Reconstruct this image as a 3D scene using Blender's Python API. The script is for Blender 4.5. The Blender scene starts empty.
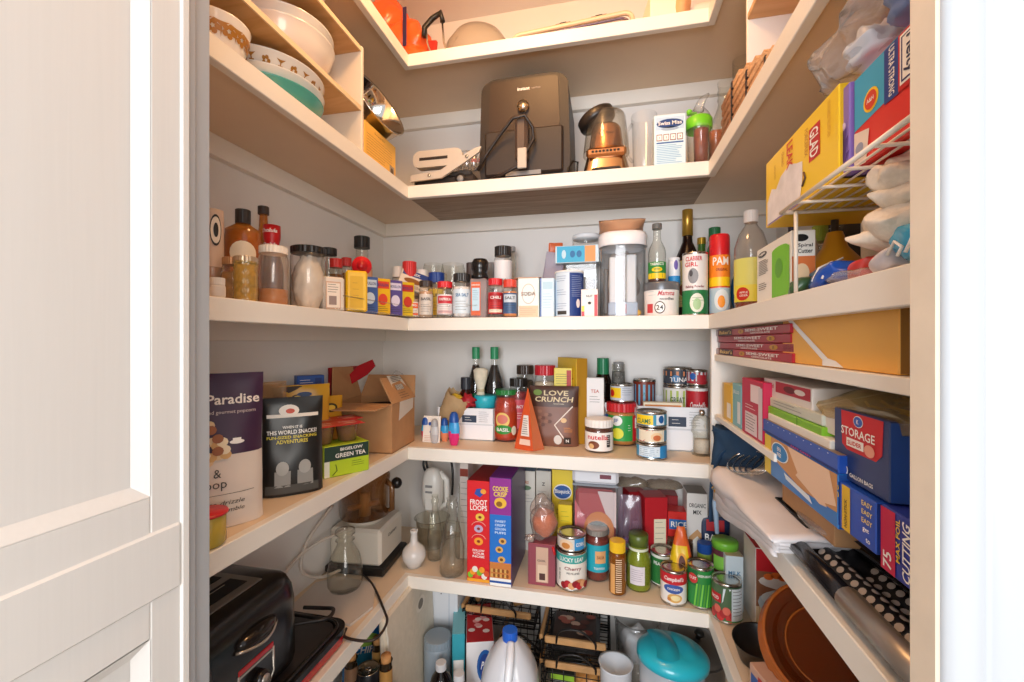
import bpy, math, random
from mathutils import Vector, Matrix, Euler, noise
C = bpy.context.scene.collection
PI = math.pi
rnd = random.Random(5)
# ---------------------------------------------------------------- camera model (1024 x 682)
F = 430.0; TH = math.radians(12.46)
def ray(px):
    u = (px-512)/F
    return u*math.cos(TH)-math.sin(TH), u*math.sin(TH)+math.cos(TH)
def ratio(px):
    a, b = ray(px); return a/b
def depth(px, Y): return Y/ray(px)[1]
def atY(px, py, Y):
    d = depth(px, Y); return Vector((ray(px)[0]*d, Y, (341-py)/F*d))
def atX(px, py, X):
    d = X/ray(px)[0]; return Vector((X, ray(px)[1]*d, (341-py)/F*d))
def atZ(px, py, Z):
    d = -Z*F/(py-341); return Vector((ray(px)[0]*d, ray(px)[1]*d, Z))
# ---------------------------------------------------------------- materials
def lin(c): return c/12.92 if c <= .04045 else ((c+.055)/1.055)**2.4
def rgb(h):
    h = h.lstrip('#'); return tuple(lin(int(h[i:i+2], 16)/255) for i in (0, 2, 4))+(1,)
_m = {}
def M(hx, rough=.5, metal=0, coat=0, sss=0, noise_=0, scale=20, bump=0, name=None):
    key = (hx, rough, metal, coat, noise_, scale, bump)
    if key in _m: return _m[key]
    m = bpy.data.materials.new(name or 'paint_'+hx.strip('#')); m.use_nodes = True
    nt = m.node_tree; b = nt.nodes['Principled BSDF']
    b.inputs['Base Color'].default_value = rgb(hx); b.inputs['Roughness'].default_value = rough
    b.inputs['Metallic'].default_value = metal; b.inputs['Coat Weight'].default_value = coat
    if noise_ or bump:
        tc = nt.nodes.new('ShaderNodeTexCoord'); n = nt.nodes.new('ShaderNodeTexNoise'); n.inputs['Scale'].default_value = scale
        n.inputs['Detail'].default_value = 4; nt.links.new(tc.outputs['Object'], n.inputs['Vector'])
        if noise_:
            r = nt.nodes.new('ShaderNodeValToRGB'); r.color_ramp.elements[0].position = .3; r.color_ramp.elements[1].position = .7
            c = rgb(hx); r.color_ramp.elements[0].color = tuple(x*(1-noise_) for x in c[:3])+(1,)
            r.color_ramp.elements[1].color = tuple(min(1, x*(1+noise_)) for x in c[:3])+(1,)
            nt.links.new(n.outputs['Fac'], r.inputs['Fac']); nt.links.new(r.outputs['Color'], b.inputs['Base Color'])
        if bump:
            bp = nt.nodes.new('ShaderNodeBump'); bp.inputs['Strength'].default_value = bump; bp.inputs['Distance'].default_value = .002
            nt.links.new(n.outputs['Fac'], bp.inputs['Height']); nt.links.new(bp.outputs['Normal'], b.inputs['Normal'])
    _m[key] = m; return m
def GL(hx='#ffffff', clear=.8, rough=.05, name='clear', body=None, amt=0):
    """thin transparent wall: tinted transparency + fresnel gloss (+ a little diffuse body)"""
    key = ('gl', hx, clear, rough, body, amt)
    if key in _m: return _m[key]
    m = bpy.data.materials.new(name); m.use_nodes = True; nt = m.node_tree; nt.nodes.clear()
    o = nt.nodes.new('ShaderNodeOutputMaterial'); t = nt.nodes.new('ShaderNodeBsdfTransparent'); c = rgb(hx)
    t.inputs['Color'].default_value = tuple(x**.6 for x in c[:3])+(1,)
    g = nt.nodes.new('ShaderNodeBsdfGlossy'); g.inputs['Roughness'].default_value = rough; g.inputs['Color'].default_value = (.95, .95, .95, 1)
    lw = nt.nodes.new('ShaderNodeLayerWeight'); lw.inputs['Blend'].default_value = .5
    pw = nt.nodes.new('ShaderNodeMath'); pw.operation = 'POWER'; pw.inputs[1].default_value = 3.5; nt.links.new(lw.outputs['Facing'], pw.inputs[0])
    ma = nt.nodes.new('ShaderNodeMath'); ma.operation = 'MULTIPLY_ADD'; ma.inputs[1].default_value = .6; ma.inputs[2].default_value = .05; nt.links.new(pw.outputs[0], ma.inputs[0])
    p2 = nt.nodes.new('ShaderNodeMath'); p2.operation = 'POWER'; p2.inputs[1].default_value = 3; nt.links.new(lw.outputs['Facing'], p2.inputs[0])
    tm = nt.nodes.new('ShaderNodeMix'); tm.data_type = 'RGBA'; tm.inputs['A'].default_value = t.inputs['Color'].default_value[:]; tm.inputs['B'].default_value = tuple(x*.42 for x in t.inputs['Color'].default_value[:3])+(1,)
    nt.links.new(p2.outputs[0], tm.inputs['Factor']); nt.links.new(tm.outputs['Result'], t.inputs['Color'])
    mx = nt.nodes.new('ShaderNodeMixShader')
    df = nt.nodes.new('ShaderNodeBsdfDiffuse'); df.inputs['Color'].default_value = rgb(body or hx)
    m2 = nt.nodes.new('ShaderNodeMixShader'); m2.inputs['Fac'].default_value = amt if amt else (1-clear)*.5
    nt.links.new(t.outputs[0], m2.inputs[1]); nt.links.new(df.outputs[0], m2.inputs[2])
    nt.links.new(ma.outputs[0], mx.inputs['Fac']); nt.links.new(m2.outputs[0], mx.inputs[1]); nt.links.new(g.outputs[0], mx.inputs[2])
    nt.links.new(mx.outputs[0], o.inputs['Surface']); _m[key] = m; return m
def grain(hx, hx2, scale=(2, 30, 30), rough=.5, name='wood', amt=1.0, bump=.15):
    m = bpy.data.materials.new(name); m.use_nodes = True; nt = m.node_tree; b = nt.nodes['Principled BSDF']
    tc = nt.nodes.new('ShaderNodeTexCoord'); mp = nt.nodes.new('ShaderNodeMapping'); mp.inputs['Scale'].default_value = scale
    n = nt.nodes.new('ShaderNodeTexNoise'); n.inputs['Scale'].default_value = 3; n.inputs['Detail'].default_value = 6; n.inputs['Distortion'].default_value = 1.2
    r = nt.nodes.new('ShaderNodeValToRGB'); r.color_ramp.elements[0].position = .35; r.color_ramp.elements[1].position = .65
    r.color_ramp.elements[0].color = rgb(hx); r.color_ramp.elements[1].color = rgb(hx2)
    nt.links.new(tc.outputs['Object'], mp.inputs['Vector']); nt.links.new(mp.outputs[0], n.inputs['Vector'])
    nt.links.new(n.outputs['Fac'], r.inputs['Fac']); nt.links.new(r.outputs['Color'], b.inputs['Base Color'])
    bp = nt.nodes.new('ShaderNodeBump'); bp.inputs['Strength'].default_value = bump; bp.inputs['Distance'].default_value = .001
    nt.links.new(n.outputs['Fac'], bp.inputs['Height']); nt.links.new(bp.outputs['Normal'], b.inputs['Normal'])
    b.inputs['Roughness'].default_value = rough; return m
# ---------------------------------------------------------------- glyphs
_g = {}
def glyphs(s, bold=True):
    if (s, bold) in _g: return _g[(s, bold)]
    cu = bpy.data.curves.new('tmp', 'FONT'); cu.body = s; cu.size = 1; cu.resolution_u = 2; cu.align_x = 'CENTER'
    if bold: cu.offset = .018
    ob = bpy.data.objects.new('tmp', cu); C.objects.link(ob)
    dg = bpy.context.evaluated_depsgraph_get(); me = bpy.data.meshes.new_from_object(ob.evaluated_get(dg))
    vs = [(v.co.x, v.co.y) for v in me.vertices]; fs = [tuple(p.vertices) for p in me.polygons]
    bpy.data.objects.remove(ob); bpy.data.curves.remove(cu); bpy.data.meshes.remove(me)
    if vs:
        x0 = min(v[0] for v in vs); x1 = max(v[0] for v in vs); y0 = min(v[1] for v in vs); y1 = max(v[1] for v in vs)
        cx = (x0+x1)/2; vs = [((x-cx), y-y0) for x, y in vs]; out = (vs, fs, x1-x0, y1-y0)
    else: out = ([], [], 1, 1)
    _g[(s, bold)] = out; return out
# ---------------------------------------------------------------- mesh builder
class MB:
    def __init__(s): s.v = []; s.f = []; s.fm = []; s.fs = []; s.mats = []; s.X = Matrix()
    def mi(s, m):
        if m not in s.mats: s.mats.append(m)
        return s.mats.index(m)
    def add(s, vs, fs, m, smooth=False):
        o = len(s.v); s.v += [tuple(s.X @ Vector(v)) for v in vs]; k = s.mi(m)
        for f in fs: s.f.append(tuple(i+o for i in f)); s.fm.append(k); s.fs.append(smooth)
    def box(s, x0, x1, y0, y1, z0, z1, m, b=0):
        if b <= 0:
            vs = [(x, y, z) for z in (z0, z1) for y in (y0, y1) for x in (x0, x1)]
            s.add(vs, [(0, 2, 3, 1), (4, 5, 7, 6), (0, 1, 5, 4), (2, 6, 7, 3), (0, 4, 6, 2), (1, 3, 7, 5)], m); return
        b = min(b, (x1-x0)/2.01, (y1-y0)/2.01, (z1-z0)/2.01)
        vs = []; idx = {}
        for i, x in enumerate((x0, x1)):
            for j, y in enumerate((y0, y1)):
                for k, z in enumerate((z0, z1)):
                    sx, sy, sz = (1, -1)[i], (1, -1)[j], (1, -1)[k]
                    for a, p in enumerate(((x, y+sy*b, z+sz*b), (x+sx*b, y, z+sz*b), (x+sx*b, y+sy*b, z))):
                        idx[(i, j, k, a)] = len(vs); vs.append(p)
        fs = []; q = lambda *k: idx[k]
        for i in (0, 1):
            f = [q(i, 0, 0, 0), q(i, 0, 1, 0), q(i, 1, 1, 0), q(i, 1, 0, 0)]; fs.append(f if i == 0 else f[::-1])
            f = [q(0, i, 0, 1), q(1, i, 0, 1), q(1, i, 1, 1), q(0, i, 1, 1)]; fs.append(f if i == 0 else f[::-1])
            f = [q(0, 0, i, 2), q(0, 1, i, 2), q(1, 1, i, 2), q(1, 0, i, 2)]; fs.append(f if i == 0 else f[::-1])
        for i in (0, 1):
            for j in (0, 1):
                fs.append([q(i, j, 0, 0), q(i, j, 1, 0), q(i, j, 1, 1), q(i, j, 0, 1)])
                fs.append([q(i, 0, j, 0), q(i, 1, j, 0), q(i, 1, j, 2), q(i, 0, j, 2)])
                fs.append([q(0, i, j, 1), q(1, i, j, 1), q(1, i, j, 2), q(0, i, j, 2)])
                for k in (0, 1): fs.append([q(i, j, k, 0), q(i, j, k, 1), q(i, j, k, 2)])
        s.add(vs, [tuple(f) for f in fs], m)
    def lathe(s, prof, m, seg=28, smooth=True, c=(0, 0, 0), sx=1, sy=1, a0=0, a1=360):
        full = abs(a1-a0-360) < .01; n = seg if full else seg+1
        vs = []; fs = []
        for r, z in prof:
            for i in range(n):
                a = math.radians(a0+(a1-a0)*i/seg)-PI/2
                vs.append((c[0]+r*sx*math.cos(a), c[1]+r*sy*math.sin(a), c[2]+z))
        for j in range(len(prof)-1):
            for i in range(seg):
                i2 = (i+1) % n if full else i+1
                a, b, cc, d = j*n+i, j*n+i2, (j+1)*n+i2, (j+1)*n+i
                if prof[j][0] < 1e-6: fs.append((a, cc, d))
                elif prof[j+1][0] < 1e-6: fs.append((a, b, d))
                else: fs.append((a, b, cc, d))
        s.add(vs, fs, m, smooth)
    def prism(s, poly, y0, y1, m, plane='xz', smooth=False):
        n = len(poly)
        if plane == 'xz': f = lambda p, t: (p[0], t, p[1])
        elif plane == 'xy': f = lambda p, t: (p[0], p[1], t)
        else: f = lambda p, t: (t, p[0], p[1])
        vs = [f(p, y0) for p in poly]+[f(p, y1) for p in poly]
        s.add(vs, [tuple(range(n-1, -1, -1)), tuple(range(n, 2*n))], m)
        s.add(vs, [(i, (i+1) % n, (i+1) % n+n, i+n) for i in range(n)], m, smooth)
    def tube(s, pts, r, m, seg=8, closed=False, smooth=True):
        P = [Vector(p) for p in pts]; n = len(P); rs = r if isinstance(r, (list, tuple)) else [r]*n
        vs = []; fs = []; up = None
        for i in range(n):
            a = P[(i-1) % n] if (closed or i > 0) else P[0]; b = P[(i+1) % n] if (closed or i < n-1) else P[-1]
            t = (b-a).normalized()
            if up is None: up = Vector((0, 0, 1)) if abs(t.z) < .9 else Vector((1, 0, 0))
            x = t.cross(up)
            if x.length < 1e-5: x = t.orthogonal()
            x.normalize(); up = x.cross(t).normalized()
            for k in range(seg):
                q = 2*PI*k/seg; vs.append(tuple(P[i]+x*(rs[i]*math.cos(q))+up*(rs[i]*math.sin(q))))
        for i in range(n if closed else n-1):
            j = (i+1) % n
            for k in range(seg): k2 = (k+1) % seg; fs.append((i*seg+k, i*seg+k2, j*seg+k2, j*seg+k))
        if not closed: fs.append(tuple(range(seg-1, -1, -1))); fs.append(tuple(range((n-1)*seg, n*seg)))
        s.add(vs, fs, m, smooth)
    def grid(s, fn, nu, nv, m, smooth=True, wrap=False, mf=None):
        n = nu if wrap else nu+1
        vs = [fn(i/nu, j/nv) for j in range(nv+1) for i in range(n)]
        if mf is None:
            s.add(vs, [(j*n+i, j*n+(i+1) % n, (j+1)*n+(i+1) % n, (j+1)*n+i) for j in range(nv) for i in range(nu)], m, smooth)
        else:
            ms = {}
            for j in range(nv):
                for i in range(nu):
                    ms.setdefault(mf((i+.5)/nu, (j+.5)/nv), []).append((j*n+i, j*n+(i+1) % n, (j+1)*n+(i+1) % n, (j+1)*n+i))
            o = len(s.v); s.v += [tuple(s.X @ Vector(v)) for v in vs]
            for mm, fl in ms.items():
                k = s.mi(mm)
                for f in fl: s.f.append(tuple(q+o for q in f)); s.fm.append(k); s.fs.append(smooth)
    def ball(s, c, rx, ry, rz, m, nu=20, nv=12, p=1.0, jit=0):
        def fn(u, v):
            a = 2*PI*u; b = PI*(v-.5)
            f = lambda t: math.copysign(abs(t)**p, t)
            x, y, z = f(math.cos(b))*f(math.cos(a)), f(math.cos(b))*f(math.sin(a)), f(math.sin(b))
            q = 1+jit*noise.noise(Vector((x*2+c[0]*9, y*2, z*2+c[2]*9)))
            return (c[0]+rx*x*q, c[1]+ry*y*q, c[2]+rz*z*q)
        s.grid(fn, nu, nv, m, wrap=True)
    # decals: mp(u, v, off) -> xyz
    def drect(s, mp, u0, v0, u1, v1, m, off=.0004, n=6, nv=1):
        s.grid(lambda a, b: mp(u0+(u1-u0)*a, v0+(v1-v0)*b, off), n, nv, m, smooth=True)
    def dell(s, mp, cu, cv, ru, rv, m, off=.0006, n=18):
        vs = [mp(cu, cv, off)]; fs = []
        for k, q in enumerate((.5, 1)):
            for i in range(n): a = 2*PI*i/n; vs.append(mp(cu+ru*q*math.cos(a), cv+rv*q*math.sin(a), off))
        for i in range(n): j = (i+1) % n; fs += [(0, 1+i, 1+j), (1+i, 1+n+i, 1+n+j, 1+j)]
        s.add(vs, fs, m, True)
    def dpoly(s, mp, pts, m, off=.0006):
        s.add([mp(u, v, off) for u, v in pts], [tuple(range(len(pts)))], m)
    def dtri(s, mp, pts, m, off=.0006):   # quad strip polygon, fan from first
        s.add([mp(u, v, off) for u, v in pts], [(0, i, i+1) for i in range(1, len(pts)-1)], m)
    def text(s, t, mp, cu, cv, h, m, w=None, rot=0, off=.0009, bold=True, shear=0):
        vs, fs, gw, gh = glyphs(t, bold); k = h/gh; kx = k if w is None else w/gw
        ca, sa = math.cos(math.radians(rot)), math.sin(math.radians(rot)); out = []
        for x, y in vs:
            a = x*kx+shear*y*k; b = y*k-h/2; out.append(mp(cu+a*ca-b*sa, cv+a*sa+b*ca, off))
        s.add(out, fs, m)
    def lines(s, mp, u0, u1, v1, n, dv, m, th=.0009, off=.0007, seed=1, seg=3):
        r = random.Random(seed)
        for i in range(n):
            e = u0+(u1-u0)*r.uniform(.7, 1); s.drect(mp, u0, v1-i*dv-th, e, v1-i*dv, m, off, seg)
    def mesh(s, name):
        me = bpy.data.meshes.new(name); me.from_pydata(s.v, [], s.f)
        for m in s.mats: me.materials.append(m)
        me.polygons.foreach_set('material_index', s.fm); me.polygons.foreach_set('use_smooth', s.fs); me.update(); return me
def front(d): return lambda u, v, o=0: (u, -d/2-o, v)
def rightf(w): return lambda u, v, o=0: (w/2+o, u, v)
def leftf(w): return lambda u, v, o=0: (-w/2-o, -u, v)
def topf(h): return lambda u, v, o=0: (u, v, h+o)
def cyl(r, cx=0, cy=0): return lambda u, v, o=0: (cx+(r+o)*math.sin(u/r), cy-(r+o)*math.cos(u/r), v)
class Thing:
    def __init__(s, name, label, cat, group=None, kind=None):
        s.n = name; s.label = label; s.cat = cat; s.g = group; s.kind = kind; s.P = []; s.root = None; s.auto = False
    def part(s, name, parent=None, label=None):
        mb = MB(); s.P.append([name, mb, parent, label, None]); return mb
    def _tag(s, o):
        if s.kind != 'structure': o['label'] = s.label; o['category'] = s.cat
        if s.g: o['group'] = s.g
        if s.kind: o['kind'] = s.kind
    def put(s, loc, rz=None, rx=0, ry=0, sc=None, solid=0):
        loc = Vector(loc)
        if rz is None: rz = math.degrees(math.atan2(-loc.x, loc.y)) if s.auto else 0
        rot = Euler((math.radians(rx), math.radians(ry), math.radians(rz)), 'XYZ')
        P = [p for p in s.P if p[1].f]
        if len(P) == 1:
            o = bpy.data.objects.new(s.n, P[0][1].mesh(s.n)); C.objects.link(o); s._tag(o); P[0][4] = o
        else:
            o = bpy.data.objects.new(s.n, None); o.empty_display_size = .02; C.objects.link(o); s._tag(o)
            for p in P:
                q = bpy.data.objects.new(p[0], p[1].mesh(p[0])); C.objects.link(q); p[4] = q
                if p[3]: q['label'] = p[3]
            for p in P:
                par = o
                if p[2] is not None:
                    for z in P:
                        if z[1] is p[2]: par = z[4]
                p[4].parent = par
        o.location = loc; o.rotation_euler = rot
        if sc: o.scale = sc
        s.root = o
        if solid:
            for p in P:
                md = p[4].modifiers.new('thick', 'SOLIDIFY'); md.thickness = solid; md.offset = 0
        return o
def copy_thing(src, loc, rz=0, label=None, rx=0, ry=0):
    r = src.copy(); C.objects.link(r); r.location = Vector(loc); r.rotation_euler = Euler((math.radians(rx), math.radians(ry), math.radians(rz)))
    if label: r['label'] = label
    for ch in list(src.children):
        c = ch.copy(); C.objects.link(c); c.parent = r
        for g in list(ch.children):
            d = g.copy(); C.objects.link(d); d.parent = c
    return r
def struct(name, mb, parent=None):
    o = bpy.data.objects.new(name, mb.mesh(name)); C.objects.link(o); o['kind'] = 'structure'
    if parent: o.parent = parent
    return o
# fitting helpers: pixel extents -> position and size at a chosen distance into the pantry
def fit(x0, x1, yt, zb, Y):
    xm = (x0+x1)/2; d = depth(xm, Y); u = (xm-512)/F
    return Vector((ratio(xm)*Y, Y, zb)), (x1-x0)*d/F/math.sqrt(1+u*u)/2, (341-yt)/F*d-zb
def fitb(x0, x1, yt, yb, zb):
    xm = (x0+x1)/2; d = -zb*F/(yb-341); u = (xm-512)/F; r = (x1-x0)*d/F/math.sqrt(1+u*u)/2
    Y = d*ray(xm)[1]+r*.9; return fit(x0, x1, yt, zb, Y)
def fitbox(x0, x1, yt, zb, Y):
    a, b = ratio(x0)*Y, ratio(x1)*Y; d = depth((x0+x1)/2, Y)
    return Vector(((a+b)/2, Y, zb)), b-a, (341-yt)/F*d-zb
# ================================================================ room
XL, XR, YB, ZC, ZF = -.761, .474, 1.367, 1.073, -1.37
EL, ER, EY = -.528, .2326, 1.08
ZA, ZB, ZCs, ZD, ZE, ZG = .7795, .4212, .0610, -.2895, -.6390, -.990
paint = M('#ECE7DE', .45, bump=.05, scale=60)
wallm = M('#E6E3DF', .6, bump=.04, scale=90)
doorm = grain('#DEDAD5', '#E0DCD7', (60, 60, 1.5), .4, 'door_paint', bump=.05)
casem = M('#B2B5B9', .3)
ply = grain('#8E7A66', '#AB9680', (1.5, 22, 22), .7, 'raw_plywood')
def slab(name, *a, m=wallm):
    b = MB(); b.box(*a, m); return struct(name, b)
slab('wall_back', XL-.06, XR+.06, YB, YB+.06, ZF, ZC)
slab('wall_left', XL-.06, XL, .30, YB, ZF, ZC)
slab('wall_right', XR, XR+.06, .30, YB, ZF, ZC)
slab('ceiling', XL-.06, XR+.06, .30, YB+.06, ZC, ZC+.06)
slab('floor', -3, 3, -3, YB+.1, ZF-.05, ZF, m=grain('#7b6a58', '#93816c', (1, 14, 14), .5, 'floor_boards'))
# front wall left and right of the doorway and above it
slab('wall_front_left', -2.0, -.425, .335, .37, ZF, ZC)
slab('wall_front_right', .225, 2.0, .3285, .345, ZF, ZC)
slab('wall_front_top', -.425, .225, .335, .37, .80, ZC)
b = MB(); jl = ratio(211)*.37
b.box(-.425, jl, .345, .37, ZF, .80, casem, .002)
b.box(-.425, ratio(192)*.34, .333, .345, ZF, .80, casem, .002)
struct('trim_1', b)
b = MB(); jx = ratio(937)*.32
b.box(jx, .225, .32, ratio(937)*.32/ratio(908.5), ZF, .80, M('#E3D3BE', .5, noise_=.04, scale=30), .0015)
struct('trim_2', b)
b = MB()
x0 = jx+.0015
prof = [(x0, .3285), (x0, .3195), (x0+.002, .317), (x0+.006, .3150), (x0+.012, .3142), (x0+.018, .3152), (x0+.022, .3180), (x0+.0235, .3195), (x0+.026, .3180), (x0+.031, .315), (x0+.05, .314), (x0+.075, .314), (x0+.075, .3285)]
b.prism(prof, ZF, .84, casem, 'xy', True); struct('trim_3', b)
# door leaf standing open along the left, hinged on the left jamb
t = MB(); xd = ratio(190)*.33; dz0, dz1 = ZF+.01, .80
t.box(xd-.035, xd-.009, -.30, .33, dz0, dz1, doorm)
yp = .2954; za, zb_ = -.1346, -.258
t.box(xd-.009, xd-.002, yp, .33, dz0, dz1, doorm, .0015); t.box(xd-.009, xd-.002, -.30, -.19, dz0, dz1, doorm, .0015)
t.box(xd-.009, xd-.002, -.19, yp, zb_, za, doorm, .001)
t.box(xd-.009, xd, -.30, .3225, -.2265, -.166, doorm, .0025)
t.box(xd-.009, xd, .322, .3305, dz0, dz1, doorm, .0015)
for z0, z1 in ((za, dz1-.1), (dz0+.16, zb_)):
    i = .011; y0, y1 = -.19, yp
    vs = [(xd-.002, y0, z0), (xd-.002, y1, z0), (xd-.002, y1, z1), (xd-.002, y0, z1),
          (xd-.0088, y0+i, z0+i), (xd-.0088, y1-i, z0+i), (xd-.0088, y1-i, z1-i), (xd-.0088, y0+i, z1-i)]
    t.add(vs, [(0, 1, 5, 4), (1, 2, 6, 5), (2, 3, 7, 6), (3, 0, 4, 7)], doorm)
struct('door_1', t)
# ---------------------------------------------------------------- fixed shelves
NT, BT, NH = .016, .019, .033
boardm = M('#E3CDB2', .5, noise_=.03, scale=7, bump=.05)
def shelf(zt, label, edge_l='#E9E2D6', under=None, yend=.385, dip=0):
    t = Thing('pantry_shelf', label, 'shelf', 'fixed shelves round three walls')
    for nm, a in (('board', (EL-NT, ER+NT, EY+NT, YB)), ('board', (XL, EL-NT, yend, YB)), ('board', (ER+NT, XR, yend, YB))):
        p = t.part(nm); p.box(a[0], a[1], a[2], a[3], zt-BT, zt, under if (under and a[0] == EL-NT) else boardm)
    p = t.part('edge_strip'); p.box(EL, ER, EY, EY+NT, zt-NH, zt+.0005, paint, .0012)
    p = t.part('edge_strip'); p.box(EL-NT, EL, yend, EY+NT, zt-NH, zt+.0005, paint, .0012)
    p = t.part('edge_strip'); p.box(ER, ER+NT, yend, EY+NT, zt-NH, zt+.0005, paint, .0012)
    ch = .042
    p = t.part('wall_cleat'); p.box(XL+.018, XR-.018, YB-.018, YB, zt-BT-ch, zt-BT, paint, .001)
    p = t.part('wall_cleat'); p.box(XL, XL+.018, yend, YB, zt-BT-ch, zt-BT, paint, .001)
    p = t.part('wall_cleat'); p.box(XR-.018, XR, yend, YB, zt-BT-ch, zt-BT, paint, .001)
    t.put((0, 0, 0)); return t
shelf(ZA, 'topmost painted wooden shelf under the ceiling, holding orange bag and glass bowl')
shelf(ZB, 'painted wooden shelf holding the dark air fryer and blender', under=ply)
shelf(ZCs, 'painted wooden shelf at eye height crowded with spice jars and cooking oils')
shelf(ZD, 'painted wooden shelf holding the open cardboard carton, sauces and stacked tins')
shelf(ZE, 'painted wooden shelf holding cereal boxes, canned goods and the toaster')
shelf(ZG, 'lowest painted wooden shelf carrying the milk jug and wire basket')
# small shelves in the right-hand bay
divm = M('#EAE7E2', .5)
t = Thing('shelf_divider', 'white upright board at the far end of the right-hand small shelves', 'board')
p = t.part('board'); p.box(ER+.006, XR, 1.083, 1.097, ZD, ZCs-NH, divm); t.put((0, 0, 0))
for z0, z1, lab in ((-.046, -.031, 'thin painted shelf at right under red chocolate boxes and golden carton'),
                    (-.182, -.170, 'thin painted shelf at right under pink box and bag of noodles')):
    t = Thing('bay_shelf', lab, 'shelf', 'thin shelves in the right-hand bay')
    p = t.part('board'); p.box(ER+.012, XR, .385 if z0 > -.1 else .715, 1.083, z0, z1, paint, .001); t.put((0, 0, 0))
# ================================================================ makers
W_ = M('#F6F3EE', .4); K_ = M('#151413', .4); RED = M('#C8161D', .4); SIL = M('#C9C7C2', .25, 1); YEL = M('#F6CE1F', .4)
GRN = M('#1F8A3B', .4); BLU = M('#1C4FA8', .4); GRY = M('#8b8b8b', .5); TXT = M('#3a3836', .6); PINK = M('#E33A72', .4)
GLASS = GL('#FAFCFA', .95, .04, 'clear_glass'); PLAS = GL('#FAFBFB', .9, .12, 'clear_plastic', amt=.035); BAG = GL('#FAFAFA', .85, .2, 'clear_film', amt=.16)
def px_(x0, x1, Y): return (ratio(x1)-ratio(x0))*Y
def fitX(x0, x1, yt, zb, X):
    xm = (x0+x1)/2; d = X/ray(xm)[0]; u = (xm-512)/F
    return Vector((X, ray(xm)[1]*d, zb)), (x1-x0)*d/F/math.sqrt(1+u*u)/2, (341-yt)/F*d-zb
def faceX(a, b, X, pxh, yt, zb):
    """box face lying in the plane X=const, seen from column a to b; height read at column pxh"""
    ya, yb = X/ratio(a), X/ratio(b); d = X/ray(pxh)[0]
    return (ya+yb)/2, abs(yb-ya), (341-yt)/F*d-zb
def can(label, r, h, deco=None, col=W_, name='tin_can', cat='can', group=None, bare=False):
    t = Thing(name, label, cat, group); t.auto = True; b = t.part('body')
    pr = [(0, .001), (r*.9, .001), (r*.95, 0), (r, .002), (r, .004), (r*.975, .006), (r*.975, h-.006), (r, h-.004), (r, h-.0012), (r*.965, h), (r*.94, h-.003), (r*.88, h-.0035), (r*.86, h-.0028), (r*.5, h-.003), (0, h-.003)]
    b.lathe(pr, SIL, 32)
    if not bare:
        l = t.part('label'); rl = r*.98; l.lathe([(rl, .006), (rl, h-.006)], col, 32)
        if deco: deco(l, cyl(rl), r, h)
    return t
def ridged(mb, r, z0, z1, m, n=30, amp=.03):
    f = lambda a: r*(1+amp*(1 if int(a*n*2) % 2 else -1)*.5)
    vs = []; N = n*2
    for z in (z0, z1-.001):
        for i in range(N): q = 2*PI*i/N; rr = f(i/N+.001); vs.append((rr*math.cos(q), rr*math.sin(q), z))
    for i in range(N): q = 2*PI*i/N; vs.append((r*.94*math.cos(q), r*.94*math.sin(q), z1))
    fs = [(k*N+i, k*N+(i+1) % N, (k+1)*N+(i+1) % N, (k+1)*N+i) for k in (0, 1) for i in range(N)]+[tuple(range(2*N, 3*N)), tuple(range(N-1, -1, -1))]
    mb.add(vs, fs, m)
def bands(mb, r, bs):
    for z0, z1, m in bs: mb.lathe([(r, z0), (r, z1)], m, 32)
def jar(label, r, h, lid, lidh, glass=GLASS, fill=None, ff=.8, deco=None, lab=None, name='jar', cat='jar', group=None, lr=.92, sh=.12, lidlabel=None, rough_lid=True, liddeco=None):
    """glass or plastic jar: wall, contents, screw lid, optional paper label (z0,z1,material)"""
    t = Thing(name, label, cat, group); t.auto = True; b = t.part('body'); zs = h-lidh
    pr = [(0, .001), (r*.85, 0), (r, .004), (r, zs-h*sh), (r*.97, zs-h*sh*.6), (r*lr*.95, zs-h*sh*.15), (r*lr*.93, zs), (r*lr*.93, h-.002)]
    b.lathe(pr, glass, 28)
    if fill:
        c = t.part('contents'); top = min(zs*ff, zs-h*sh*.2); k = .965
        q = [(0, .003), (r*.83, .003), (r*k, .006)]+([(r*k, top)] if top <= zs-h*sh else [(r*k, zs-h*sh), (r*lr*.9, top)])+[(0, top+.0005)]
        c.lathe(q, fill, 26)
    l = t.part('lid', label=lidlabel)
    if rough_lid: ridged(l, r*lr, zs, h, lid, 26)
    else: l.lathe([(0, zs), (r*lr, zs), (r*lr, h-.002), (r*lr*.95, h), (0, h)], lid, 28)
    if liddeco: liddeco(l, h)
    if lab:
        p = t.part('label'); p.lathe([(r*1.012, lab[0]), (r*1.012, lab[1])], lab[2], 30)
        if deco: deco(p, cyl(r*1.014), r, h)
    return t
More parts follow.
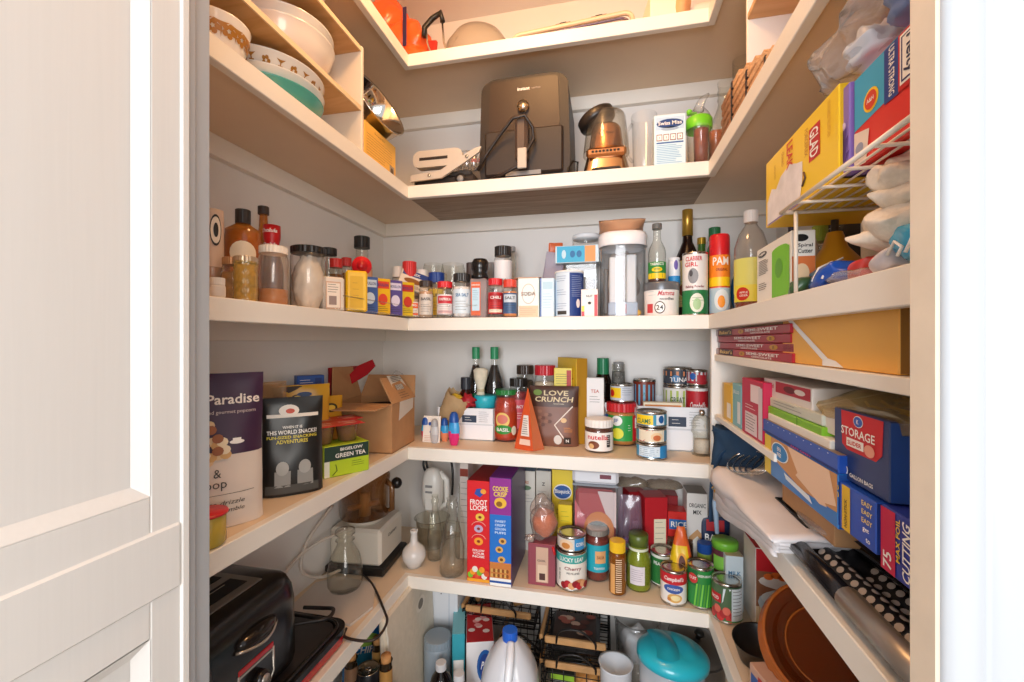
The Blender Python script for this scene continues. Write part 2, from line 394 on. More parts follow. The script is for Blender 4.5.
def bottle(label, prof, cap, capr, capz, glass=GLASS, fill=None, fillh=.6, lab=None, deco=None, name='bottle', cat='bottle', group=None, ridge=True, sx=1, sy=1):
    """prof = [(r,z)...] outer wall; contents follow it up to fillh"""
    t = Thing(name, label, cat, group); t.auto = True; b = t.part('body'); b.lathe(prof, glass, 28, sx=sx, sy=sy)
    if fill:
        c = t.part('contents'); q = [(0, .002)]
        for (r0, z0), (r1, z1) in zip(prof, prof[1:]):
            if z1 <= fillh: q.append((r1*.95, max(z1, .003)))
            else:
                if z0 < fillh: k = (fillh-z0)/(z1-z0); q.append(((r0+(r1-r0)*k)*.95, fillh))
                break
        q.append((0, q[-1][1])); c.lathe(q, fill, 24, sx=sx, sy=sy)
    c = t.part('cap')
    if ridge: ridged(c, capr, capz[0], capz[1], cap, 20)
    else: c.lathe([(0, capz[0]), (capr, capz[0]), (capr, capz[1]-.001), (capr*.93, capz[1]), (0, capz[1])], cap, 24)
    if lab:
        p = t.part('label'); r = lab[3]; p.lathe([(r, lab[0]), (r, lab[1])], lab[2], 30, sx=sx, sy=sy)
        if deco: deco(p, (lambda m0: (lambda u, v, o=0: (m0(u, v, o)[0]*sx, m0(u, v, o)[1]*sy, v)))(cyl(r)), r, lab[1])
    return t
def carton(label, w, d, h, col=W_, deco=None, name='box', cat='box', group=None, side=None, top=None, b=.0012):
    t = Thing(name, label, cat, group); p = t.part('carton'); p.box(-w/2, w/2, -d/2, d/2, 0, h, col, b)
    if side:
        for mp in (rightf(w), leftf(w)): p.drect(mp, -d/2+.001, .001, d/2-.001, h-.001, side, .0003, 1)
    if top: p.drect(topf(h), -w/2+.001, -d/2+.001, w/2-.001, d/2-.001, top, .0003, 1)
    if deco: deco(p, front(d), w, h)
    return t
def pouchmap(w, h, d, seed=0, wob=.0, topk=.12, pinch=.0):
    def f(u, v, o=0, s=-1):
        a = max(-1, min(1, u/(w/2))); q = max(0, min(1, v/h))
        th = d/2*math.sqrt(max(0, 1-abs(a)**3))*min(1, (1-q)/(1-topk*.5))**.55*(.75+.25*min(1, q*6)) if q < 1 else 0
        n = noise.noise(Vector((u*22+seed*7, v*22, s*3+seed)))*wob
        k = 1-pinch*math.sin(PI*q) if pinch >= 0 else 1+pinch*q**1.6
        return (u*k+n*.3, s*(th+max(-th*.6, n)+o), v+n*.15)
    return f
def pouch(label, w, h, d, col, deco=None, name='bag', cat='bag', group=None, seed=0, wob=.003, back=None, mf=None, pinch=.03, topk=.12, nu=22, nv=26):
    t = Thing(name, label, cat, group); p = t.part('bag'); f = pouchmap(w, h, d, seed, wob, topk, pinch)
    fr = lambda a, b: f((a-.5)*w, b*h, 0, -1); bk = lambda a, b: f((.5-a)*w, b*h, 0, 1)
    p.grid(fr, nu, nv, col, mf=mf); p.grid(bk, nu, nv, back or col)
    p.grid(lambda a, b: tuple(Vector(fr(a, 0)).lerp(Vector(bk(1-a, 0)), b)), nu, 1, col)
    if deco: deco(p, lambda u, v, o=0: f(u, v, o+.0006, -1), w, h)
    return t
def crumple(label, pts, m, name='bag', cat='bag', seed=0, amp=.012, group=None, freq=14, nu=26, nv=16, p=1.0):
    """soft lumpy body: list of (centre, rx, ry, rz)"""
    t = Thing(name, label, cat, group); b = t.part('bag')
    for k, (c, rx, ry, rz) in enumerate(pts):
        def fn(u, v):
            a = 2*PI*u; q = PI*(v-.5); f = lambda s_: math.copysign(abs(s_)**p, s_)
            x = Vector((c[0]+rx*f(math.cos(q))*f(math.cos(a)), c[1]+ry*f(math.cos(q))*f(math.sin(a)), c[2]+rz*f(math.sin(q))))
            n = noise.noise_vector(x*freq+Vector((seed, k, 0)))+noise.noise_vector(x*freq*2.3+Vector((seed, k, 5)))*.6
            y = x+n*amp
            return (y.x, y.y, max(y.z, 0.0005))
        b.grid(fn, nu, nv, m, wrap=True)
    return t
def spice(label, r, h, cap, caph, body, fill=None, lab=None, deco=None, name='spice_bottle', cat='spice bottle', group=None):
    return jar(label, r, h, cap, caph, body, fill, .86, deco, lab, name, cat, group, lr=.93, sh=.06)
# ================================================================ topmost shelf
zA = ZA+.0006; zB = ZB+.0006
ORG = GL('#FF8A4A', .7, .25, 'orange_film', body='#FF6E2E', amt=.75)
t = crumple('crumpled orange plastic bag in the left corner of the topmost shelf', [((0, 0, .08), .085, .06, .09), ((-.055, .0, .13), .07, .055, .13), ((.05, 0, .05), .05, .05, .05)], ORG, 'plastic_bag', 'bag', 3, .020, nu=44, nv=30)
p = t.part('print'); p.box(.028, .040, -.070, -.068, .05, .16, M('#2b1a4a', .4), .001); t.put((-.590, 1.185, zA))
# jar lifter: black grips on chrome wire
t = Thing('jar_lifter', 'jar lifting tongs with black grips and chrome wire beside the orange bag', 'tongs')
g = t.part('grip'); g.tube([(-.032, 0, .075), (-.034, 0, .10), (-.012, 0, .125), (.012, 0, .14), (.02, 0, .115)], .0075, K_)
for i, x in enumerate((-.03, .02)):
    a = t.part('arm'); a.tube([(x, 0, .11), (x+.008, .004, .06), (x+.02, .004, .035), (x+.024, 0, .0)], .0028, SIL)
c = t.part('red_sleeve', label='red rubber sleeve'); c.box(-.022, .006, .004, .016, 0, .07, M('#B3261E', .4), .004)
t.put((-.482, 1.135, zA+.003), ry=6)
# glass bowl upside down
t = Thing('glass_bowl', 'clear glass mixing bowl with rolled rim on the topmost shelf', 'bowl')
p = t.part('bowl'); r, h = .112, .145
p.lathe([(r, 0), (r+.004, .003), (r+.003, .007), (r*.96, .010), (r*.95, h*.3), (r*.88, h*.58), (r*.66, h*.84), (r*.35, h*.97), (0, h)], GL('#E8E0D0', .75, .05, 'bowl_glass', amt=.12), 44)
p = t.part('contents', label='pale orange dish inside'); p.lathe([(.095, .001), (.09, .012), (.05, .022), (0, .024)], M('#D98A45', .4), 30)
t.put((-.375, 1.235, zA))
# framed tray
t = Thing('serving_tray', 'long shallow tray with cream rim and metal clips leaning on the topmost shelf', 'tray')
fm = M('#D9C0A0', .35); f = t.part('frame')
w, h = .32, .075
def rr(w, h, r, n=5):
    o = []
    for cx, cz, a0 in ((w/2-r, r, -90), (w/2-r, h-r, 0), (-w/2+r, h-r, 90), (-w/2+r, r, 180)):
        for i in range(n+1): a = math.radians(a0+90*i/n); o.append((cx+r*math.cos(a), cz+r*math.sin(a)))
    return o
f.tube([(x, 0, z) for x, z in rr(w, h, .022)], .006, fm, 8, True); f.tube([(x*.93, .006, z*.8+.008) for x, z in rr(w, h, .022)], .003, M('#6a5a6a', .3, .6), 6, True)
q = t.part('base'); q.prism([(x*.93, z*.85+.005) for x, z in rr(w, h, .022)], .008, .011, M('#B9A9A0', .2, .3))
for x in (-.02, .075): c = t.part('clip'); c.tube([(x-.01, 0, h), (x-.008, 0, h+.010), (x+.008, 0, h+.010), (x+.01, 0, h)], .0018, K_); c.box(x-.02, x+.02, -.004, .004, h+.003, h+.006, K_)
t.put((-.092, 1.150, zA), rx=-12, ry=-3)
b = carton('white folded paper carton at the right end of the topmost shelf', .062, .09, .075, M('#EFE3D0', .5), lambda p, mp, w, h: p.text('DIVA', mp, 0, .012, .008, M('#7a8a2a')), 'paper_carton'); b.put((.128, 1.15, zA), 8)
p = crumple('crinkled tan paper bag on the topmost shelf beside white carton', [((0, 0, .04), .022, .03, .045)], M('#D9A06E', .6), 'paper_bag', 'bag', 8, .008); p.put((.178, 1.13, zA))
p = crumple('clear film bag of papers in the right corner of the topmost shelf', [((0, 0, .028), .045, .05, .030)], M('#E6D8CE', .35), 'film_bag', 'bag', 9, .012); p.put((.236, 1.165, zA))
# ================================================================ plate rack, left end of second shelf
X0 = -.545; rk = grain('#C99C66', '#D9B07C', (2, 14, 14), .5, 'rack_board'); rke = M('#E8D2AE', .5)
t = Thing('plate_rack', 'two tier wooden plate rack on the second shelf at upper left', 'rack')
z2, z3 = .533, .668; ye = X0/ratio(361.5)
p = t.part('end_panel'); p.box(X0-.20, X0, ye, ye+.009, zB, z3+.004, M('#E9E1D4', .5), .001)
for z in (z2, z3):
    p = t.part('shelf'); p.box(X0-.20, X0-.001, .36, ye, z-.009, z, rk, .0008); p.box(X0-.003, X0, .36, ye, z-.0095, z+.0005, rke)
p = t.part('back_panel'); p.box(X0-.206, X0-.2, .36, ye+.009, zB, z3, rk)
t.put((0, 0, 0))
china = M('#EDE9E3', .18, coat=.4); teal = M('#4FA79C', .25, coat=.3); gold = M('#A8742A', .4)
def bowlprof(r, h): return [(0, .003), (r*.4, .002), (r*.45, 0), (r*.5, .003), (r*.78, h*.3), (r*.95, h*.72), (r, h-.002), (r*1.02, h), (r*.985, h+.001), (r*.93, h*.75), (r*.75, h*.36), (r*.45, .008), (0, .007)]
def stackbowl(name, label, r, h, mat, loc, deco=False, rx=0, ry=0, rz=0, cat='bowl', group=None):
    t = Thing(name, label, cat, group); p = t.part('bowl'); p.lathe(bowlprof(r, h), mat, 56)
    if deco:
        def mp(u, v, o=0):
            q = v/h; rr_ = r*(.79+(.95-.79)*max(0, (q-.3)/.42)) if q < .72 else r*(.95+.05*(q-.72)/.28)
            a = u/r; return ((rr_+.0006+o)*math.sin(a), -(rr_+.0006+o)*math.cos(a), v)
        for k in range(26):
            u = 2*PI*r*k/26; c = h*.62; s_ = h*.13
            if k % 2:
                for j in range(5): a = 2*PI*j/5; p.dell(mp, u+s_*.75*math.cos(a), c+s_*.75*math.sin(a), s_*.5, s_*.5, gold, .0005, 8)
            else:
                p.dpoly(mp, [(u-s_*1.3, c+s_*1.3), (u-s_*.2, c+s_*.4), (u, c-s_*1.4), (u+s_*.2, c+s_*.4), (u+s_*1.3, c+s_*1.3), (u+s_*.3, c+s_*1.1), (u-s_*.3, c+s_*1.1)], gold, .0006)
                p.drect(mp, u-s_*.7, c-s_*.5, u+s_*.7, c-s_*.2, gold, .0006, 2)
    t.put(loc, rz, rx, ry); return t
stackbowl('serving_bowl', 'turquoise bowl under the gold-flowered bowl in the plate rack', .094, .040, teal, (-.636, .710, zB+.004), group=None)
stackbowl('serving_bowl', 'white bowl lying between turquoise bowl and gold-flowered bowl', .097, .038, china, (-.638, .710, zB+.022))
stackbowl('serving_bowl', 'white bowl with gold butterfly and flower band in lower tier of rack', .101, .046, china, (-.643, .710, zB+.040), True)
stackbowl('serving_bowl', 'white bowl with gold pattern cut off by the left door frame', .046, .066, china, (-.592, .552, zB), True)
stackbowl('platter', 'large deep white glass dish in the upper tier of the rack', .098, .075, china, (-.652, .762, z2+.002), cat='platter')
stackbowl('platter', 'white dish nested inside the large deep white dish', .095, .050, china, (-.652, .764, z2+.050), cat='platter')
stackbowl('serving_bowl', 'white bowl on top of the wooden plate rack', .07, .06, china, (-.648, .772, z3+.001))
# chrome mixing bowl tipped on its side
t = Thing('mixing_bowl', 'polished steel mixing bowl tipped behind the plate rack', 'bowl'); p = t.part('bowl')
chrome = M('#D8D4CE', .08, 1); r = .085
p.lathe([(0, 0), (r*.45, .001), (r*.7, .02), (r*.9, .055), (r*.98, .095), (r*1.04, .10), (r*1.03, .103), (r*.96, .1), (r*.86, .055), (r*.6, .02), (0, .008)], chrome, 44)
t.put((-.655, 1.01, zB+.135), rz=0, rx=8, ry=62)
# yellow recipe box / book standing by the edge
ym, hw, hh = faceX(365, 396, -.548, 380, 133, zB); hh = .093
def dk(p, mp, w, h):
    p.text('The Recipe Box', mp, -.01, h-.014, .007, M('#8A5A14'), bold=False, shear=.2)
    for k in range(9): p.drect(mp, -w*.44, h-.026-.0066*k, w*.36 if k < 6 else w*.12, h-.0252-.0066*k, M('#8A5E22'), .0004, 1)
    p.drect(mp, w*.28, .008, w*.44, .034, M('#A79A8A')); p.dell(mp, w*.36, .020, .007, .009, M('#5a4636'))
t = carton('upright golden yellow card box with lines of print beside the plate rack', hw, .045, hh, M('#F0BC56', .5), dk, 'recipe_box'); t.put((-.548-.0235, ym, zB), 90)
# waffle maker / sealer with looped grey handle and lever
t = Thing('countertop_press', 'black countertop press with looped pale grey handle and lever arm', 'appliance')
gm = M('#C3B9AC', .35); b = t.part('base'); b.box(-.105, .075, -.05, .06, .0, .034, M('#2c2623', .35), .006)
b.box(-.09, .06, -.04, .05, .034, .05, M('#4a4440', .3), .004)
h = t.part('handle', label='pale grey loop handle')
ol = rr(.145, .046, .021, 6)
h.prism([(x-.03, z+.058) for x, z in ol], -.06, -.035, gm, smooth=True)
h.box(-.083, .0, -.0605, -.0595, .077, .085, M('#2a211d', .5))
a = t.part('lever', label='grey metal lever with rivets')
a.prism([(-.105, .018), (-.015, .022), (.05, .058), (.092, .083), (.098, .097), (.082, .095), (.04, .075), (-.02, .042), (-.105, .036)], -.068, -.061, gm)
for x, z in ((-.05, .031), (.058, .073)): a.lathe([(0, .0), (.0045, 0), (.0045, .002), (0, .003)], SIL, 14); a.v[-56:] = [(x+v[0], -.068-v[2], z+v[1]) for v in a.v[-56:]]
h2 = t.part('hinge'); h2.tube([(.035, -.055, .02), (.035, .04, .02)], .016, M('#2b2624', .3), 16); h2.tube([(.035, -.058, .02), (.035, -.05, .02)], .009, GRY, 12)
t.put((-.425, 1.168, zB))
# silver foil tubes in film
t = Thing('foil_tube_pack', 'clear pack of silver foil tubes behind the press', 'pack', None)
foil = M('#CFCBC6', .22, 1)
t0 = t
for k in range(6):
    p = t.part('tube'); x = -.062+k*.024; p.lathe([(0, 0), (.0105, 0), (.0105, .055), (.0085, .060), (0, .060)], foil, 16, c=(x, 0, .0)); p.lathe([(.0108, .035), (.0108, .046)], M('#C23a34') if k in (2, 3) else foil, 16, c=(x, 0, 0))
p = t.part('wrap'); p.box(-.082, .076, -.016, .016, -.002, .074, BAG, .01)
t.put((-.400, 1.305, zB+.106), ry=4)
t = carton('low grey appliance carton carrying the foil tube pack', .16, .06, .104, M('#6b625a', .5), None, 'appliance_carton'); t.put((-.400, 1.305, zB+.0))
# air fryer
loc, w, h = fitbox(478, 570, 73, zB, 1.118); d = .215
BR = M('#1C120D', .5, noise_=.1, scale=9); BR2 = M('#2A201B', .5)
t = Thing('air_fryer', 'tall dark brown air fryer with round dial and drawer handle', 'air fryer')
p = t.part('body')
def afr(y0, y1, ww, hh, r=.045):
    pts = [(ww/2-.006, .010), (ww/2, .05)]
    for k in range(8): a = math.radians(90*k/7); pts.append((ww/2-.006-r+r*math.cos(a), hh-r*.75+r*.75*math.sin(a)))
    for k in range(8): a = math.radians(90+90*k/7); pts.append((-ww/2+.006+r+r*math.cos(a), hh-r*.75+r*.75*math.sin(a)))
    pts += [(-ww/2, .05), (-ww/2+.006, .010)]
    return pts
o = afr(0, 0, w, h); p.prism(o, -d/2, d/2, BR, smooth=True)
q = t.part('control_panel'); q.prism([(x*.78, .130+(z-.010)*.55*1.0) for x, z in afr(0, 0, w, h-.008, .02)], -d/2-.003, -d/2, M('#2A1710', .42), smooth=True)
q = t.part('drawer'); q.box(-w/2+.018, w/2-.018, -d/2-.010, -d/2, .022, h*.5, BR2, .008)
q.box(-.048, .048, -d/2-.011, -d/2-.009, .018, .03, GRY, .001)
k = t.part('dial', label='silver round dial'); k.tube([(0, -d/2-.014, h*.70), (0, -d/2-.002, h*.70)], .0155, M('#C9B79E', .2, 1), 24); k.tube([(0, -d/2-.016, h*.70), (0, -d/2-.013, h*.70)], .012, M('#E0D4C2', .3, 1), 24)
hnd = t.part('handle'); hnd.box(-.017, .017, -d/2-.042, -d/2-.010, .045, h*.56, M('#54443B', .4), .008)
bs = t.part('base'); bs.box(-w/2+.02, w/2-.02, -d/2+.004, d/2-.01, 0, .012, K_, .003)
lt = t.part('lettering'); lt.text('instant', front(d), 0, h*.875, .0085, W_, off=.0036)
lt.text('vortex', front(d), .034, h*.872, .005, M('#a89a90'), off=.0036, bold=False)
cd = t.part('power_cord', label='black cord looped over the handle')
cd.tube([(-.125, -d/2-.012, .04), (-.10, -d/2-.02, .075), (-.055, -d/2-.03, .125), (-.02, -d/2-.048, .152), (.012, -d/2-.05, .155), (.03, -d/2-.035, .13), (.032, -d/2-.032, .10), (.012, -d/2-.036, .065), (-.01, -d/2-.04, .03), (-.05, -d/2-.03, .018), (-.085, -d/2-.022, .008)], .0042, M('#2A211D', .45))
tg = t.part('cord_tag', label='white cord tie'); tg.box(-.008, .016, -d/2-.048, -d/2-.043, .022, .075, M('#BDB2A5', .5), .002)
t.put((loc.x, 1.118+d/2+.012, zB))
# blender base with upturned cup
loc, w, h = fitbox(579, 634, 118, zB, 1.13); COP = M('#C08A60', .22, .9); STL = M('#CDB29A', .18, 1)
t = Thing('blender', 'copper and steel blender base with its jar upside down on it', 'blender')
p = t.part('base'); n = 24
def bl(u, v):
    a = 2*PI*u; ww = (.064, .052, .047)[0]*(1-v)+.046*v; zz = [0, .075][0]+v*.073
    f = lambda t_: math.copysign(abs(t_)**.5, t_)
    return (ww*f(math.cos(a)), ww*.9*f(math.sin(a)), zz)
p.grid(bl, 36, 6, STL, wrap=True); p.box(-.062, .062, -.056, .056, 0, .008, K_, .003)
p.box(-.036, .036, -.064, -.05, .006, .016, K_, .004)
pn = t.part('button_panel'); pn.box(-.050, .050, -.0555, -.04, .046, .070, COP, .006)
for k in range(8): bt = t.part('button'); bt.box(-.036+k*.009, -.030+k*.009, -.0575, -.055, .056, .061, K_, .001)
mo = t.part('collar', label='copper domed collar'); mo.lathe([(.046, .072), (.045, .085), (.038, .135), (.034, .142), (0, .142)], COP, 32)
mo.text('HAMILTON BEACH', cyl(.0425), 0, .112, .0045, K_, w=.04)
cp = t.part('jar'); cp.lathe([(.060, .07), (.058, .09), (.050, .165), (.047, .172), (0, .173)], GL('#E8E2D6', .9, .05, 'jar_plastic', amt=.05), 32)
ld = t.part('lid', label='black tilted lid'); ld.X = Matrix.Translation((-.020, 0, .155)) @ Matrix.Rotation(math.radians(-24), 4, 'Y')
ld.lathe([(0, 0), (.047, 0), (.049, .006), (.049, .022), (.044, .026), (.025, .027), (.022, .036), (0, .036)], M('#2b2420', .35), 28)
t.put((loc.x, 1.165, zB), 0)
t = Thing('power_cord', 'thin black cord trailing between air fryer and blender', 'cord'); p = t.part('cord')
lx = ratio(572)*1.13; p.tube([(lx-.012, 1.125, zB+.004), (lx-.01, 1.13, zB+.03), (lx+.002, 1.14, zB+.052), (lx+.014, 1.145, zB+.05), (lx+.012, 1.14, zB+.02), (lx+.004, 1.13, zB+.005)], .0028, K_); t.put((0, 0, 0))
# clear pitcher
loc, r, h = fit(632, 656, 116, zB, 1.22)
t = Thing('plastic_pitcher', 'clear plastic pitcher with green bits behind the cocoa box', 'pitcher'); p = t.part('body')
p.lathe([(0, .002), (r*.8, 0), (r*.9, .01), (r, h*.8), (r*1.1, h)], PLAS, 26); hn = t.part('handle'); hn.tube([(-r, 0, h*.9), (-r-.014, 0, h*.8), (-r-.012, 0, h*.45), (-r*.95, 0, h*.35)], .004, PLAS)
c = t.part('contents', label='green and orange packets'); c.ball((-.006, -.004, .016), .014, .012, .010, M('#D07A2A')); c.ball((.008, 0, .03), .012, .012, .008, M('#3E9A5A'), jit=.3); c.ball((-.004, .004, .04), .012, .012, .007, M('#4F9A7A'), jit=.3)
t.put(loc)
# cocoa box
loc, w, h = fitbox(654, 686, 114, zB, 1.112)
def dk(p, mp, w, h):
    p.drect(mp, -w*.44, h*.72, w*.44, h*.95, M('#BFD8EC')); p.dell(mp, 0, h*.83, w*.42, h*.085, M('#1C3F7A')); p.text('Swiss Miss', mp, 0, h*.84, h*.07, W_, w*.74)
    p.dell(mp, 0, h*.735, w*.28, h*.035, M('#9FB3C8'))
    for k in range(4): p.drect(mp, -w*.42+k*w*.215, h*.52, -w*.42+k*w*.215+w*.18, h*.64, M('#8A5A4A'), .0004, 1); p.drect(mp, -w*.4+k*w*.215, h*.535, -w*.4+k*w*.215+w*.14, h*.625, W_, .0007, 1); p.text('%d' % (k+1), mp, -w*.33+k*w*.215, h*.58, h*.035, RED)
    p.drect(mp, -w*.42, h*.47, w*.42, h*.495, M('#2A5CA0')); p.lines(mp, -w*.42, w*.42, h*.44, 12, h*.032, M('#6FA8CE'), .0011)
t = carton('white and light blue cocoa mix box standing by the green-banded shaker', w, .035, h, M('#D6ECF5', .4), dk, 'cocoa_box'); t.put((loc.x, 1.112+.0175, zB))
# shaker with green band
loc, r, h = fit(685, 712, 95, zB, 1.165)
t = Thing('drink_shaker', 'clear shaker bottle with bright green collar and curled spout', 'shaker'); p = t.part('body'); LG = M('#7BD62E', .35)
p.lathe([(0, .002), (r*.8, 0), (r*.85, h*.5), (r, h*.56), (r, h*.68), (r*.75, h*.76), (r*.45, h*.82)], PLAS, 28)
q = t.part('collar', label='bright green collar'); q.lathe([(r*1.0, h*.545), (r*1.04, h*.56), (r*1.04, h*.67), (r*.9, h*.70)], LG, 28)
q = t.part('spout'); q.tube([(0, 0, h*.80), (.004, 0, h*.88), (.012, 0, h*.95), (.024, 0, h)], [r*.42, r*.34, r*.25, .003], PLAS, 14)
q = t.part('lever', label='green lever tab'); q.box(-r*.9, -r*.1, -.006, .006, h*.755, h*.785, LG, .003); q.ball((-r*.7, 0, h*.80), .007, .006, .006, LG)
t.put(loc)
# tumbler with brown contents
for x0, x1, yt, Y, lab in ((693, 709, 126, 1.12, 'clear tumbler of reddish brown mix beside the green-banded shaker'), (708, 724, 128, 1.155, 'clear tumbler of brown mix tucked in the right corner')):
    loc, r, h = fit(x0, x1, yt, zB, Y); t = Thing('tumbler', lab, 'tumbler'); p = t.part('glass'); p.lathe([(0, .002), (r*.85, 0), (r, h)], PLAS, 24); c = t.part('contents'); c.lathe([(0, .004), (r*.8, .004), (r*.92, h*.9), (0, h*.9)], M('#8A4A38' if x0 < 700 else '#A8623a', .4, noise_=.3, scale=60), 20); t.put(loc)
# round glass jug behind wicker, mason jar with red lid
loc, r, h = fit(709, 745, 82, zB, 1.25)
t = Thing('glass_jug', 'round clear glass jug with ribbed neck in the right corner', 'jug'); p = t.part('body'); G2 = GL('#F4F3EC', .9, .04, 'old_glass', amt=.02)
p.lathe([(0, .002), (r*.7, 0), (r*.95, h*.15), (r, h*.4), (r*.85, h*.62), (r*.55, h*.75), (r*.5, h*.8), (r*.56, h*.83), (r*.5, h*.86), (r*.56, h*.9), (r*.5, h*.93), (r*.56, h)], G2, 32)
l = t.part('label', label='small dark label'); l.drect(cyl(r*.96), -r*.6, h*.36, r*.3, h*.46, M('#4a4238')); t.put(loc)
loc, r, h = fit(733, 762, 26, zB, 1.27)
t = jar('tall mason jar with red lid behind the wicker trays', r*.72, h, M('#C8483A', .35), .016, G2, None, name='mason_jar'); t.put(loc+Vector((-.012, 0, 0)))
# wicker paper plate trays, stacked along the right edge
wk = grain('#B9804E', '#D9A878', (60, 60, 60), .7, 'wicker', bump=.8); wkd = M('#2E211C', .6); xw = ER+.006
def tray(label, z, y0, y1, first=None):
    t = Thing('wicker_tray', label, 'tray', 'wicker plate trays in a stack')
    p = t.part('tray'); dd = .15; hh = .011
    p.box(xw, xw+dd, y0, y1, 0, .004, wk, .001)
    for q in range(3):
        zz = .003+q*.0035; p.tube([(xw, y0, zz), (xw+dd, y0, zz), (xw+dd, y1, zz), (xw, y1, zz)], .0034, wk, 6, True)
    s_ = t.part('stripe'); n = 3
    for k in range(n): y = .725+.09*k; s_.box(xw-.0038, xw+dd*.99, y-.0035, y+.0035, -.0003, hh+.0025, wkd) if y0 < y < y1 else None
    t.put((0, 0, z)); return t
zz = zB
for k, (y0, y1) in enumerate(((.70, .985), (.735, .98), (.775, .985), (.82, .98), (.865, .985))):
    tray(('lowest and longest wicker tray in the stack at the right end of second shelf', 'second wicker tray from the bottom of the stack', 'middle wicker tray with dark stripes in the stack', 'second wicker tray from the top of the stack', 'topmost and shortest wicker tray of the stack')[k], zz, y0, y1); zz += .0165
t = crumple('loose clear film bag lying on top of the wicker trays', [((0, 0, .012), .03, .05, .014)], BAG, 'film_bag', 'bag', 12, .008); t.put((xw+.06, .92, zz+.002))
# rack on the right
t = Thing('plate_rack', 'white ended wooden rack on second shelf at upper right above wicker trays', 'rack')
xr = .262; yr = xr/ratio(746)
p = t.part('end_panel'); p.box(xr, xr+.19, yr-.009, yr, zB, .80-.045, M('#F1ECE6', .5), .001)
p = t.part('shelf'); p.box(xr, xr+.19, .37, yr-.009, .613, .625, rk, .001)
t.put((0, 0, 0))
t = crumple('yellow cloth folded on the upper right rack', [((0, 0, .02), .04, .05, .022)], M('#E3B23A', .7), 'folded_cloth', 'cloth', 15, .006); t.put((xr+.06, yr-.075, .6256))
# ================================================================ spice shelf, left wing
zC = ZCs+.0006
SY = M('#B8651E', .25, noise_=.1); SYR = GL('#E8A04A', .6, .1, 'amber_bottle', body='#C0752A', amt=.45)
# jug of maple syrup with two dark caps behind: bottles
loc, r, h = fitX(224, 262, 222, zC, -.66)
def dk(p, mp, r, h): p.dell(mp, 0, .098, r*.72, .022, M('#E9D9BE'), .001); p.drect(mp, -r*.7, .062, r*.7, .082, M('#C9793A'), .0012); 
t = bottle('wide orange syrup bottle with round cream label on the left wing', [(0, .001), (r*.9, 0), (r, .01), (r, h*.55), (r*1.0, h*.72), (r*.95, h*.9), (r*.4, h*.97), (r*.38, h)], M('#2B2320', .4), r*.42, (h-.004, h+.022), SYR, SY, h*.88, (.055, .056, SYR, r*1.01), dk, 'syrup_bottle', sy=.8); t.put(loc)
loc, r, h = fitX(249, 263, 211, zC, -.715)
t = bottle('second dark-capped syrup bottle hidden behind the wide orange one', [(0, .001), (r*1.4, 0), (r*1.5, .01), (r*1.5, h*.6), (r*.7, h*.85), (r*.6, h)], M('#3A2A24', .4), r*.85, (h-.002, h+.015), SYR, SY, h*.7, name='syrup_bottle'); t.put(loc+Vector((0, .02, 0)))
loc, r, h = fitX(200, 224, 240, zC, -.64)
def dk(p, mp, r, h): p.dell(mp, r*.3, .12, r*.5, .026, K_, .001); p.dell(mp, r*.3, .12, r*.42, .022, M('#D9D0C4'), .0014); p.dell(mp, r*.3, .12, r*.2, .012, K_, .0018)
t = bottle('pale sauce bottle with dark cap and round black emblem at the doorframe', [(0, .001), (r, 0), (r, h*.6), (r*.8, h*.78), (r*.42, h*.9), (r*.4, h)], M('#3A2C26', .4), r*.5, (h-.002, h+.028), GL('#D9B79A', .7, .1, 'b', amt=.4), M('#C9A48A'), h*.7, (.06, .155, M('#C7AE9C'), r*1.01), dk, 'sauce_bottle'); t.put(loc)
loc, r, h = fitX(263, 281, 226, zC, -.665)
def dk(p, mp, r, h): p.text('Sauce', mp, r*.3, h-.02, .010, W_, shear=.2)
t = Thing('seasoning_bottle', 'bottle with shiny red capped neck standing behind the honey jar', 'bottle'); b = t.part('body'); b.lathe([(0, 0), (r*1.3, 0), (r*1.3, h*.5), (r*.85, h*.7), (r*.85, h*.75)], GL('#7A2A18', .6, .1, 'b2', body='#6a2015', amt=.6), 24)
b = t.part('cap', label='red waisted cap'); b.lathe([(r*.85, h*.68), (r*.85, h*.80), (r*.95, h*.84), (r*1.0, h*.88), (r*.98, h), (0, h)], RED, 28); b.text('Cholula', cyl(r*1.0), .004, h*.93, .008, W_, shear=.2); b.text('Cholula', cyl(r*.9), .004, h*.77, .007, W_, shear=.2); t.put(loc)
loc, r, h = fitX(211, 236, 256, zC, -.60)
t = jar('glass jar with copper coloured lid beside the dimpled jar', r, h, M('#B78A62', .35, .5), .012, G2, M('#A0703a', .6, noise_=.4, scale=80), .8, name='spice_jar', liddeco=None); t.put(loc+Vector((0, .018, 0)))
loc, r, h = fitX(209, 226, 278, zC, -.552)
t = jar('small white plastic tub at the left doorframe', r, h, M('#DAD3CC', .4), .010, M('#CFC6BE', .4), None, name='plastic_tub', cat='tub'); t.put(loc+Vector((0, .0, 0)))
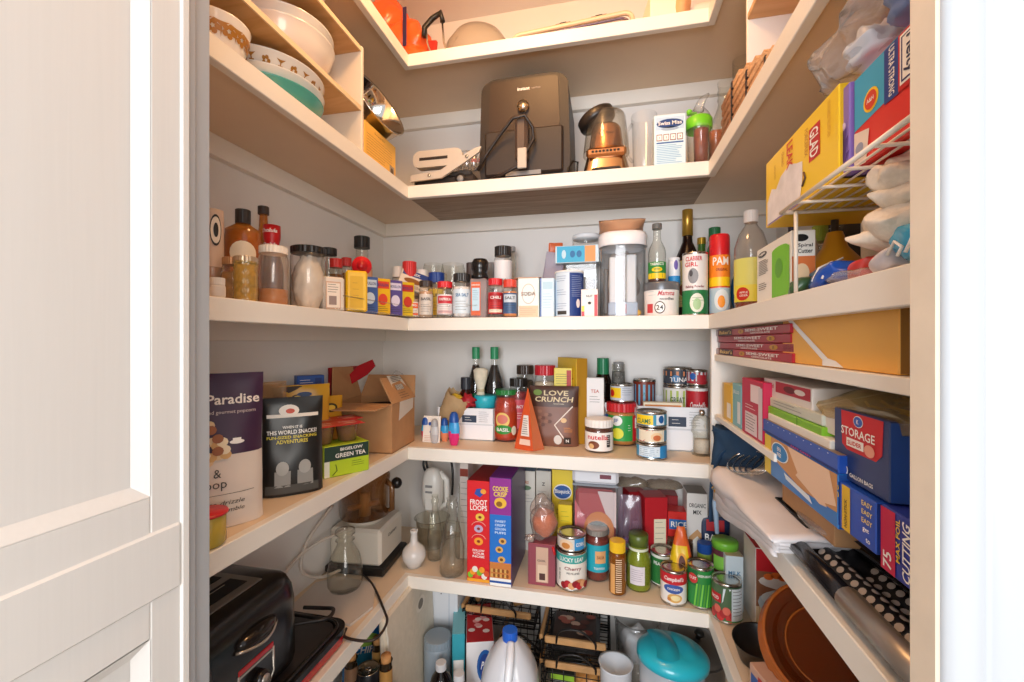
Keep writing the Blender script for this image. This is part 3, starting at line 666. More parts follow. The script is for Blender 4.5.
# dimpled jar
loc, r, h = fitX(233, 258, 257, zC, -.568)
t = Thing('dimpled_jar', 'dimpled glass jar of yellow grains with silver lid', 'jar'); b = t.part('body')
def fn(u, v):
    a = 2*PI*u; q = r*(1+.05*math.sin(a*10)*math.sin(v*PI*9)); return (q*math.cos(a), q*math.sin(a), v*(h-.008))
b.grid(fn, 60, 36, GL('#F0DFA8', .8, .05, 'dimple', body='#D9B860', amt=.35), wrap=True)
c = t.part('contents'); c.lathe([(0, .003), (r*.9, .003), (r*.9, h*.82), (0, h*.82)], M('#B58A34', .6, noise_=.5, scale=120), 20); l = t.part('lid'); ridged(l, r*.98, h-.010, h, M('#C9B49A', .3, .7), 26); t.put(loc)
loc, r, h = fitX(258, 289, 247, zC, -.585)
t = jar('clear plastic jar with white lid and amber honey at the bottom', r, h, M('#EFE6DA', .4), .013, GL('#F6EDE2', .88, .08, 'cl', amt=.1), M('#C47A2E', .2), .32, name='honey_jar', lr=.94); t.put(loc)
loc, r, h = fitX(288, 325, 247, zC, -.605)
t = jar('large clear jar with black lid holding a bag of white flour', r, h, M('#1E1A18', .35), .014, PLAS, None, name='flour_jar', lr=.98, sh=.05); c = t.part('bag', label='crumpled clear bag of flour')
c.grid(lambda u, v: tuple(Vector((r*.86*math.cos(2*PI*u)*math.sin(PI*min(.97, v+.03))**.3, r*.86*math.sin(2*PI*u)*math.sin(PI*min(.985, v+.015))**.16, .004+v*h*.82))*1.0+noise.noise_vector(Vector((math.cos(2*PI*u)*4, math.sin(2*PI*u)*4, v*9)))*.005), 30, 16, M('#E4D6C4', .5), wrap=True); t.put(loc+Vector((0, .006, 0)))
loc, r, h = fitX(322, 336, 250, zC, -.70); t = bottle('tall jar with black flat cap behind the flour jar', [(0, 0), (r*1.2, 0), (r*1.2, h*.7), (r, h*.9)], M('#1E1A18'), r*1.15, (h*.92, h+.004), G2, M('#7a7a3a'), h*.6, name='spice_bottle', cat='spice bottle'); t.put(loc)
for k, (x0, x1, yt, X, c, lab) in enumerate(((329, 343, 259, -.655, '#C8261D', 'small spice bottle with red cap behind the white label jar'), (341, 352, 258, -.66, '#C8261D', 'small spice bottle with red and white top beside grill-mix bottle'))):
    loc, r, h = fitX(x0, x1, yt, zC, X); t = spice(lab, r, h, M(c, .35), .022, G2, M('#6E4A22', .6, noise_=.4, scale=90)); t.put(loc)
# white plastic canister with nutrition label
loc, r, h = fitX(321, 345, 277, zC, -.575)
t = carton('white squarish seasoning tin with small printed table beside the yellow box', .044, .040, h*.98, M('#E9E2DA', .4), lambda p, mp, w, h: (p.drect(mp, -w*.38, h*.08, w*.3, h*.86, M('#D9B8A0')), p.drect(mp, -w*.34, h*.12, w*.26, h*.82, M('#F3EBE2'), .0006), p.drect(mp, -w*.25, h*.2, w*.1, h*.45, M('#9A8A88'), .001), p.lines(mp, -w*.3, w*.2, h*.78, 4, h*.07, TXT)), 'seasoning_tin', 'tin', b=.004); t.put((loc.x-.004, loc.y, zC), 52)
# ------- clear divided bin on a thin tray with cartons, in the inner left corner
loc0, r, h = fitX(343, 366, 272, zC, -.565)
t = carton('bright yellow square canister with embossed side in the clear bin', .046, .040, h-.004, M('#F0C316', .35), lambda p, mp, w, h: (p.drect(mp, -w*.32, h*.1, w*.28, h*.86, M('#E2B40E')), p.lines(mp, -w*.2, w*.1, h*.7, 3, h*.15, M('#B88A10'))), 'yellow_canister', 'canister', b=.004); t.put((-.560, loc0.y-.003, zC+.004), 40)
t = Thing('lid_disc', 'round red plastic lid facing forward above the yellow canister', 'lid'); p = t.part('disc'); p.tube([(0, 0, 0), (0, -.014, 0)], .0225, M('#D8202A', .3), 28); p.tube([(0, -.014, 0), (0, -.0155, 0)], .013, M('#B81620', .3), 22)
loc1, r, h1 = fitX(350, 368, 264, zC, -.585); t.put((-.583, loc1.y+.006, zC+h-.004+.0245+.002), 40)
cols = [('#3F62A8', '#C9DCF0', 'blue and white stock cube carton'), ('#E9B91C', '#D8452A', 'yellow and red stock cube carton'), ('#5A4E96', '#DCD6EE', 'purple and white stock cube carton'), ('#E0C02A', '#C83A2A', 'yellow carton nearest the clear bin end')]
ya = -.60
for k, (c, c2, lab) in enumerate(cols):
    a = 366+k*8.5; loc, r, h = fitX(a, a+9, 276+k*2, zC, -.560)
    def dk(p, mp, w, h, c2=c2): p.drect(mp, -w*.4, h*.72, w*.4, h*.92, M(c2)); p.text('BOUILLON', mp, 0, h*.82, h*.08, M('#2A3A7A'), w*.7); p.dell(mp, 0, h*.42, w*.3, h*.16, M(c2)); p.lines(mp, -w*.35, w*.35, h*.22, 3, h*.05, TXT)
    q = .040
    t = carton('small '+lab+' in the bin', q, .028, h-.006, M(c, .4), dk, 'stock_carton', 'box', 'small cartons in the clear bin'); t.put((loc.x-.014+k*.012, loc.y+.012, zC+.005), 52)
# tilted carton of mix
def dk(p, mp, w, h): p.drect(mp, -w*.45, h*.66, w*.45, h*.95, M('#26458F')); p.text('MIX', mp, 0, h*.8, h*.14, W_); p.dell(mp, -w*.05, h*.42, w*.3, h*.14, M('#8E5A2E')); p.lines(mp, -w*.4, w*.4, h*.2, 3, h*.05, TXT)
t = carton('white and blue baking mix packet leaning over the yellow cartons', .085, .014, .075, M('#E6E0D6', .45), dk, 'mix_packet', 'packet'); t.put((-.545, 1.135, zC+.080), 30, -35, 18)
# tall bottle with black cap
loc, r, h = fitX(354, 370, 237, zC, -.655)
t = bottle('taller seasoning bottle with black cap and clear neck behind the red lid', [(0, 0), (r*1.3, 0), (r*1.3, h*.62), (r*.8, h*.72), (r*.75, h*.92)], K_, r*1.0, (h*.86, h), G2, M('#C98A6A', .5), h*.55, (h*.3, h*.6, M('#D9A78A'), r*1.32), name='seasoning_bottle'); t.put(loc)
# turntable/bin
t = Thing('clear_bin', 'low clear plastic corner bin holding the small cartons and spice jars', 'bin'); p = t.part('base')
pts = []
for px, yy in ((330, 0), (345, 0), (362, 0), (385, 0), (405, 0), (425, 0), (442, 0)): pass
o = [(-.600, .79), (-.537, .80), (-.534, .95), (-.530, 1.06), (-.51, 1.092), (-.45, 1.090), (-.335, 1.090), (-.335, 1.25), (-.60, 1.25)]
p.prism(o, 0, .002, GL('#BDB4AE', .7, .1, 'bin_base', amt=.3), 'xy')
q = t.part('rim'); q.tube([(x, y, .006) for x, y in o], .0022, PLAS, 6, True)
q.tube([(x, y, .033) for x, y in o[1:7]], .0014, PLAS, 6)
t.put((0, 0, zC))
# ================================================================ spice shelf, back run
def splab(txt, c1, c2=None, tc=None, low=None):
    def f(p, mp, r, h):
        z0, z1 = h*.12, h*.62
        if c2: p.drect(mp, -r*1.0, z0+(z1-z0)*.55, r*1.0, z1-.002, M(c2))
        p.text(txt, mp, 0, z0+(z1-z0)*.78, h*.075, tc or W_, r*1.5)
        p.lines(mp, -r*.8, r*.8, z0+(z1-z0)*.5, 4, h*.06, TXT, .0007)
        if low: p.drect(mp, -r, z0+.001, r, z0+h*.09, M(low))
    return f
def sp(x0, x1, yt, Y, cap, lab, capc, caph=.2, body=None, fill=None, bandc=None, txt='SPICE', c2=None, tc=None, low=None, name='spice_bottle', lr=.93, cat='spice bottle', g=None):
    loc, r, h = fit(x0, x1, yt, zC, Y)
    t = jar(lab, r, h, M(capc, .35), h*caph, body or PLAS, M(fill, .6, noise_=.3, scale=90) if fill else None, .85, splab(txt, None, c2, tc, low) if bandc else None, (h*.1, h*.64, M(bandc, .45)) if bandc else None, name, cat, g, lr=lr, sh=.06)
    t.put(loc); return t
sp(392, 404, 267, 1.18, 0, 'small bottle with white cap behind the clear bin', '#E6E0DA', .2, PLAS, '#B58A5A', '#EDE6DE', 'GARLIC', '#C9BFA8', TXT)
sp(402, 417, 262, 1.17, 0, 'spice bottle with tall red cap behind the clear bin', '#D32A2A', .26, PLAS, '#A8623A', None)
sp(404, 419, 293, 1.105, 0, 'clear spice bottle with orange and white label at bin front', '#6a5a50', .12, PLAS, '#B9A28E', '#E8E0D8', 'CUMIN', '#E8643A', W_, '#E8643A')
sp(419, 433, 281, 1.112, 0, 'clear spice bottle with dark brown cap at bin front', '#3a2c26', .16, PLAS, '#C9A27E', '#D9D2CA', 'BASIL', None, TXT)
sp(416, 428, 270, 1.21, 0, 'white-capped bottle behind the dark brown cap bottle', '#E9E5E2', .25, M('#E3DED8', .4), None)
sp(428, 445, 273, 1.19, 0, 'spice bottle with dark blue cap and yellow label', '#163C8E', .22, PLAS, '#C8B070', '#E9C944', 'CURRY', None, TXT)
for x0, x1, lab in ((423, 444, 'empty clear mug-shaped jar at left of the clear pair'), (441, 465, 'empty clear mug-shaped jar at right of the clear pair')):
    loc, r, h = fit(x0, x1, 264, zC, 1.285); t = Thing('glass_mug', lab, 'mug', 'clear glass mugs behind the spices'); p = t.part('glass'); p.lathe([(0, .002), (r*.9, 0), (r, .01), (r, h*.9), (r*.9, h)], G2, 26)
    q = t.part('handle'); q.tube([(r, 0, h*.85), (r+.012, -.004, h*.8), (r+.014, -.004, h*.4), (r, 0, h*.3)], .003, G2); t.put(loc)
sp(437, 453, 282, 1.108, 0, 'spice bottle with red cap and red and white label', '#D3232B', .17, PLAS, None, '#E9DFDD', 'PAPRIKA', '#C8333F', W_, '#D9B0B0')
sp(453, 471, 274, 1.108, 0, 'spice bottle with black cap and pale blue label', '#2B2A2A', .18, PLAS, '#EDEBE8', '#D5E4EE', 'SEA SALT', None, M('#2A6A9A'))
t = sp(466, 476, 263, 1.22, 0, 'dark brown shaker bottle behind the black grinder', '#4a3a36', .3, M('#5a4640', .4), None)
t = sp(486, 497, 263, 1.24, 0, 'grey-white shaker bottle behind the black grinder', '#8a8480', .3, PLAS, '#C9C4C0', '#E4E4E6', 'PEPPER', None, TXT)
# black grinder
loc, r, h = fit(470, 489, 259, zC, 1.112)
t = Thing('spice_grinder', 'square spice grinder with domed black top and orange label', 'grinder'); b = t.part('body'); b.box(-r*.9, r*.9, -r*.85, r*.85, 0, h*.66, GL('#EDE9EA', .75, .08, 'acr', body='#D9C9CC', amt=.35), .003)
l = t.part('label'); mp = front(r*1.7); l.drect(mp, -r*.72, .006, r*.3, h*.6, M('#D8643A'), .0006, 1); l.drect(mp, -r*.62, h*.12, r*.2, h*.5, M('#BFDDEE'), .001, 1); l.text('GRINDER', mp, -r*.2, h*.55, .004, W_, off=.0014); l.lines(mp, -r*.55, r*.12, h*.46, 6, .005, M('#5a86a0'), .0008, .0013)
c = t.part('cap', label='glossy black domed cap'); c.lathe([(r*.5, h*.64), (r*.9, h*.66), (r*.92, h*.72), (r*.72, h*.77), (r*.9, h*.83), (r*.95, h*.93), (r*.7, h), (0, h)], M('#1c1a1a', .2), 28); t.put((loc.x, 1.118, zC))
sp(488, 503, 279, 1.107, 0, 'spice bottle with red cap and all-red label', '#D3232B', .17, PLAS, None, '#C02A2E', 'CHILI', '#A81820', W_, '#E9E0C8')
sp(503, 517, 280, 1.107, 0, 'small dark blue spice tin with red cap', '#D8432E', .2, PLAS, '#D98A4A', '#3E5E88', 'SALT', '#C9D4DE', TXT)
loc, r, h = fit(494, 512, 247, zC, 1.19)
t = spice('tallest spice bottle with black cap and white label at back', r, h, M('#262423', .35), h*.13, PLAS, M('#C9C2C0', .6), (h*.1, h*.8, M('#DFE3E8')), splab('ONION', None, None, TXT)); t.put(loc)
loc, r, h = fit(504, 516, 247, zC, 1.30); t = jar('clear bottle with grey top behind the tallest spice bottle', r, h, M('#A9A6A4', .4), .015, G2, name='glass_bottle', cat='bottle'); t.put(loc)
# open cartons of soda powder: light blue/peach
def soda(p, mp, w, h):
    p.drect(mp, -w*.46, h*.02, w*.46, h*.3, M('#EDC7A8')); p.dell(mp, 0, h*.6, w*.32, h*.26, M('#C9C0B4')); p.dell(mp, 0, h*.6, w*.29, h*.235, M('#F1F1EC'), .0009); p.text('SODA', mp, 0, h*.6, h*.1, M('#D88A5A')); p.lines(mp, -w*.4, w*.4, h*.24, 4, h*.05, M('#B99A80'))
loc, w, h = fitbox(518, 539, 278, zC, 1.115); t = carton('open pale blue and peach soda carton with circular mark', w, .045, h, M('#DCECEA', .45), soda, 'soda_carton')
p = t.part('flap'); p.box(-w/2-.012, w/2, -.02, .026, h+.001, h+.0022, M('#D9A27E', .6)); p = t.part('flap'); p.box(-w/2, w/2, .022, .024, h, h+.008, M('#7a5a44', .6)); t.put((loc.x, 1.137, zC))
loc, w, h = fitbox(540, 554, 278, zC, 1.115); t = carton('narrow pale blue soda carton with blue edge beside open one', w, .045, h, M('#CFE6F2', .45), lambda p, mp, w, h: (p.drect(mp, -w*.48, 0.001, -w*.40, h, BLU), p.drect(mp, -w*.3, h*.72, w*.4, h*.9, M('#B5D6E6')), p.lines(mp, -w*.3, w*.4, h*.6, 6, h*.07, M('#A3C3D4'))), 'soda_carton'); t.put((loc.x, 1.137, zC))
t = pouch('grey and orange snack pouch leaning behind the blue canister', .055, .195, .02, M('#9C92A0', .4), None, 'snack_pouch', seed=21, wob=.006); t.put((ratio(546)*1.26, 1.23, zC+.0), 8, 0, 10)
t = pouch('torn bright orange foil pouch standing beside the grey pouch', .055, .232, .022, M('#D9622A', .4), None, 'foil_pouch', seed=22, wob=.012, pinch=-.3); t.put((ratio(556)*1.30, 1.285, zC))
# blue canister
loc, r, h = fit(553, 583, 271, zC, 1.113)
def dk(p, mp, r, h):
    p.drect(mp, -r*1.0, .003, r*.1, h-.004, M('#D3E2EF'), .0006, 8); p.drect(mp, r*.1, .003, r*1.35, h-.004, M('#1D3F86'), .0006, 8)
    for k in range(3): p.lines(mp, -r*.9, -r*.1, h*(.9-.3*k), 3, h*.05, M('#5E7FA8'), .0009, .001, k)
    p.lines(mp, r*.25, r*1.1, h*.9, 12, h*.04, M('#C9D6EC'), .0006, .001); p.dell(mp, r*.7, h*.3, r*.14, h*.1, W_, .001); p.drect(mp, -r*.8, h*.06, -r*.1, h*.14, TXT, .001)
t = Thing('salt_canister', 'round blue and white salt canister', 'canister'); b = t.part('body'); b.lathe([(0, 0), (r, 0), (r, h-.003), (r*.97, h)], M('#C4D4E4', .45), 32); dk(b, cyl(r), r, h); l = t.part('lid'); l.lathe([(r*.98, h-.001), (r*1.01, h), (r*1.0, h+.003), (0, h+.003)], W_, 32); t.put((loc.x, 1.113+r, zC))
# small carton white/red/yellow
loc, w, h = fitbox(581, 598, 289, zC, 1.112)
t = carton('small white carton with rainbow stripe and red side', w, .03, h, M('#EFEAE6', .45), lambda p, mp, w, h: (p.drect(mp, -w*.47, .002, -w*.3, h*.2, RED), p.drect(mp, -w*.47, h*.2, -w*.3, h*.4, YEL), p.drect(mp, w*.28, .002, w*.47, h*.8, RED), p.text('NUT', mp, 0, h*.75, h*.08, TXT), p.dell(mp, .0, h*.5, w*.1, h*.05, TXT)), 'small_carton', side=RED); t.put((loc.x, 1.130, zC))
# stack: clear box, blue flat carton, white tub
loc, w, h = fitbox(577, 600, 262, zC, 1.20)
t = Thing('clear_box', 'clear plastic food box under the flat cyan carton', 'box'); p = t.part('body'); p.box(-w/2-.03, w/2, -.045, .045, 0, h, PLAS, .006); q = t.part('contents', label='grey contents'); q.box(-w/2-.02, w/2-.01, -.035, .035, .004, h*.75, M('#8E939A', .6, noise_=.3, scale=40), .004); t.put((loc.x-.005, 1.245, zC)); zz = zC+h
loc, w, hh = fitbox(555, 599, 245, zz, 1.20); hh = max(hh, .03)
def dk(p, mp, w, h): p.drect(mp, -w*.46, .002, w*.18, h-.002, M('#39B3DC')); p.drect(mp, w*.18, .002, w*.42, h-.002, M('#EFA25A')); p.ball; p.dell(mp, -w*.3, h*.5, w*.05, h*.25, M('#CDEAF6'), .0009); p.dell(mp, -w*.1, h*.5, w*.06, h*.2, M('#1B6FA8'), .0009); p.dell(mp, w*.05, h*.5, w*.06, h*.2, M('#1B6FA8'), .0009)
t = carton('flat cyan and orange carton lying on the clear box', w, .08, hh, M('#D5E7EE', .4), dk, 'flat_carton'); t.put((loc.x, 1.245, zz+.0005)); zz += hh+.001
loc, r, h3 = fit(570, 598, 235, zz, 1.25); t = jar('small clear tub with white lid topping the cyan carton', r, max(h3, .028), M('#E9ECF0', .4), .012, PLAS, name='lidded_tub', cat='tub', lr=1.0, rough_lid=False); t.put(loc+Vector((.006, .01, 0)))
# big clear canister
loc, r, h = fit(598, 647, 235, zC, 1.19); r *= .98
t = Thing('storage_canister', 'large clear canister with white lid full of snack bags', 'canister'); b = t.part('body')
def sq(rr_, p=.6):
    return lambda u, v: None
def canb(u, v): a = 2*PI*u; f = lambda s_: math.copysign(abs(s_)**.7, s_); return (r*.95*f(math.cos(a)), r*.95*f(math.sin(a)), v*h*.84)
b.grid(canb, 44, 6, GL('#EEF2F6', .85, .06, 'can_plastic', amt=.05), wrap=True)
l = t.part('lid')
def lidf(u, v):
    a = 2*PI*u; f = lambda s_: math.copysign(abs(s_)**.7, s_); k = (1, 1.02, 1.02, .97, .0)[round(v*4)]; z = (.84, .85, .96, 1.0, 1.0)[round(v*4)]; return (r*k*f(math.cos(a)), r*k*f(math.sin(a)), z*h)
l.grid(lidf, 44, 4, M('#EDEEF2', .35), wrap=True); q = t.part('band', label='clear lid band'); q.lathe([(r*.97, h*.80), (r*.99, h*.82), (r*.97, h*.84)], PLAS, 36)
c = t.part('white_packet', label='white packets inside'); c.box(-r*.55, r*.0, -r*.62, -r*.5, .035, h*.72, M('#F2F4F6', .5), .003); c.box(r*.15, r*.55, -r*.62, -r*.5, .035, h*.74, M('#E9EDF0', .5), .003)
c = t.part('brown_packet', label='brown and grey packets inside'); c.ball((0, .01, h*.42), r*.72, r*.55, h*.38, M('#A9978C', .6, noise_=.4, scale=30), jit=.25); c.box(-r*.8, -r*.6, -r*.2, 0, .01, h*.6, M('#6B655F', .5), .003)
c = t.part('printed_packet', label='pale blue printed packet at the bottom'); c.box(-r*.6, r*.6, -r*.70, -r*.6, .004, .040, M('#B9CBE0', .5), .003); c.ball((r*.55, -r*.6, .012), .012, .004, .009, M('#E8B020')); c.box(r*.1, r*.14, -r*.72, -r*.69, .01, .035, M('#C84A3A'), .001); c.box(-r*.1, -r*.06, -r*.72, -r*.69, .01, .03, M('#3E7A50'), .001)
t.put((loc.x, 1.20, zC)); hc = h
t = pouch('tan bag of crackers lying on the canister lid', .118, .095, .030, M('#D3A07A', .5), lambda p, mp, w, h: (p.dell(mp, 0, h*.5, w*.22, h*.2, M('#E9D6C4')), p.text('CEREAL', mp, w*.0, h*.5, .012, M('#B05A3A'))), 'cracker_bag', seed=31, wob=.006, topk=1.2); t.put((loc.x-.003, 1.235, zC+hc+.017), 0, 84)
# green label sauce bottle on tub
loc, r, h = fit(645, 682, 281, zC, 1.112)
def dk(p, mp, r, h):
    p.text('Mamma', mp, r*.15, h*.66, h*.14, M('#B8383A'), r*.95, shear=.3); p.text('noodles', mp, r*.2, h*.5, h*.08, TXT, r*.8)
    p.lines(mp, -r*.9, -r*.4, h*.72, 2, h*.1, M('#9ABFC0')); p.drect(mp, -r*1.0, h*.1, -r*.6, h*.36, M('#C8464A')); p.dell(mp, -r*.2, h*.25, r*.3, h*.18, TXT, .0008); p.dell(mp, -r*.2, h*.25, r*.25, h*.15, W_, .001); p.text('24', mp, -r*.2, h*.25, h*.14, K_, off=.0013)
t = Thing('food_tub', 'short white round tub with dark grey lid and red script', 'tub'); b = t.part('body'); b.lathe([(0, 0), (r*.95, 0), (r*.97, h*.03), (r, h*.76)], M('#EDE9E6', .4), 36); dk(b, cyl(r*.985), r, h); l = t.part('lid'); l.lathe([(r*1.02, h*.76), (r*1.02, h*.95), (r*.98, h), (0, h)], M('#6E7278', .3, .3), 36); t.put((loc.x, 1.112+r, zC)); zt = zC+h+.0005
loc, r, h = fit(648, 666, 224, zt, 1.16)
def dk(p, mp, r, h): p.drect(mp, -r*1.2, .010, r*1.2, .024, YEL); p.text('TABASCO', mp, 0, .047, .007, W_, r*1.6); p.dell(mp, 0, .033, r*.6, .006, YEL); p.text('GREEN', mp, 0, .034, .004, GRN, off=.0012)
t = bottle('small sauce bottle with dark cap and green label standing on the tub', [(0, .001), (r*.95, 0), (r, .003), (r, h*.50), (r*.9, h*.58), (r*.45, h*.72), (r*.40, h*.95)], M('#6a6a66', .4), r*.55, (h-.014, h), G2, M('#5A2A1A', .3), .012, (.012, .053, M('#2C8A3A', .45), r*1.01), dk, 'sauce_bottle'); t.put((loc.x, 1.16, zt))
loc, r, h = fit(667, 679, 258, zt, 1.19)
t = jar('small white tub with sky blue base beside the green label bottle', r, h, M('#E2E6EC', .4), h*.1, M('#E2E6EC', .4), None, deco=lambda p, mp, r, h: p.dell(mp, r*.3, h*.7, r*.35, h*.18, M('#6A5AA8')), lab=(.001, h*.3, M('#2A8ED0')), name='small_tub', cat='tub'); t.put((loc.x+.003, 1.19, zt))
# balsamic bottle
loc, r, h = fit(675, 700, 210, zC, 1.255)
def dk(p, mp, r, h): p.dell(mp, -r*.3, h*.50+.0, r*.8, .020, M('#CFC08A')); p.drect(mp, -r*1.1, .05, r*.6, .10, M('#B9AC5A')); p.dell(mp, -r*.2, .075, r*.5, .018, M('#7A3A22'), .0009); p.lines(mp, -r, r*.5, .045, 3, .006, TXT)
t = bottle('dark vinegar bottle with gold foil neck, tallest on spice shelf', [(0, .001), (r*.95, 0), (r, .005), (r, h*.50), (r*.92, h*.57), (r*.42, h*.70), (r*.36, h*.80)], M('#B8903C', .3, .6), r*.44, (h*.76, h), GL('#2a1410', .5, .05, 'dark_glass', body='#1E0F0C', amt=.8), M('#160A08', .2), h*.6, (.03, h*.52, M('#C9B97E', .5), r*1.01), dk, 'vinegar_bottle', ridge=False); t.put(loc)
# baking powder tin
loc, r, h = fit(684, 711, 251, zC, 1.112)
def dk(p, mp, r, h):
    p.drect(mp, -r*1.4, .004, r*1.4, h*.40, M('#1E7A45'), .0005, 10); p.text('CLABBER', mp, -r*.1, h*.89, h*.07, RED, r*1.3); p.text('GIRL', mp, -r*.3, h*.80, h*.07, RED)
    p.dell(mp, -r*.15, h*.62, r*.4, h*.12, M('#8E9298')); p.ball; p.text('Baking Powder', mp, 0, h*.45, h*.05, M('#8a2a2a'), r*1.5); p.dell(mp, r*.15, h*.2, r*.55, h*.15, M('#E6EBDD'), .0009); p.dell(mp, r*.15, h*.18, r*.3, h*.09, M('#A8CE9A'), .0013); p.lines(mp, -r*.2, r*.7, h*.28, 2, h*.04, GRN, .0008, .0014); p.dell(mp, -r*.3, h*.66, r*.14, h*.05, M('#4a4a50'), .001)
t = can('tall baking powder tin, white above and green below', r, h, dk, M('#E9E9E9', .35)); t.put((loc.x, 1.112+r, zC))
loc, r, h = fit(697, 706, 238, zC, 1.30); t = bottle('bottle with gold cap and green glass behind the baking powder tin', [(0, 0), (r*1.3, 0), (r*1.3, h*.7), (r*.9, h*.85), (r*.85, h*.95)], M('#B08A2C', .3, .7), r, (h*.92, h), GL('#5a8a3a', .6, .1, 'gg', amt=.5), None, name='oil_bottle'); t.put(loc)
loc, r, h = fit(709, 720, 228, zC, 1.27); t = bottle('bottle with dark green cap beside the spray can', [(0, 0), (r*1.8, 0), (r*1.8, h*.68), (r*1.0, h*.82), (r*.95, h*.95)], M('#1C6A3A', .4), r*1.1, (h*.86, h), GL('#2E8A48', .6, .1, 'gg2', amt=.6), None, name='oil_bottle'); t.put(loc+Vector((0, 0, 0)))
# spray can
loc, r, h = fit(711, 733, 233, zC, 1.125)
def dk(p, mp, r, h):
    p.drect(mp, -r*1.5, h*.40, r*1.5, h*.74, M('#F08A24'), .0004, 10); p.drect(mp, -r*1.5, h*.36, r*1.5, h*.47, YEL, .0006, 10); p.text('PAM', mp, -r*.1, h*.665, h*.10, W_, r*1.5, off=.0012)
    p.text('ORIGINAL', mp, 0, h*.56, h*.035, M('#8A2A14'), r*1.1, off=.0012); p.drect(mp, -r*1.4, .006, r*1.4, h*.34, M('#B5CEDD'), .0005, 10); p.dell(mp, 0, h*.19, r*.72, h*.13, M('#DCE9F0'), .0009); p.dell(mp, -r*.05, h*.17, r*.34, h*.075, M('#F09A2A'), .0013)
t = Thing('cooking_spray_can', 'cooking spray can with red cap and orange label', 'spray can'); b = t.part('body'); b.lathe([(0, .001), (r*.94, 0), (r*.98, .003), (r*.96, h*.74), (r*.9, h*.765)], M('#D9562A', .3), 32); l = t.part('label'); l.lathe([(r*.98, .005), (r*.98, h*.73)], M('#D9562A', .35), 32); dk(l, cyl(r*.982), r, h)
c = t.part('cap', label='red cap'); c.lathe([(r*.97, h*.735), (r*.97, h*.97), (r*.88, h), (0, h)], M('#D2202A', .3), 32); t.put((loc.x, 1.125+r, zC))
# cider vinegar bottle on right wing
loc, r, h = fit(733, 770, 211, zC, 1.10); r *= .95; 
def dk(p, mp, r, h):
    p.drect(mp, -r*1.2, h*.22, r*1.25, h*.52, M('#E8E04A'), .0006, 10); p.drect(mp, r*.35, h*.22, r*1.25, h*.53, M('#7CBF3A'), .0008, 6); p.dell(mp, -r*.5, h*.36, r*.42, h*.12, M('#C8301F'), .0012); p.text('APPLE', mp, -r*.42, h*.385, h*.035, W_, r*.5, off=.0017); p.text('CIDER', mp, -r*.42, h*.33, h*.035, W_, r*.5, off=.0017)
    p.drect(mp, r*.6, h*.4, r*.85, h*.45, W_, .0012); p.drect(mp, r*.6, h*.27, r*.85, h*.35, W_, .0012)
t = bottle('large clear cider vinegar bottle with white cap and apple label', [(0, .002), (r*.85, 0), (r, .012), (r, h*.55), (r*.98, h*.65), (r*.72, h*.78), (r*.36, h*.86), (r*.34, h*.95)], M('#F2F0EE', .35), r*.42, (h*.885, h), GL('#F4EEE6', .9, .04, 'pet', amt=.06), GL('#C8451A', .6, .05, 'cider', body='#B83A12', amt=.5), h*.14, (h*.2, h*.53, M('#DCE07A', .45), r*1.005), dk, 'vinegar_bottle'); t.put((ratio(751)*1.10, 1.10, zC))
t = crumple('sky blue plastic container lid behind the cider vinegar bottle', [((0, 0, .09), .055, .02, .10)], M('#1C6FB8', .4), 'blue_canister', 'canister', 41, .002); t.put((ratio(752)*1.29, 1.29, zC), sc=(1, 1, .82))
# ================================================================ shelf D, left wing
zD = ZD+.0006
def fl(x0, x1, yt, yb, zb, X=None):   # item on a lower shelf from its visible base
    d = -zb*F/(yb-341); xm = (x0+x1)/2; return ratio(xm)*d*ray(xm)[1], d*ray(xm)[1], d
# popcorn pouch
PUR = M('#3E1F3E', .45); CRM = M('#DDCFC3', .5)
def dk(p, mp, w, h):
    p.text('PopParadise', mp, w*.09, h*.82, h*.085, M('#F2E6DC'), w*.74); p.text('handcrafted gourmet popcorn', mp, w*.10, h*.745, h*.03, M('#D9C6C0'), w*.64, bold=False)
    for k, (a, b) in enumerate(((-.16, .60), (-.04, .65), (-.10, .53), (.06, .56), (.10, .49), (-.04, .46), (-.16, .43))):
        for j in range(4): p.dell(mp, a*w+math.cos(j*1.6+k)*w*.045, b*h+math.sin(j*1.6+k)*h*.022, w*.055, h*.03, M(('#E9C89A', '#D8A868', '#F0DDBB', '#9A5A2E')[j]), .001+j*.0006, 10)
    p.dell(mp, w*.24, h*.55, w*.07, h*.014, W_, .0012); p.drect(mp, w*.20, h*.555, w*.28, h*.575, W_, .0012); p.ball
    p.text('Cookies &', mp, -w*.16, h*.36, h*.055, TXT, w*.5, bold=False); p.text('cream pop', mp, -w*.14, h*.275, h*.055, TXT, w*.56, bold=False)
    p.drect(mp, -w*.4, h*.222, w*.4, h*.225, TXT, .0012); p.text('chocolate drizzle', mp, w*.0, h*.17, h*.028, TXT, w*.6, bold=False, shear=.3); p.text('cookie crumble', mp, w*.05, h*.12, h*.028, TXT, w*.5, bold=False, shear=.3)
bx, by = -.612, .655
hh = (341-378)/F*depth(240, by)-zD
t = pouch('tall popcorn pouch, purple above and cream below, beside the doorframe', .145, .238, .06, CRM, dk, 'popcorn_pouch', seed=51, wob=.003, mf=lambda u, v: PUR if v > .47 else CRM, nv=34); t.put((-.606, .555, zD), 50, 0, 0)
# pudding tub near the door frame
loc = atZ(218, 547, zD); r = .026
t = jar('small yellow dessert cup with red foil lid at the doorframe', .024, .048, M('#C8202A', .3), .004, GL('#F0DE8A', .8, .15, 'cup', body='#E3C958', amt=.6), M('#E0C050'), .9, name='dessert_cup', cat='cup', lr=1.12, sh=.04, rough_lid=False); t.put((-.553, .500, zD))
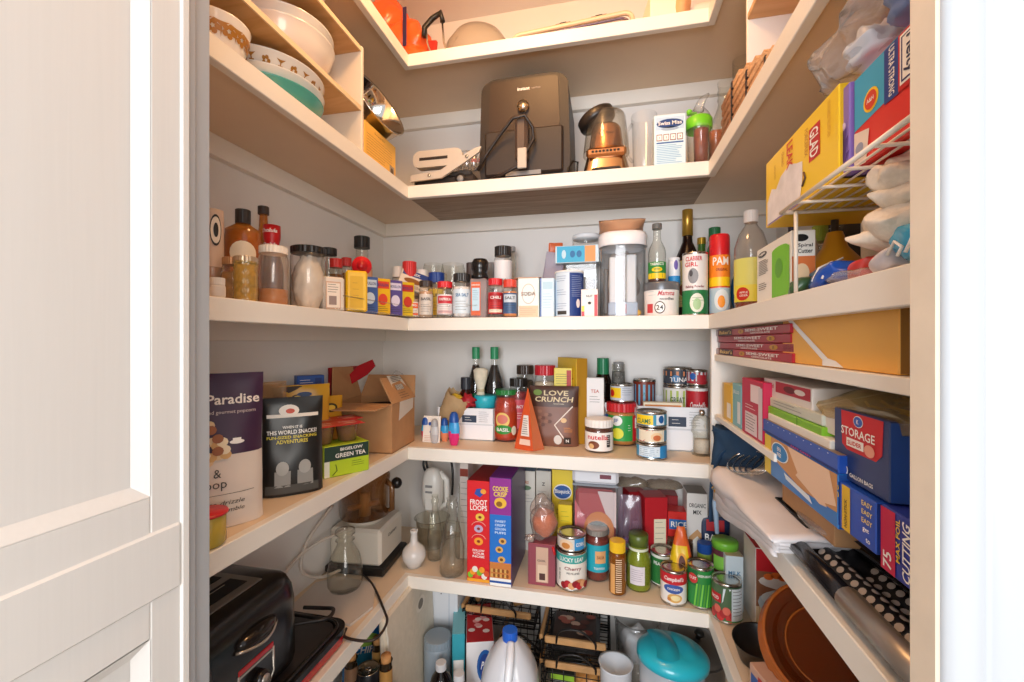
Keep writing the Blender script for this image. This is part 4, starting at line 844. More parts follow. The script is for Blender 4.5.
# black snack pouch
def dk(p, mp, w, h):
    DK = M('#111', .4) if False else M('#1B1A19', .4)
    p.text('WHEN IT IS', mp, 0, h*.70, h*.028, W_, w*.3, off=.0012); p.text('THIS WORLD SNACKS!', mp, 0, h*.65, h*.042, W_, w*.8, off=.0012); p.text('FUN-SIZED SNACKING', mp, 0, h*.60, h*.03, M('#E3D24A'), w*.8, off=.0012); p.text('ADVENTURES', mp, 0, h*.555, h*.038, M('#E3D24A'), w*.5, off=.0012)
    for s_ in (-.16, .2):
        p.drect(mp, s_*w-w*.12, h*.10, s_*w+w*.13, h*.26, M('#8f8f8c'), .0010); p.dell(mp, s_*w, h*.29, w*.10, h*.07, M('#A5A5A2'), .0012)
    p.drect(mp, -w*.42, h*.03, w*.42, h*.12, M('#4a4a48'), .0011)
    p.drect(mp, -w*.40, h*.80, w*.42, h*.835, M('#E6DFD6'), .003); p.dell(mp, -w*.05, h*.87, w*.16, h*.06, M('#EDE5DC'), .004); p.dell(mp, -w*.03, h*.865, w*.07, h*.025, M('#C84A2E'), .0048)
t = pouch('black snack pouch with clipped top and grey printed scenery', .108, .182, .05, M('#1D1C1B', .35), dk, 'snack_pouch', seed=52, wob=.004); t.put((-.588, .712, zD), 42)
t = pouch('crinkled silver-grey pouch with small print behind the black one', .10, .135, .03, M('#A39A90', .35), lambda p, mp, w, h: p.lines(mp, -w*.4, w*.3, h*.85, 14, h*.055, M('#4b443e'), .0009, .0014), 'grey_pouch', seed=53, wob=.003); t.put((-.645, .655, zD), 52)
# pudding cups on green tea carton
yb0 = atZ(340, 478, zD)
def dk(p, mp, w, h):
    pass
def dkt(p, mp, w, h):
    p.drect(mp, -w*.5+.001, h*.52, w*.5-.001, h-.001, M('#1E3A30'), .0003, 2); p.drect(mp, -w*.5+.001, .001, -w*.38, h*.52, M('#D9DDD0'), .0003, 1); p.text('BIGELOW', mp, w*.1, h*.86, h*.10, W_, w*.5); p.text('GREEN TEA', mp, w*.08, h*.67, h*.14, W_, w*.68)
    p.lines(mp, w*.1, w*.4, h*.42, 3, h*.07, M('#4a6a1a')); p.tube([mp(-w*.32, h*.05, .001), mp(-w*.22, h*.2, .001), mp(-w*.25, h*.4, .001)], .0008, M('#2a4a1a'), 4)
t = carton('green tea carton, lime below and dark green above, under pudding cups', .098, .062, .066, M('#B3CF2C', .4), dkt, 'tea_carton', side=M('#C9D86A')); t.put((-.575, .850, zD), 55)
for k in range(2):
    t = Thing('pudding_pack', ('front twin pack of brown pudding cups with red foil tops', 'rear twin pack of brown pudding cups stacked on the tea carton')[k], 'pudding cups')
    for j in range(2):
        c = t.part('cup'); x = -.027+j*.054; c.lathe([(0, 0), (.019, 0), (.025, .036), (.027, .038)], GL('#E9D9CE', .8, .1, 'pud', body='#B98A70', amt=.35), 22, c=(x, 0, 0)); q = t.part('pudding'); q.lathe([(0, .001), (.0175, .001), (.0225, .03), (0, .03)], M('#8A5440', .5), 20, c=(x, 0, 0))
    f = t.part('foil', label='red printed foil top'); f.box(-.056, .056, -.030, .030, .038, .0395, M('#C7222C', .3), .0006)
    for j in range(2):
        f.text('PUDDING', topf(.0395), -.027+j*.054, .004, .009, W_, .036); f.dell(topf(.0395), -.027+j*.054, -.014, .016, .006, M('#E9B0A0'))
    t.put((-.590+(-.034 if k else .004), .850+(.045 if k else -.008), zD+.0675+.0), 55)
# bags at the back of left wing
t = pouch('clear bag of brown spiral snacks at the back beside purple pouch', .115, .205, .05, GL('#E9DCCB', .8, .15, 'snackbag', body='#C9A27A', amt=.3), None, 'pasta_bag', seed=54, wob=.006)
q = t.part('contents', label='brown snack pieces'); 
for k in range(26): q.ball((rnd.uniform(-.035, .035), rnd.uniform(-.010, .010), rnd.uniform(.02, .14)), .011, .009, .009, M(('#7A4A2A', '#9A6A42', '#B98A5A')[k % 3]), 8, 6, jit=.3)
t.put((-.690, .735, zD), 60)
t = carton('dark brown snack carton showing letter B behind the mustard pouch', .060, .04, .188, M('#3A2A22', .4), lambda p, mp, w, h: p.text('B', mp, 0, h*.80, .030, W_, rot=0), 'snack_carton'); t.put((-.705, .835, zD), 50)
t = pouch('clear window bag of wheat coloured sticks behind the pouches', .06, .195, .03, GL('#EAD9C0', .8, .15, 'snackbag2', body='#B98E66', amt=.5), None, 'stick_bag', seed=56, wob=.004); t.put((-.720, .795, zD), 55)
def dk(p, mp, w, h):
    for k, (a, b) in enumerate(((-.15, .86), (.12, .82), (-.05, .74))): p.dell(mp, a*w, b*h, w*.11, h*.035, M('#4a3a1a'), .001); p.dell(mp, a*w, b*h, w*.07, h*.02, M('#E9C44A'), .0016)
    p.dell(mp, -.02*w, .89*h, w*.14, h*.03, M('#2e4a78'), .001)
t = pouch('mustard yellow scalloped pouch behind the black snack pouch', .105, .19, .05, M('#D9A32C', .35), dk, 'mustard_pouch', seed=57, wob=.006); t.put((-.668, .850, zD), 48)
t = pouch('second mustard yellow pouch partly behind the first, beside blue bag', .08, .155, .05, M('#CF9422', .35), lambda p, mp, w, h: (p.dell(mp, w*.1, h*.82, w*.2, h*.07, M('#3a2f16')), p.dell(mp, w*.1, h*.82, w*.13, h*.04, M('#E3B53A'), .001)), 'mustard_pouch', seed=58, wob=.005); t.put((-.668, .925, zD), 56)
t = carton('tall blue carton behind the mustard pouches', .062, .03, .205, M('#1F4E9C', .4), lambda p, mp, w, h: (p.drect(mp, w*.15, h*.2, w*.4, h*.97, M('#16377A')), p.lines(mp, -w*.4, w*.1, h*.95, 6, h*.03, W_), p.text('BLUE', mp, 0, h*.86, .012, W_, shear=.2)), 'blue_carton'); t.put((-.715, .925, zD), 52)
t = pouch('glossy blue snack bag with teal shine beside the carton', .10, .165, .045, M('#16559C', .25, noise_=.3, scale=8), lambda p, mp, w, h: p.dell(mp, w*.1, h*.6, w*.3, h*.2, M('#1D86A8')), 'blue_snack_bag', seed=59, wob=.006); t.put((-.730, .965, zD), 80)
t = pouch('dark red folded bag lying with its point up at the back', .11, .215, .035, M('#9A1B22', .35), None, 'red_bag', seed=60, wob=.008); t.put((-.738, 1.10, zD+.0), 78, 0, 0)
t = Thing('silicone_spatula', 'shiny red spatula blade sticking up behind the carton flap', 'spatula'); p = t.part('blade'); p.prism([(-.012, 0), (.012, 0), (.02, .05), (.016, .085), (-.004, .09), (-.016, .05)], -.003, .003, M('#B5202A', .25)); q = t.part('handle'); q.tube([(0, 0, -.10), (0, 0, .002)], .004, M('#8a1a20')); t.put((-.722, 1.105, zD+.175), 10, 0, 50)
t = crumple('crinkled clear film between red bag and carton flap', [((0, 0, .10), .03, .02, .10)], BAG, 'film_bag', 'bag', 61, .01); t.put((-.64, 1.235, zD))
# cardboard carton, open
CB = M('#B98A5E', .75, noise_=.06, scale=30); CB2 = M('#A67A50', .8); CBI = M('#8E6A48', .85)
cw, cdp, chh = .168, .150, .128
A = atZ(391, 462, zD)    # nearest bottom corner
t = Thing('cardboard_box', 'open brown cardboard box with flaps up on the left corner of the shelf', 'box')
b = t.part('carton'); tk = .004
# local: near corner at origin; wall 1 runs along -X' , wall 2 along +Y'
b.box(-cw, 0, 0, tk, 0, chh, CB, .001); b.box(-cw, 0, cdp-tk, cdp, 0, chh, CB); b.box(-tk, 0, tk, cdp-tk, 0, chh, CB); b.box(-cw, -cw+tk, tk, cdp-tk, 0, chh, CB); b.box(-cw, 0, 0, cdp, 0, .003, CBI)
def flap(nm, pts, m=CB): q = t.part(nm); n = len(pts); v = [Vector(p) for p in pts]; nn = (v[1]-v[0]).cross(v[2]-v[0]).normalized()*.0035; q.add([tuple(a) for a in v]+[tuple(a+nn) for a in v], [tuple(range(n)), tuple(range(2*n-1, n-1, -1))]+[(i, i+n, (i+1) % n+n, (i+1) % n) for i in range(n)], m); return q
flap('flap', [(-cw, -.001, chh), (-.001, -.001, chh), (-.008, -.075, chh-.004), (-cw+.012, -.078, chh-.006)])
flap('flap', [(-cw, .0, chh), (-cw, cdp, chh), (-cw-.02, cdp-.01, chh+.085), (-cw-.016, .03, chh+.09)])
fr_ = flap('flap', [(.0005, 0, chh-.002), (.0005, cdp, chh-.002), (-.042, cdp-.005, chh+.055), (-.04, .012, chh+.062)])
flap('flap', [(0, cdp, chh), (-cw, cdp, chh), (-cw+.01, cdp+.03, chh+.06), (-.01, cdp+.03, chh+.06)])
l = t.part('shipping_label', label='white plastic shipping label pouch hanging over the side')
v0, v1, v2, v3 = Vector((.0012, .04, chh-.05)), Vector((.0012, .135, chh-.03)), Vector((.0022, .138, chh)), Vector((.0022, .045, chh))
u0, u1 = Vector((-.040, .050, chh+.066)), Vector((-.042, .138, chh+.060))
l.add([tuple(x) for x in (v0, v1, v2, v3)]+[tuple(Vector(x)+Vector((.002, 0, .001))) for x in (u1, u0)], [(0, 1, 2, 3), (3, 2, 4, 5)], M('#DCD4CA', .4))
def lm(u, v, o=0): a = Vector((.0022, .045+u, chh)).lerp(Vector((-.0385, .05+u, chh+.0655)), v); return tuple(a+Vector((.0022+o, 0, .0012)))
l.lines(lm, .01, .08, .95, 4, .06, TXT, .02, .0006); l.drect(lm, .012, .42, .060, .62, M('#4a4542'), .0006)
for k in range(10): l.drect(lm, .014+k*.0045, .42, .0158+k*.0045, .62, W_, .001, 1)
l.lines(lm, .01, .07, .3, 3, .09, TXT, .015, .0006)
q = t.part('contents', label='black pan and white cloth inside'); q.lathe([(0, .05), (.04, .05), (.055, .10), (.06, .112), (.057, .112), (.0, .06)], M('#1d1b1a', .3), 28, c=(-.07, .09, 0)); q.box(-.14, -.09, .05, .11, .08, .11, M('#E2DAD0', .5), .006)
t.put((-.537, 1.006, zD), 3)
# ================================================================ shelf D, back run
def onD(px, pyb): return atZ(px, pyb, zD)
# bottom-row gel bottles
for k, (x0, x1, yt, yb, ca, cb, lab) in enumerate(((421, 431, 417, 443, '#35AEDC', '#D8265E', 'leftmost small gel bottle, blue above pink, by the carton'), (430, 439, 419, 445, '#C9CBCE', '#B9BBC0', 'silver grey gel bottle between two blue ones'), (440, 449, 418, 443, '#35A2DC', '#E58A62', 'small gel bottle, blue above orange, right of the silver one'), (448, 460, 412, 447, '#3AA0DE', '#D32A72', 'tallest gel bottle, blue above magenta'))):
    Y = onD((x0+x1)/2, yb-1).y; loc, r, h = fit(x0, x1, yt, zD, Y+.010)
    t = Thing('gel_bottle', lab, 'gel bottle', 'small flat gel bottles'); b = t.part('body')
    def prof(u, v, r=r, h=h): a = 2*PI*u; k_ = math.sin(PI*(.12+.80*v))**.55; return (r*k_*math.cos(a), r*.6*k_*math.sin(a), v*h*.86)
    b.grid(prof, 20, 14, M(ca, .3), wrap=True, mf=lambda u, v, ca=ca, cb=cb: M(ca, .3) if v+.3*(u % 1-.75) > .45 else M(cb, .3))
    c = t.part('cap', label='dark blue cap' if k != 1 else 'silver cap'); c.lathe([(r*.84, h*.70), (r*.82, h*.80), (r*.68, h*.92), (r*.4, h), (0, h)], M('#1B4FA0' if k != 1 else '#A9ABB0', .35), 18); t.put(loc)
# white card leaning
t = carton('small white card with blue dots leaning by the carton label', .052, .004, .075, M('#EDE7DF', .45), lambda p, mp, w, h: (p.dell(mp, -w*.1, h*.7, .005, .005, BLU), p.dell(mp, 0, h*.4, .005, .004, BLU), p.lines(mp, -w*.4, w*.4, h*.25, 4, h*.06, M('#C98A7A'))), 'card'); t.put((ratio(431)*1.145, 1.145, zD+.0), 0, -8)
# white long trays (printed cartons)
def tray2(x0, x1, yt, yb, lab, name='white_tray', rz=0):
    Y = onD((x0+x1)/2, yb).y; loc, w, h = fitbox(x0, x1, yt, zD, Y); d = .15
    t = Thing(name, lab, 'tray'); b = t.part('tray'); tk = .003
    b.box(-w/2, w/2, -d/2, -d/2+tk, 0, h, M('#EEEFF2', .4), .001); b.box(-w/2, w/2, d/2-tk, d/2, 0, h*1.1, M('#E6E8EC', .4)); b.box(-w/2, -w/2+tk, -d/2, d/2, 0, h, M('#E6E8EC', .4)); b.box(w/2-tk, w/2, -d/2, d/2, 0, h, M('#E6E8EC', .4)); b.box(-w/2, w/2, -d/2, d/2, 0, .003, W_)
    b.box(-w/2-.001, w/2+.001, -d/2-.0012, -d/2, h*.48, h*.52, M('#D3D6DB', .4))
    mp = front(d); b.drect(mp, -w*.05, h*.56, w*.2, h*.78, M('#2B3A50'), .0015, 1); b.lines(mp, -w*.0, w*.12, h*.72, 2, h*.08, W_, .001, .002); b.lines(mp, w*.24, w*.42, h*.9, 6, h*.06, M('#6a6e76'), .0008, .0016)
    t.put((loc.x, Y+d/2, zD), rz); return loc.x, Y+d/2, w, h
x1_, y1_, w1_, h1_ = tray2(437, 494, 408, 440, 'white open tray with dark printed stripe holding soy sauce bottles')
x2_, y2_, w2_, h2_ = tray2(637, 708, 407, 451, 'white open tray with dark printed stripe holding tins at right')
x3_, y3_, w3_, h3_ = tray2(567, 608, 402, 441, 'white open tray behind the chocolate spread jar')
zt = zD+.0045
# soy sauce bottles
for k, (x0, x1, lab) in enumerate(((467, 485, 'left soy sauce bottle with green cap standing in the white tray'), (485, 504, 'right soy sauce bottle with green cap and green label'))):
    Y = y1_+.028; loc, r, h = fit(x0, x1, 347, zt, Y)
    def dk(p, mp, r, h): p.dell(mp, -r*.2, h*.75, r*.7, h*.14, M('#57B88A'), .0008); p.text('LITE', mp, 0, h*.62, .011, W_); p.dell(mp, r*.5, h*.45, r*.5, h*.12, M('#E3E9E2'), .0009)
    t = bottle(lab, [(0, .002), (r*.9, 0), (r, .006), (r, h*.52), (r*.85, h*.62), (r*.5, h*.74), (r*.36, h*.80), (r*.36, h*.9)], M('#1F8F5C', .35), r*.43, (h*.86, h), GLASS, M('#1C0B06', .15), h*.79, (h*.1, h*.46, M('#2E9E5E', .4), r*1.01), dk, 'soy_sauce_bottle', group='soy sauce bottles with green caps'); t.put((loc.x, Y, zt))
# paper bag with red + hanging tub
t = Thing('paper_bag', 'small open paper bag with red tissue and yellow contents behind the tray', 'bag'); b = t.part('bag')
KP = M('#B89A72', .8, noise_=.1, scale=40)
def pb(u, v): a = 2*PI*u; k = 1+.1*noise.noise(Vector((math.cos(a)*3, math.sin(a)*3, v*5))); return (.036*k*math.cos(a)*(1+.1*v), .026*k*math.sin(a), v*.10*k)
b.grid(pb, 28, 10, KP, wrap=True); b.grid(lambda u, v: pb(u, v*.05), 28, 1, KP, wrap=True)
q = t.part('contents', label='yellow and brown packets'); q.ball((0, 0, .075), .026, .018, .022, M('#C9A22C', .4), jit=.4); q.ball((.01, -.008, .05), .022, .014, .02, M('#8a6a4a'), jit=.4)
q = t.part('tissue', label='crumpled red tissue'); q.ball((.030, .004, .095), .022, .018, .016, M('#B01E2A', .6), 16, 10, jit=.9)
t.put((ratio(448)*1.22, 1.215, zD+.045), 0, 12, 28)
t = jar('white round tub lying tipped behind the white card', .036, .055, M('#EDE9E4', .4), .008, M('#E6E2DC', .4), name='round_tub', cat='tub'); t.put((ratio(447)*1.26, 1.275, zD))
# cream cloth bag tied, small brown bottle, turquoise tub in tray
loc, r, h = fit(473, 488, 368, zt, y1_-.03)
t = Thing('cloth_pouch', 'cream cloth pouch tied at the neck in front of soy bottles', 'pouch'); b = t.part('pouch'); b.lathe([(0, 0), (r*.9, .002), (r*1.2, h*.25), (r*.9, h*.5), (r*.45, h*.66), (r*.5, h*.7), (r*.9, h*.85), (r*1.0, h*.97), (r*.6, h)], M('#E2D6BE', .8, noise_=.1, scale=60), 22, sy=.8); q = t.part('tie'); q.lathe([(r*.5, h*.65), (r*.56, h*.67), (r*.5, h*.69)], M('#C9B48E'), 20, sy=.8); t.put((loc.x, y1_-.028, zt))
loc, r, h = fit(460, 473, 377, zt, y1_-.04)
t = bottle('small dark brown extract bottle with black cap in the tray', [(0, 0), (r, 0), (r, h*.72), (r*.6, h*.8), (r*.55, h*.85)], M('#20242E', .35), r*.8, (h*.80, h), GL('#5a1a0c', .5, .08, 'brn', body='#3a0f08', amt=.5), M('#3A120A'), h*.6, (h*.1, h*.45, M('#7A4A3C'), r*1.01), name='extract_bottle'); t.put((loc.x, y1_-.045, zt))
loc, r, h = fit(474, 497, 395, zt, y1_-.038)
t = jar('short glass tub with turquoise lid in the white tray', r*.95, h, M('#2BB3C4', .35), h*.28, PLAS, M('#D8C7A8'), .8, name='lidded_tub', cat='tub', lr=1.03, sh=.03, rough_lid=False); t.put((loc.x, y1_-.040, zt))
# pasta sauce jar
loc, r, h = fitb(494, 519, 392, 442, zD); h = (341-389)/F*depth(506, loc.y)-zD
def dk(p, mp, r, h): p.dell(mp, -r*.35, h*.42, r*.6, h*.15, M('#E8C66A'), .0006); p.dell(mp, -r*.35, h*.44, r*.45, h*.09, M('#D87A6A'), .001); p.dell(mp, -r*.3, h*.24, r*.75, h*.09, M('#2E8E34'), .001); p.text('BASIL', mp, -r*.3, h*.24, h*.07, W_, r, off=.0016); p.dell(mp, r*.6, h*.22, r*.22, h*.09, M('#F0E3CC'), .001)
t = jar('tall jar of red pasta sauce with green lid', r, h, M('#1F7A34', .3), h*.10, GL('#F6E4DC', .9, .05, 'sauceglass', amt=.03), M('#B8351A', .35, noise_=.25, scale=60), .93, dk, (h*.08, h*.58, M('#B23A1C', .4)), name='sauce_jar', lr=.86, sh=.2); t.put(loc)
# orange pyramid bag
t = Thing('pretzel_bag', 'orange upright triangular bag with white panel', 'bag'); b = t.part('bag'); w, dd, h = .080, .055, .165
OR = M('#D2562C', .35); OW = GL('#F0B090', .8, .15, 'ob', body='#D9774A', amt=.75)
loc = onD(527, 452)
V = [(-w/2, .0, 0), (w*.16, -dd/2, 0), (w/2, .0, 0), (w*.1, dd/2, 0), (-.004, 0, h)]
def tri(a, b_, c, m, n=8):
    a, b_, c = Vector(a), Vector(b_), Vector(c)
    b.grid(lambda u, v: tuple(a.lerp(b_, u).lerp(c, v)+noise.noise_vector((a.lerp(b_, u).lerp(c, v))*40)*.002*(1-v)), n, n, m)
tri(V[0], V[1], V[4], OR); tri(V[1], V[2], V[4], OW); tri(V[2], V[3], V[4], OR); tri(V[3], V[0], V[4], OR); b.add(V[:4], [(3, 2, 1, 0)], OR)
a0, a1, a4 = Vector(V[0]), Vector(V[1]), Vector(V[4]); nrm = (a1-a0).cross(a4-a0).normalized()
pm = lambda u, v, o=0: tuple(a0.lerp(a1, u).lerp(a4, v)+nrm*(.0015+o))
q = t.part('panel', label='white nutrition panel'); q.drect(pm, .28, .22, .86, .55, M('#EADFD6'), .0016); q.lines(pm, .34, .8, .5, 8, .034, TXT, .008, .0026); q.drect(pm, .25, .08, .9, .17, M('#E9C8B4'), .0016); 
t.put((loc.x, loc.y+.035, zD), 4)
# chocolate granola pouch
CH = M('#4A2A1E', .45); CH2 = M('#7A4E3C', .45)
def dk(p, mp, w, h):
    p.text('LOVE', mp, w*.05, h*.885, h*.085, M('#E0CBA0'), w*.5, off=.0012); p.text('CRUNCH', mp, 0, h*.78, h*.085, M('#E0CBA0'), w*.78, off=.0012, shear=.15); p.dell(mp, -w*.33, h*.89, w*.09, h*.05, M('#6E8A3A'), .001)
    for k in range(9): p.dell(mp, w*(-.28+.07*(k % 4)), h*(.36+.055*(k//2)), w*.05, h*.03, M(('#8A5E48', '#5E3626')[k % 2]), .001, 8)
    p.dpoly(mp, [(w*.02, h*.36), (w*.045, h*.36), (w*.40, h*.66), (w*.39, h*.68)], M('#E6D9CC'), .001); p.dpoly(mp, [(w*.02, h*.36), (w*.045, h*.36), (w*.24, h*.14), (w*.21, h*.14)], M('#E6D9CC'), .001)
    p.dell(mp, w*.22, h*.44, w*.06, h*.04, M('#D9B27E'), .0014); p.lines(mp, w*.22, w*.4, h*.32, 3, h*.03, M('#D98A3A'), .0014, .0012); p.dell(mp, w*.1, h*.12, w*.08, h*.08, M('#D9D4CE'), .0014); p.drect(mp, w*.22, h*.05, w*.36, h*.16, M('#2a1a14'), .0014); p.text('N', mp, w*.29, h*.105, h*.05, W_, off=.002); p.lines(mp, w*.0, w*.3, h*.71, 1, .01, M('#E9DCC0'), .001)
loc = onD(553, 447); Yc = loc.y+.028; w = px_(531, 579, Yc); h = (341-387)/F*depth(553, Yc)-zD
t = pouch('brown granola pouch with cream lettering and crossed sticks', w*1.02, h*1.02, .055, CH2, dk, 'granola_pouch', seed=71, wob=.002, mf=lambda u, v: CH if v > .66 else CH2); t.put((ratio(554)*Yc, Yc, zD))
# behind: jars in a row
for k, (x0, x1, yt, Y, lc, fc, lb, lab) in enumerate(((509, 528, 378, 1.245, '#1E1A18', '#8A1E24', '#C84A5A', 'dark red jam jar with black lid behind the sauce jar'), (516, 534, 365, 1.315, '#3A2A20', '#4A3A28', '#2a2a26', 'jar with dark lid and dark green label behind jam jar'), (534, 556, 365, 1.24, '#C02430', '#D8C4A8', '#D9A0A0', 'clear jar with bright red lid behind the granola pouch'))):
    loc, r, h = fit(x0, x1, yt, zD, Y)
    t = jar(lab, r, h, M(lc, .3), h*.13, GLASS, M(fc, .5, noise_=.3, scale=50), .9, lambda p, mp, r, h, lb=lb: (p.text('FANCY', mp, 0, h*.55, h*.05, W_, r), p.lines(mp, -r*.7, r*.7, h*.45, 3, h*.04, W_)), (h*.2, h*.66, M(lb, .5)), name='preserve_jar'); t.put(loc)
loc, w, h = fitbox(554, 572, 368, zD, 1.215); t = carton('small yellow carton printed in red behind the granola pouch', w, .02, h, M('#E9D455', .45), lambda p, mp, w, h: (p.lines(mp, -w*.4, w*.4, h*.92, 5, h*.03, TXT, .001), p.drect(mp, w*.2, h*.2, w*.46, h*.97, M('#B8382A'))), 'yellow_carton'); t.put((loc.x, 1.225, zD))
def dk(p, mp, w, h): p.dell(mp, 0, h*.4, w*.36, h*.16, M('#B8762A')); p.text('CEREAL', mp, 0, h*.8, h*.1, M('#9A3A1A'), w*.7); p.dell(mp, 0, h*.62, w*.25, h*.07, M('#8A2E1A'), .0006); p.lines(mp, -w*.3, w*.3, h*.2, 4, h*.03, M('#8a5a1a'))
w = .12; t = carton('large yellow and brown carton standing at an angle behind pouch', w, .035, (341-358)/F*depth(580, 1.25)-zD, M('#D9B22E', .45), dk, 'yellow_carton', side=M('#B8851E')); t.put((ratio(572)*1.27, 1.268, zD), -58)
t = carton('small white card carton behind the mayonnaise jar', px_(586, 604, 1.22), .02, (341-378)/F*depth(595, 1.22)-zD, M('#EDE8E6', .45), lambda p, mp, w, h: (p.text('TEA', mp, 0, h*.8, h*.05, M('#C86A5A')), p.lines(mp, -w*.3, w*.3, h*.72, 3, h*.04, TXT)), 'white_carton'); t.put((ratio(595)*1.23, 1.235, zD))
loc, r, h = fit(594, 612, 358, zD, 1.315)
t = bottle('dark sauce bottle with green shrink-wrapped neck at back', [(0, 0), (r, 0), (r, h*.6), (r*.9, h*.72), (r*.7, h*.8)], M('#1E7A50', .3), r*.66, (h*.76, h), GL('#3a120a', .5, .06, 'dk', body='#1a0a06', amt=.7), M('#1E0A06'), h*.7, name='sauce_bottle'); t.put(loc)
loc, r, h = fit(612, 625, 364, zD, 1.315); t = bottle('grey salt shaker of mixed sticks behind the yellow-label tin', [(0, 0), (r*1.1, 0), (r, h)], GRY, r*.8, (h*.92, h+.006), G2, M('#7a7a7a', .5, noise_=.5, scale=90), h*.9, name='shaker', cat='shaker'); t.put(loc)
# mayo, nutella, peanut butter
loc, r, h = fitb(581, 606, 400, 446, zD)
t = jar('white mayonnaise jar with pale lid behind the chocolate spread', r, h, M('#A9A49C', .35, .3), h*.12, GLASS, M('#EEE8D8', .5), .98, lambda p, mp, r, h: (p.text('MAYO', mp, 0, h*.7, h*.06, M('#3a6aa8')), p.drect(mp, -r*1.0, h*.2, -r*.5, h*.5, YEL)), (h*.1, h*.72, M('#EFEBDF')), name='mayonnaise_jar', lr=.9); t.put((loc.x, loc.y+.03, zD))
loc, r, h = fitb(585, 613, 418, 453, zD)
def dk(p, mp, r, h): p.text('nutella', mp, -r*.1, h*.48, h*.15, M('#C8202A'), r*1.5); p.dell(mp, -r*.4, h*.24, r*.42, h*.12, M('#7A3F24')); p.dell(mp, -r*.55, h*.2, r*.2, h*.08, M('#D9B07A'), .001); p.drect(mp, r*.55, h*.18, r*.85, h*.55, TXT, .0008); p.lines(mp, r*.57, r*.83, h*.52, 5, h*.06, W_, .001, .0012)
t = jar('chocolate spread jar with white lid and red lettering', r, h, M('#EFEAE4', .35), h*.24, GL('#F2E4DA', .9, .04, 'nut', amt=.03), M('#5A2A16', .3), .98, dk, (h*.06, h*.62, M('#F0EBE6', .4)), name='chocolate_spread_jar', lr=1.0, sh=.04); t.put(loc)
loc, r, h = fitb(606, 637, 402, 446, zD)
def dk(p, mp, r, h): p.drect(mp, r*.75, h*.12, r*1.5, h*.72, M('#C8202A'), .0006, 6); p.dell(mp, -r*.3, h*.6, r*.35, h*.12, W_, .001); p.text('JIF', mp, -r*.35, h*.6, h*.1, M('#1C4F9A'), off=.0015); p.dell(mp, -r*.25, h*.30, r*.38, h*.13, M('#E6E03A'), .001); p.drect(mp, -r*1.5, h*.12, -r*1.0, h*.72, M('#1C5FB0'), .0006, 5); p.lines(mp, r*.4, r*.6, h*.5, 3, h*.06, W_, .001, .001); p.drect(mp, r*.95, h*.42, r*1.3, h*.66, W_, .001)
t = jar('peanut butter jar with red lid and green label', r, h, M('#C8242C', .35), h*.2, GL('#F6E6CC', .9, .05, 'pb', amt=.04), M('#C98A42', .45), .98, dk, (h*.12, h*.72, M('#2E9C48', .4)), name='peanut_butter_jar', lr=.97, sh=.05); t.put(loc)
ztop = zD+h+.0006; lp = loc.copy()
loc, r, h = fit(608, 633, 383, ztop, lp.y+.02)
t = can('small silver tin with yellow patch standing on the peanut butter lid', r*.97, max(h, .03), lambda p, mp, r, h: (p.drect(mp, -r*1.2, h*.25, -r*.1, h*.8, YEL), p.dell(mp, -r*.9, h*.5, r*.25, h*.2, RED, .0009), p.lines(mp, r*.0, r*.9, h*.8, 4, h*.12, M('#6a7a90'))), M('#C9CFD8', .35)); t.put((lp.x+.002, lp.y+.012, ztop))
# three flat tins
loc, r, h3 = fitb(636, 667, 410, 460, zD); hs = h3/3-.0006; g = None
def d1(p, mp, r, h): p.drect(mp, -r*1.2, h*.2, r*.1, h*.8, YEL); p.text('CLAMS', mp, -r*.55, h*.42, h*.3, M('#1C6E4A'), r*1.0); p.drect(mp, r*.3, h*.2, r*.9, h*.85, M('#DDE6EC'), .0007); p.dell(mp, r*.65, h*.55, r*.2, h*.25, M('#1C5A98'), .001)
def d2(p, mp, r, h): p.drect(mp, -r*.9, h*.12, r*.9, h*.9, M('#E6D9C0')); p.dpoly(mp, [(-r*.9, h*.15), (-r*.5, h*.15), (r*.1, h*.88), (-r*.3, h*.88)], RED, .001); p.dell(mp, r*.35, h*.45, r*.4, h*.28, M('#E9C79A'), .0009); p.dell(mp, r*.35, h*.4, r*.25, h*.18, M('#C86A3A'), .0013)
def d3(p, mp, r, h): p.drect(mp, -r*.9, h*.2, r*.55, h*.85, M('#D6E3EC')); p.lines(mp, -r*.8, r*.5, h*.78, 5, h*.12, M('#5a7a90'), .0008, .0009); p.drect(mp, r*.6, h*.1, r*1.3, h*.9, M('#2A86C0'), .0009)
for k, (dk, c, lab) in enumerate(((d3, '#3F9AC8', 'lowest flat tin of the stack, blue with white panel'), (d2, '#4A8AA8', 'middle flat tin of the stack with a red diagonal'), (d1, '#3A92B0', 'top flat tin of the stack with yellow patch'))):
    t = can(lab, r, hs, dk, M(c, .35), group='three flat seafood tins in a stack'); t.put((loc.x, loc.y, zD+k*(hs+.0007)))
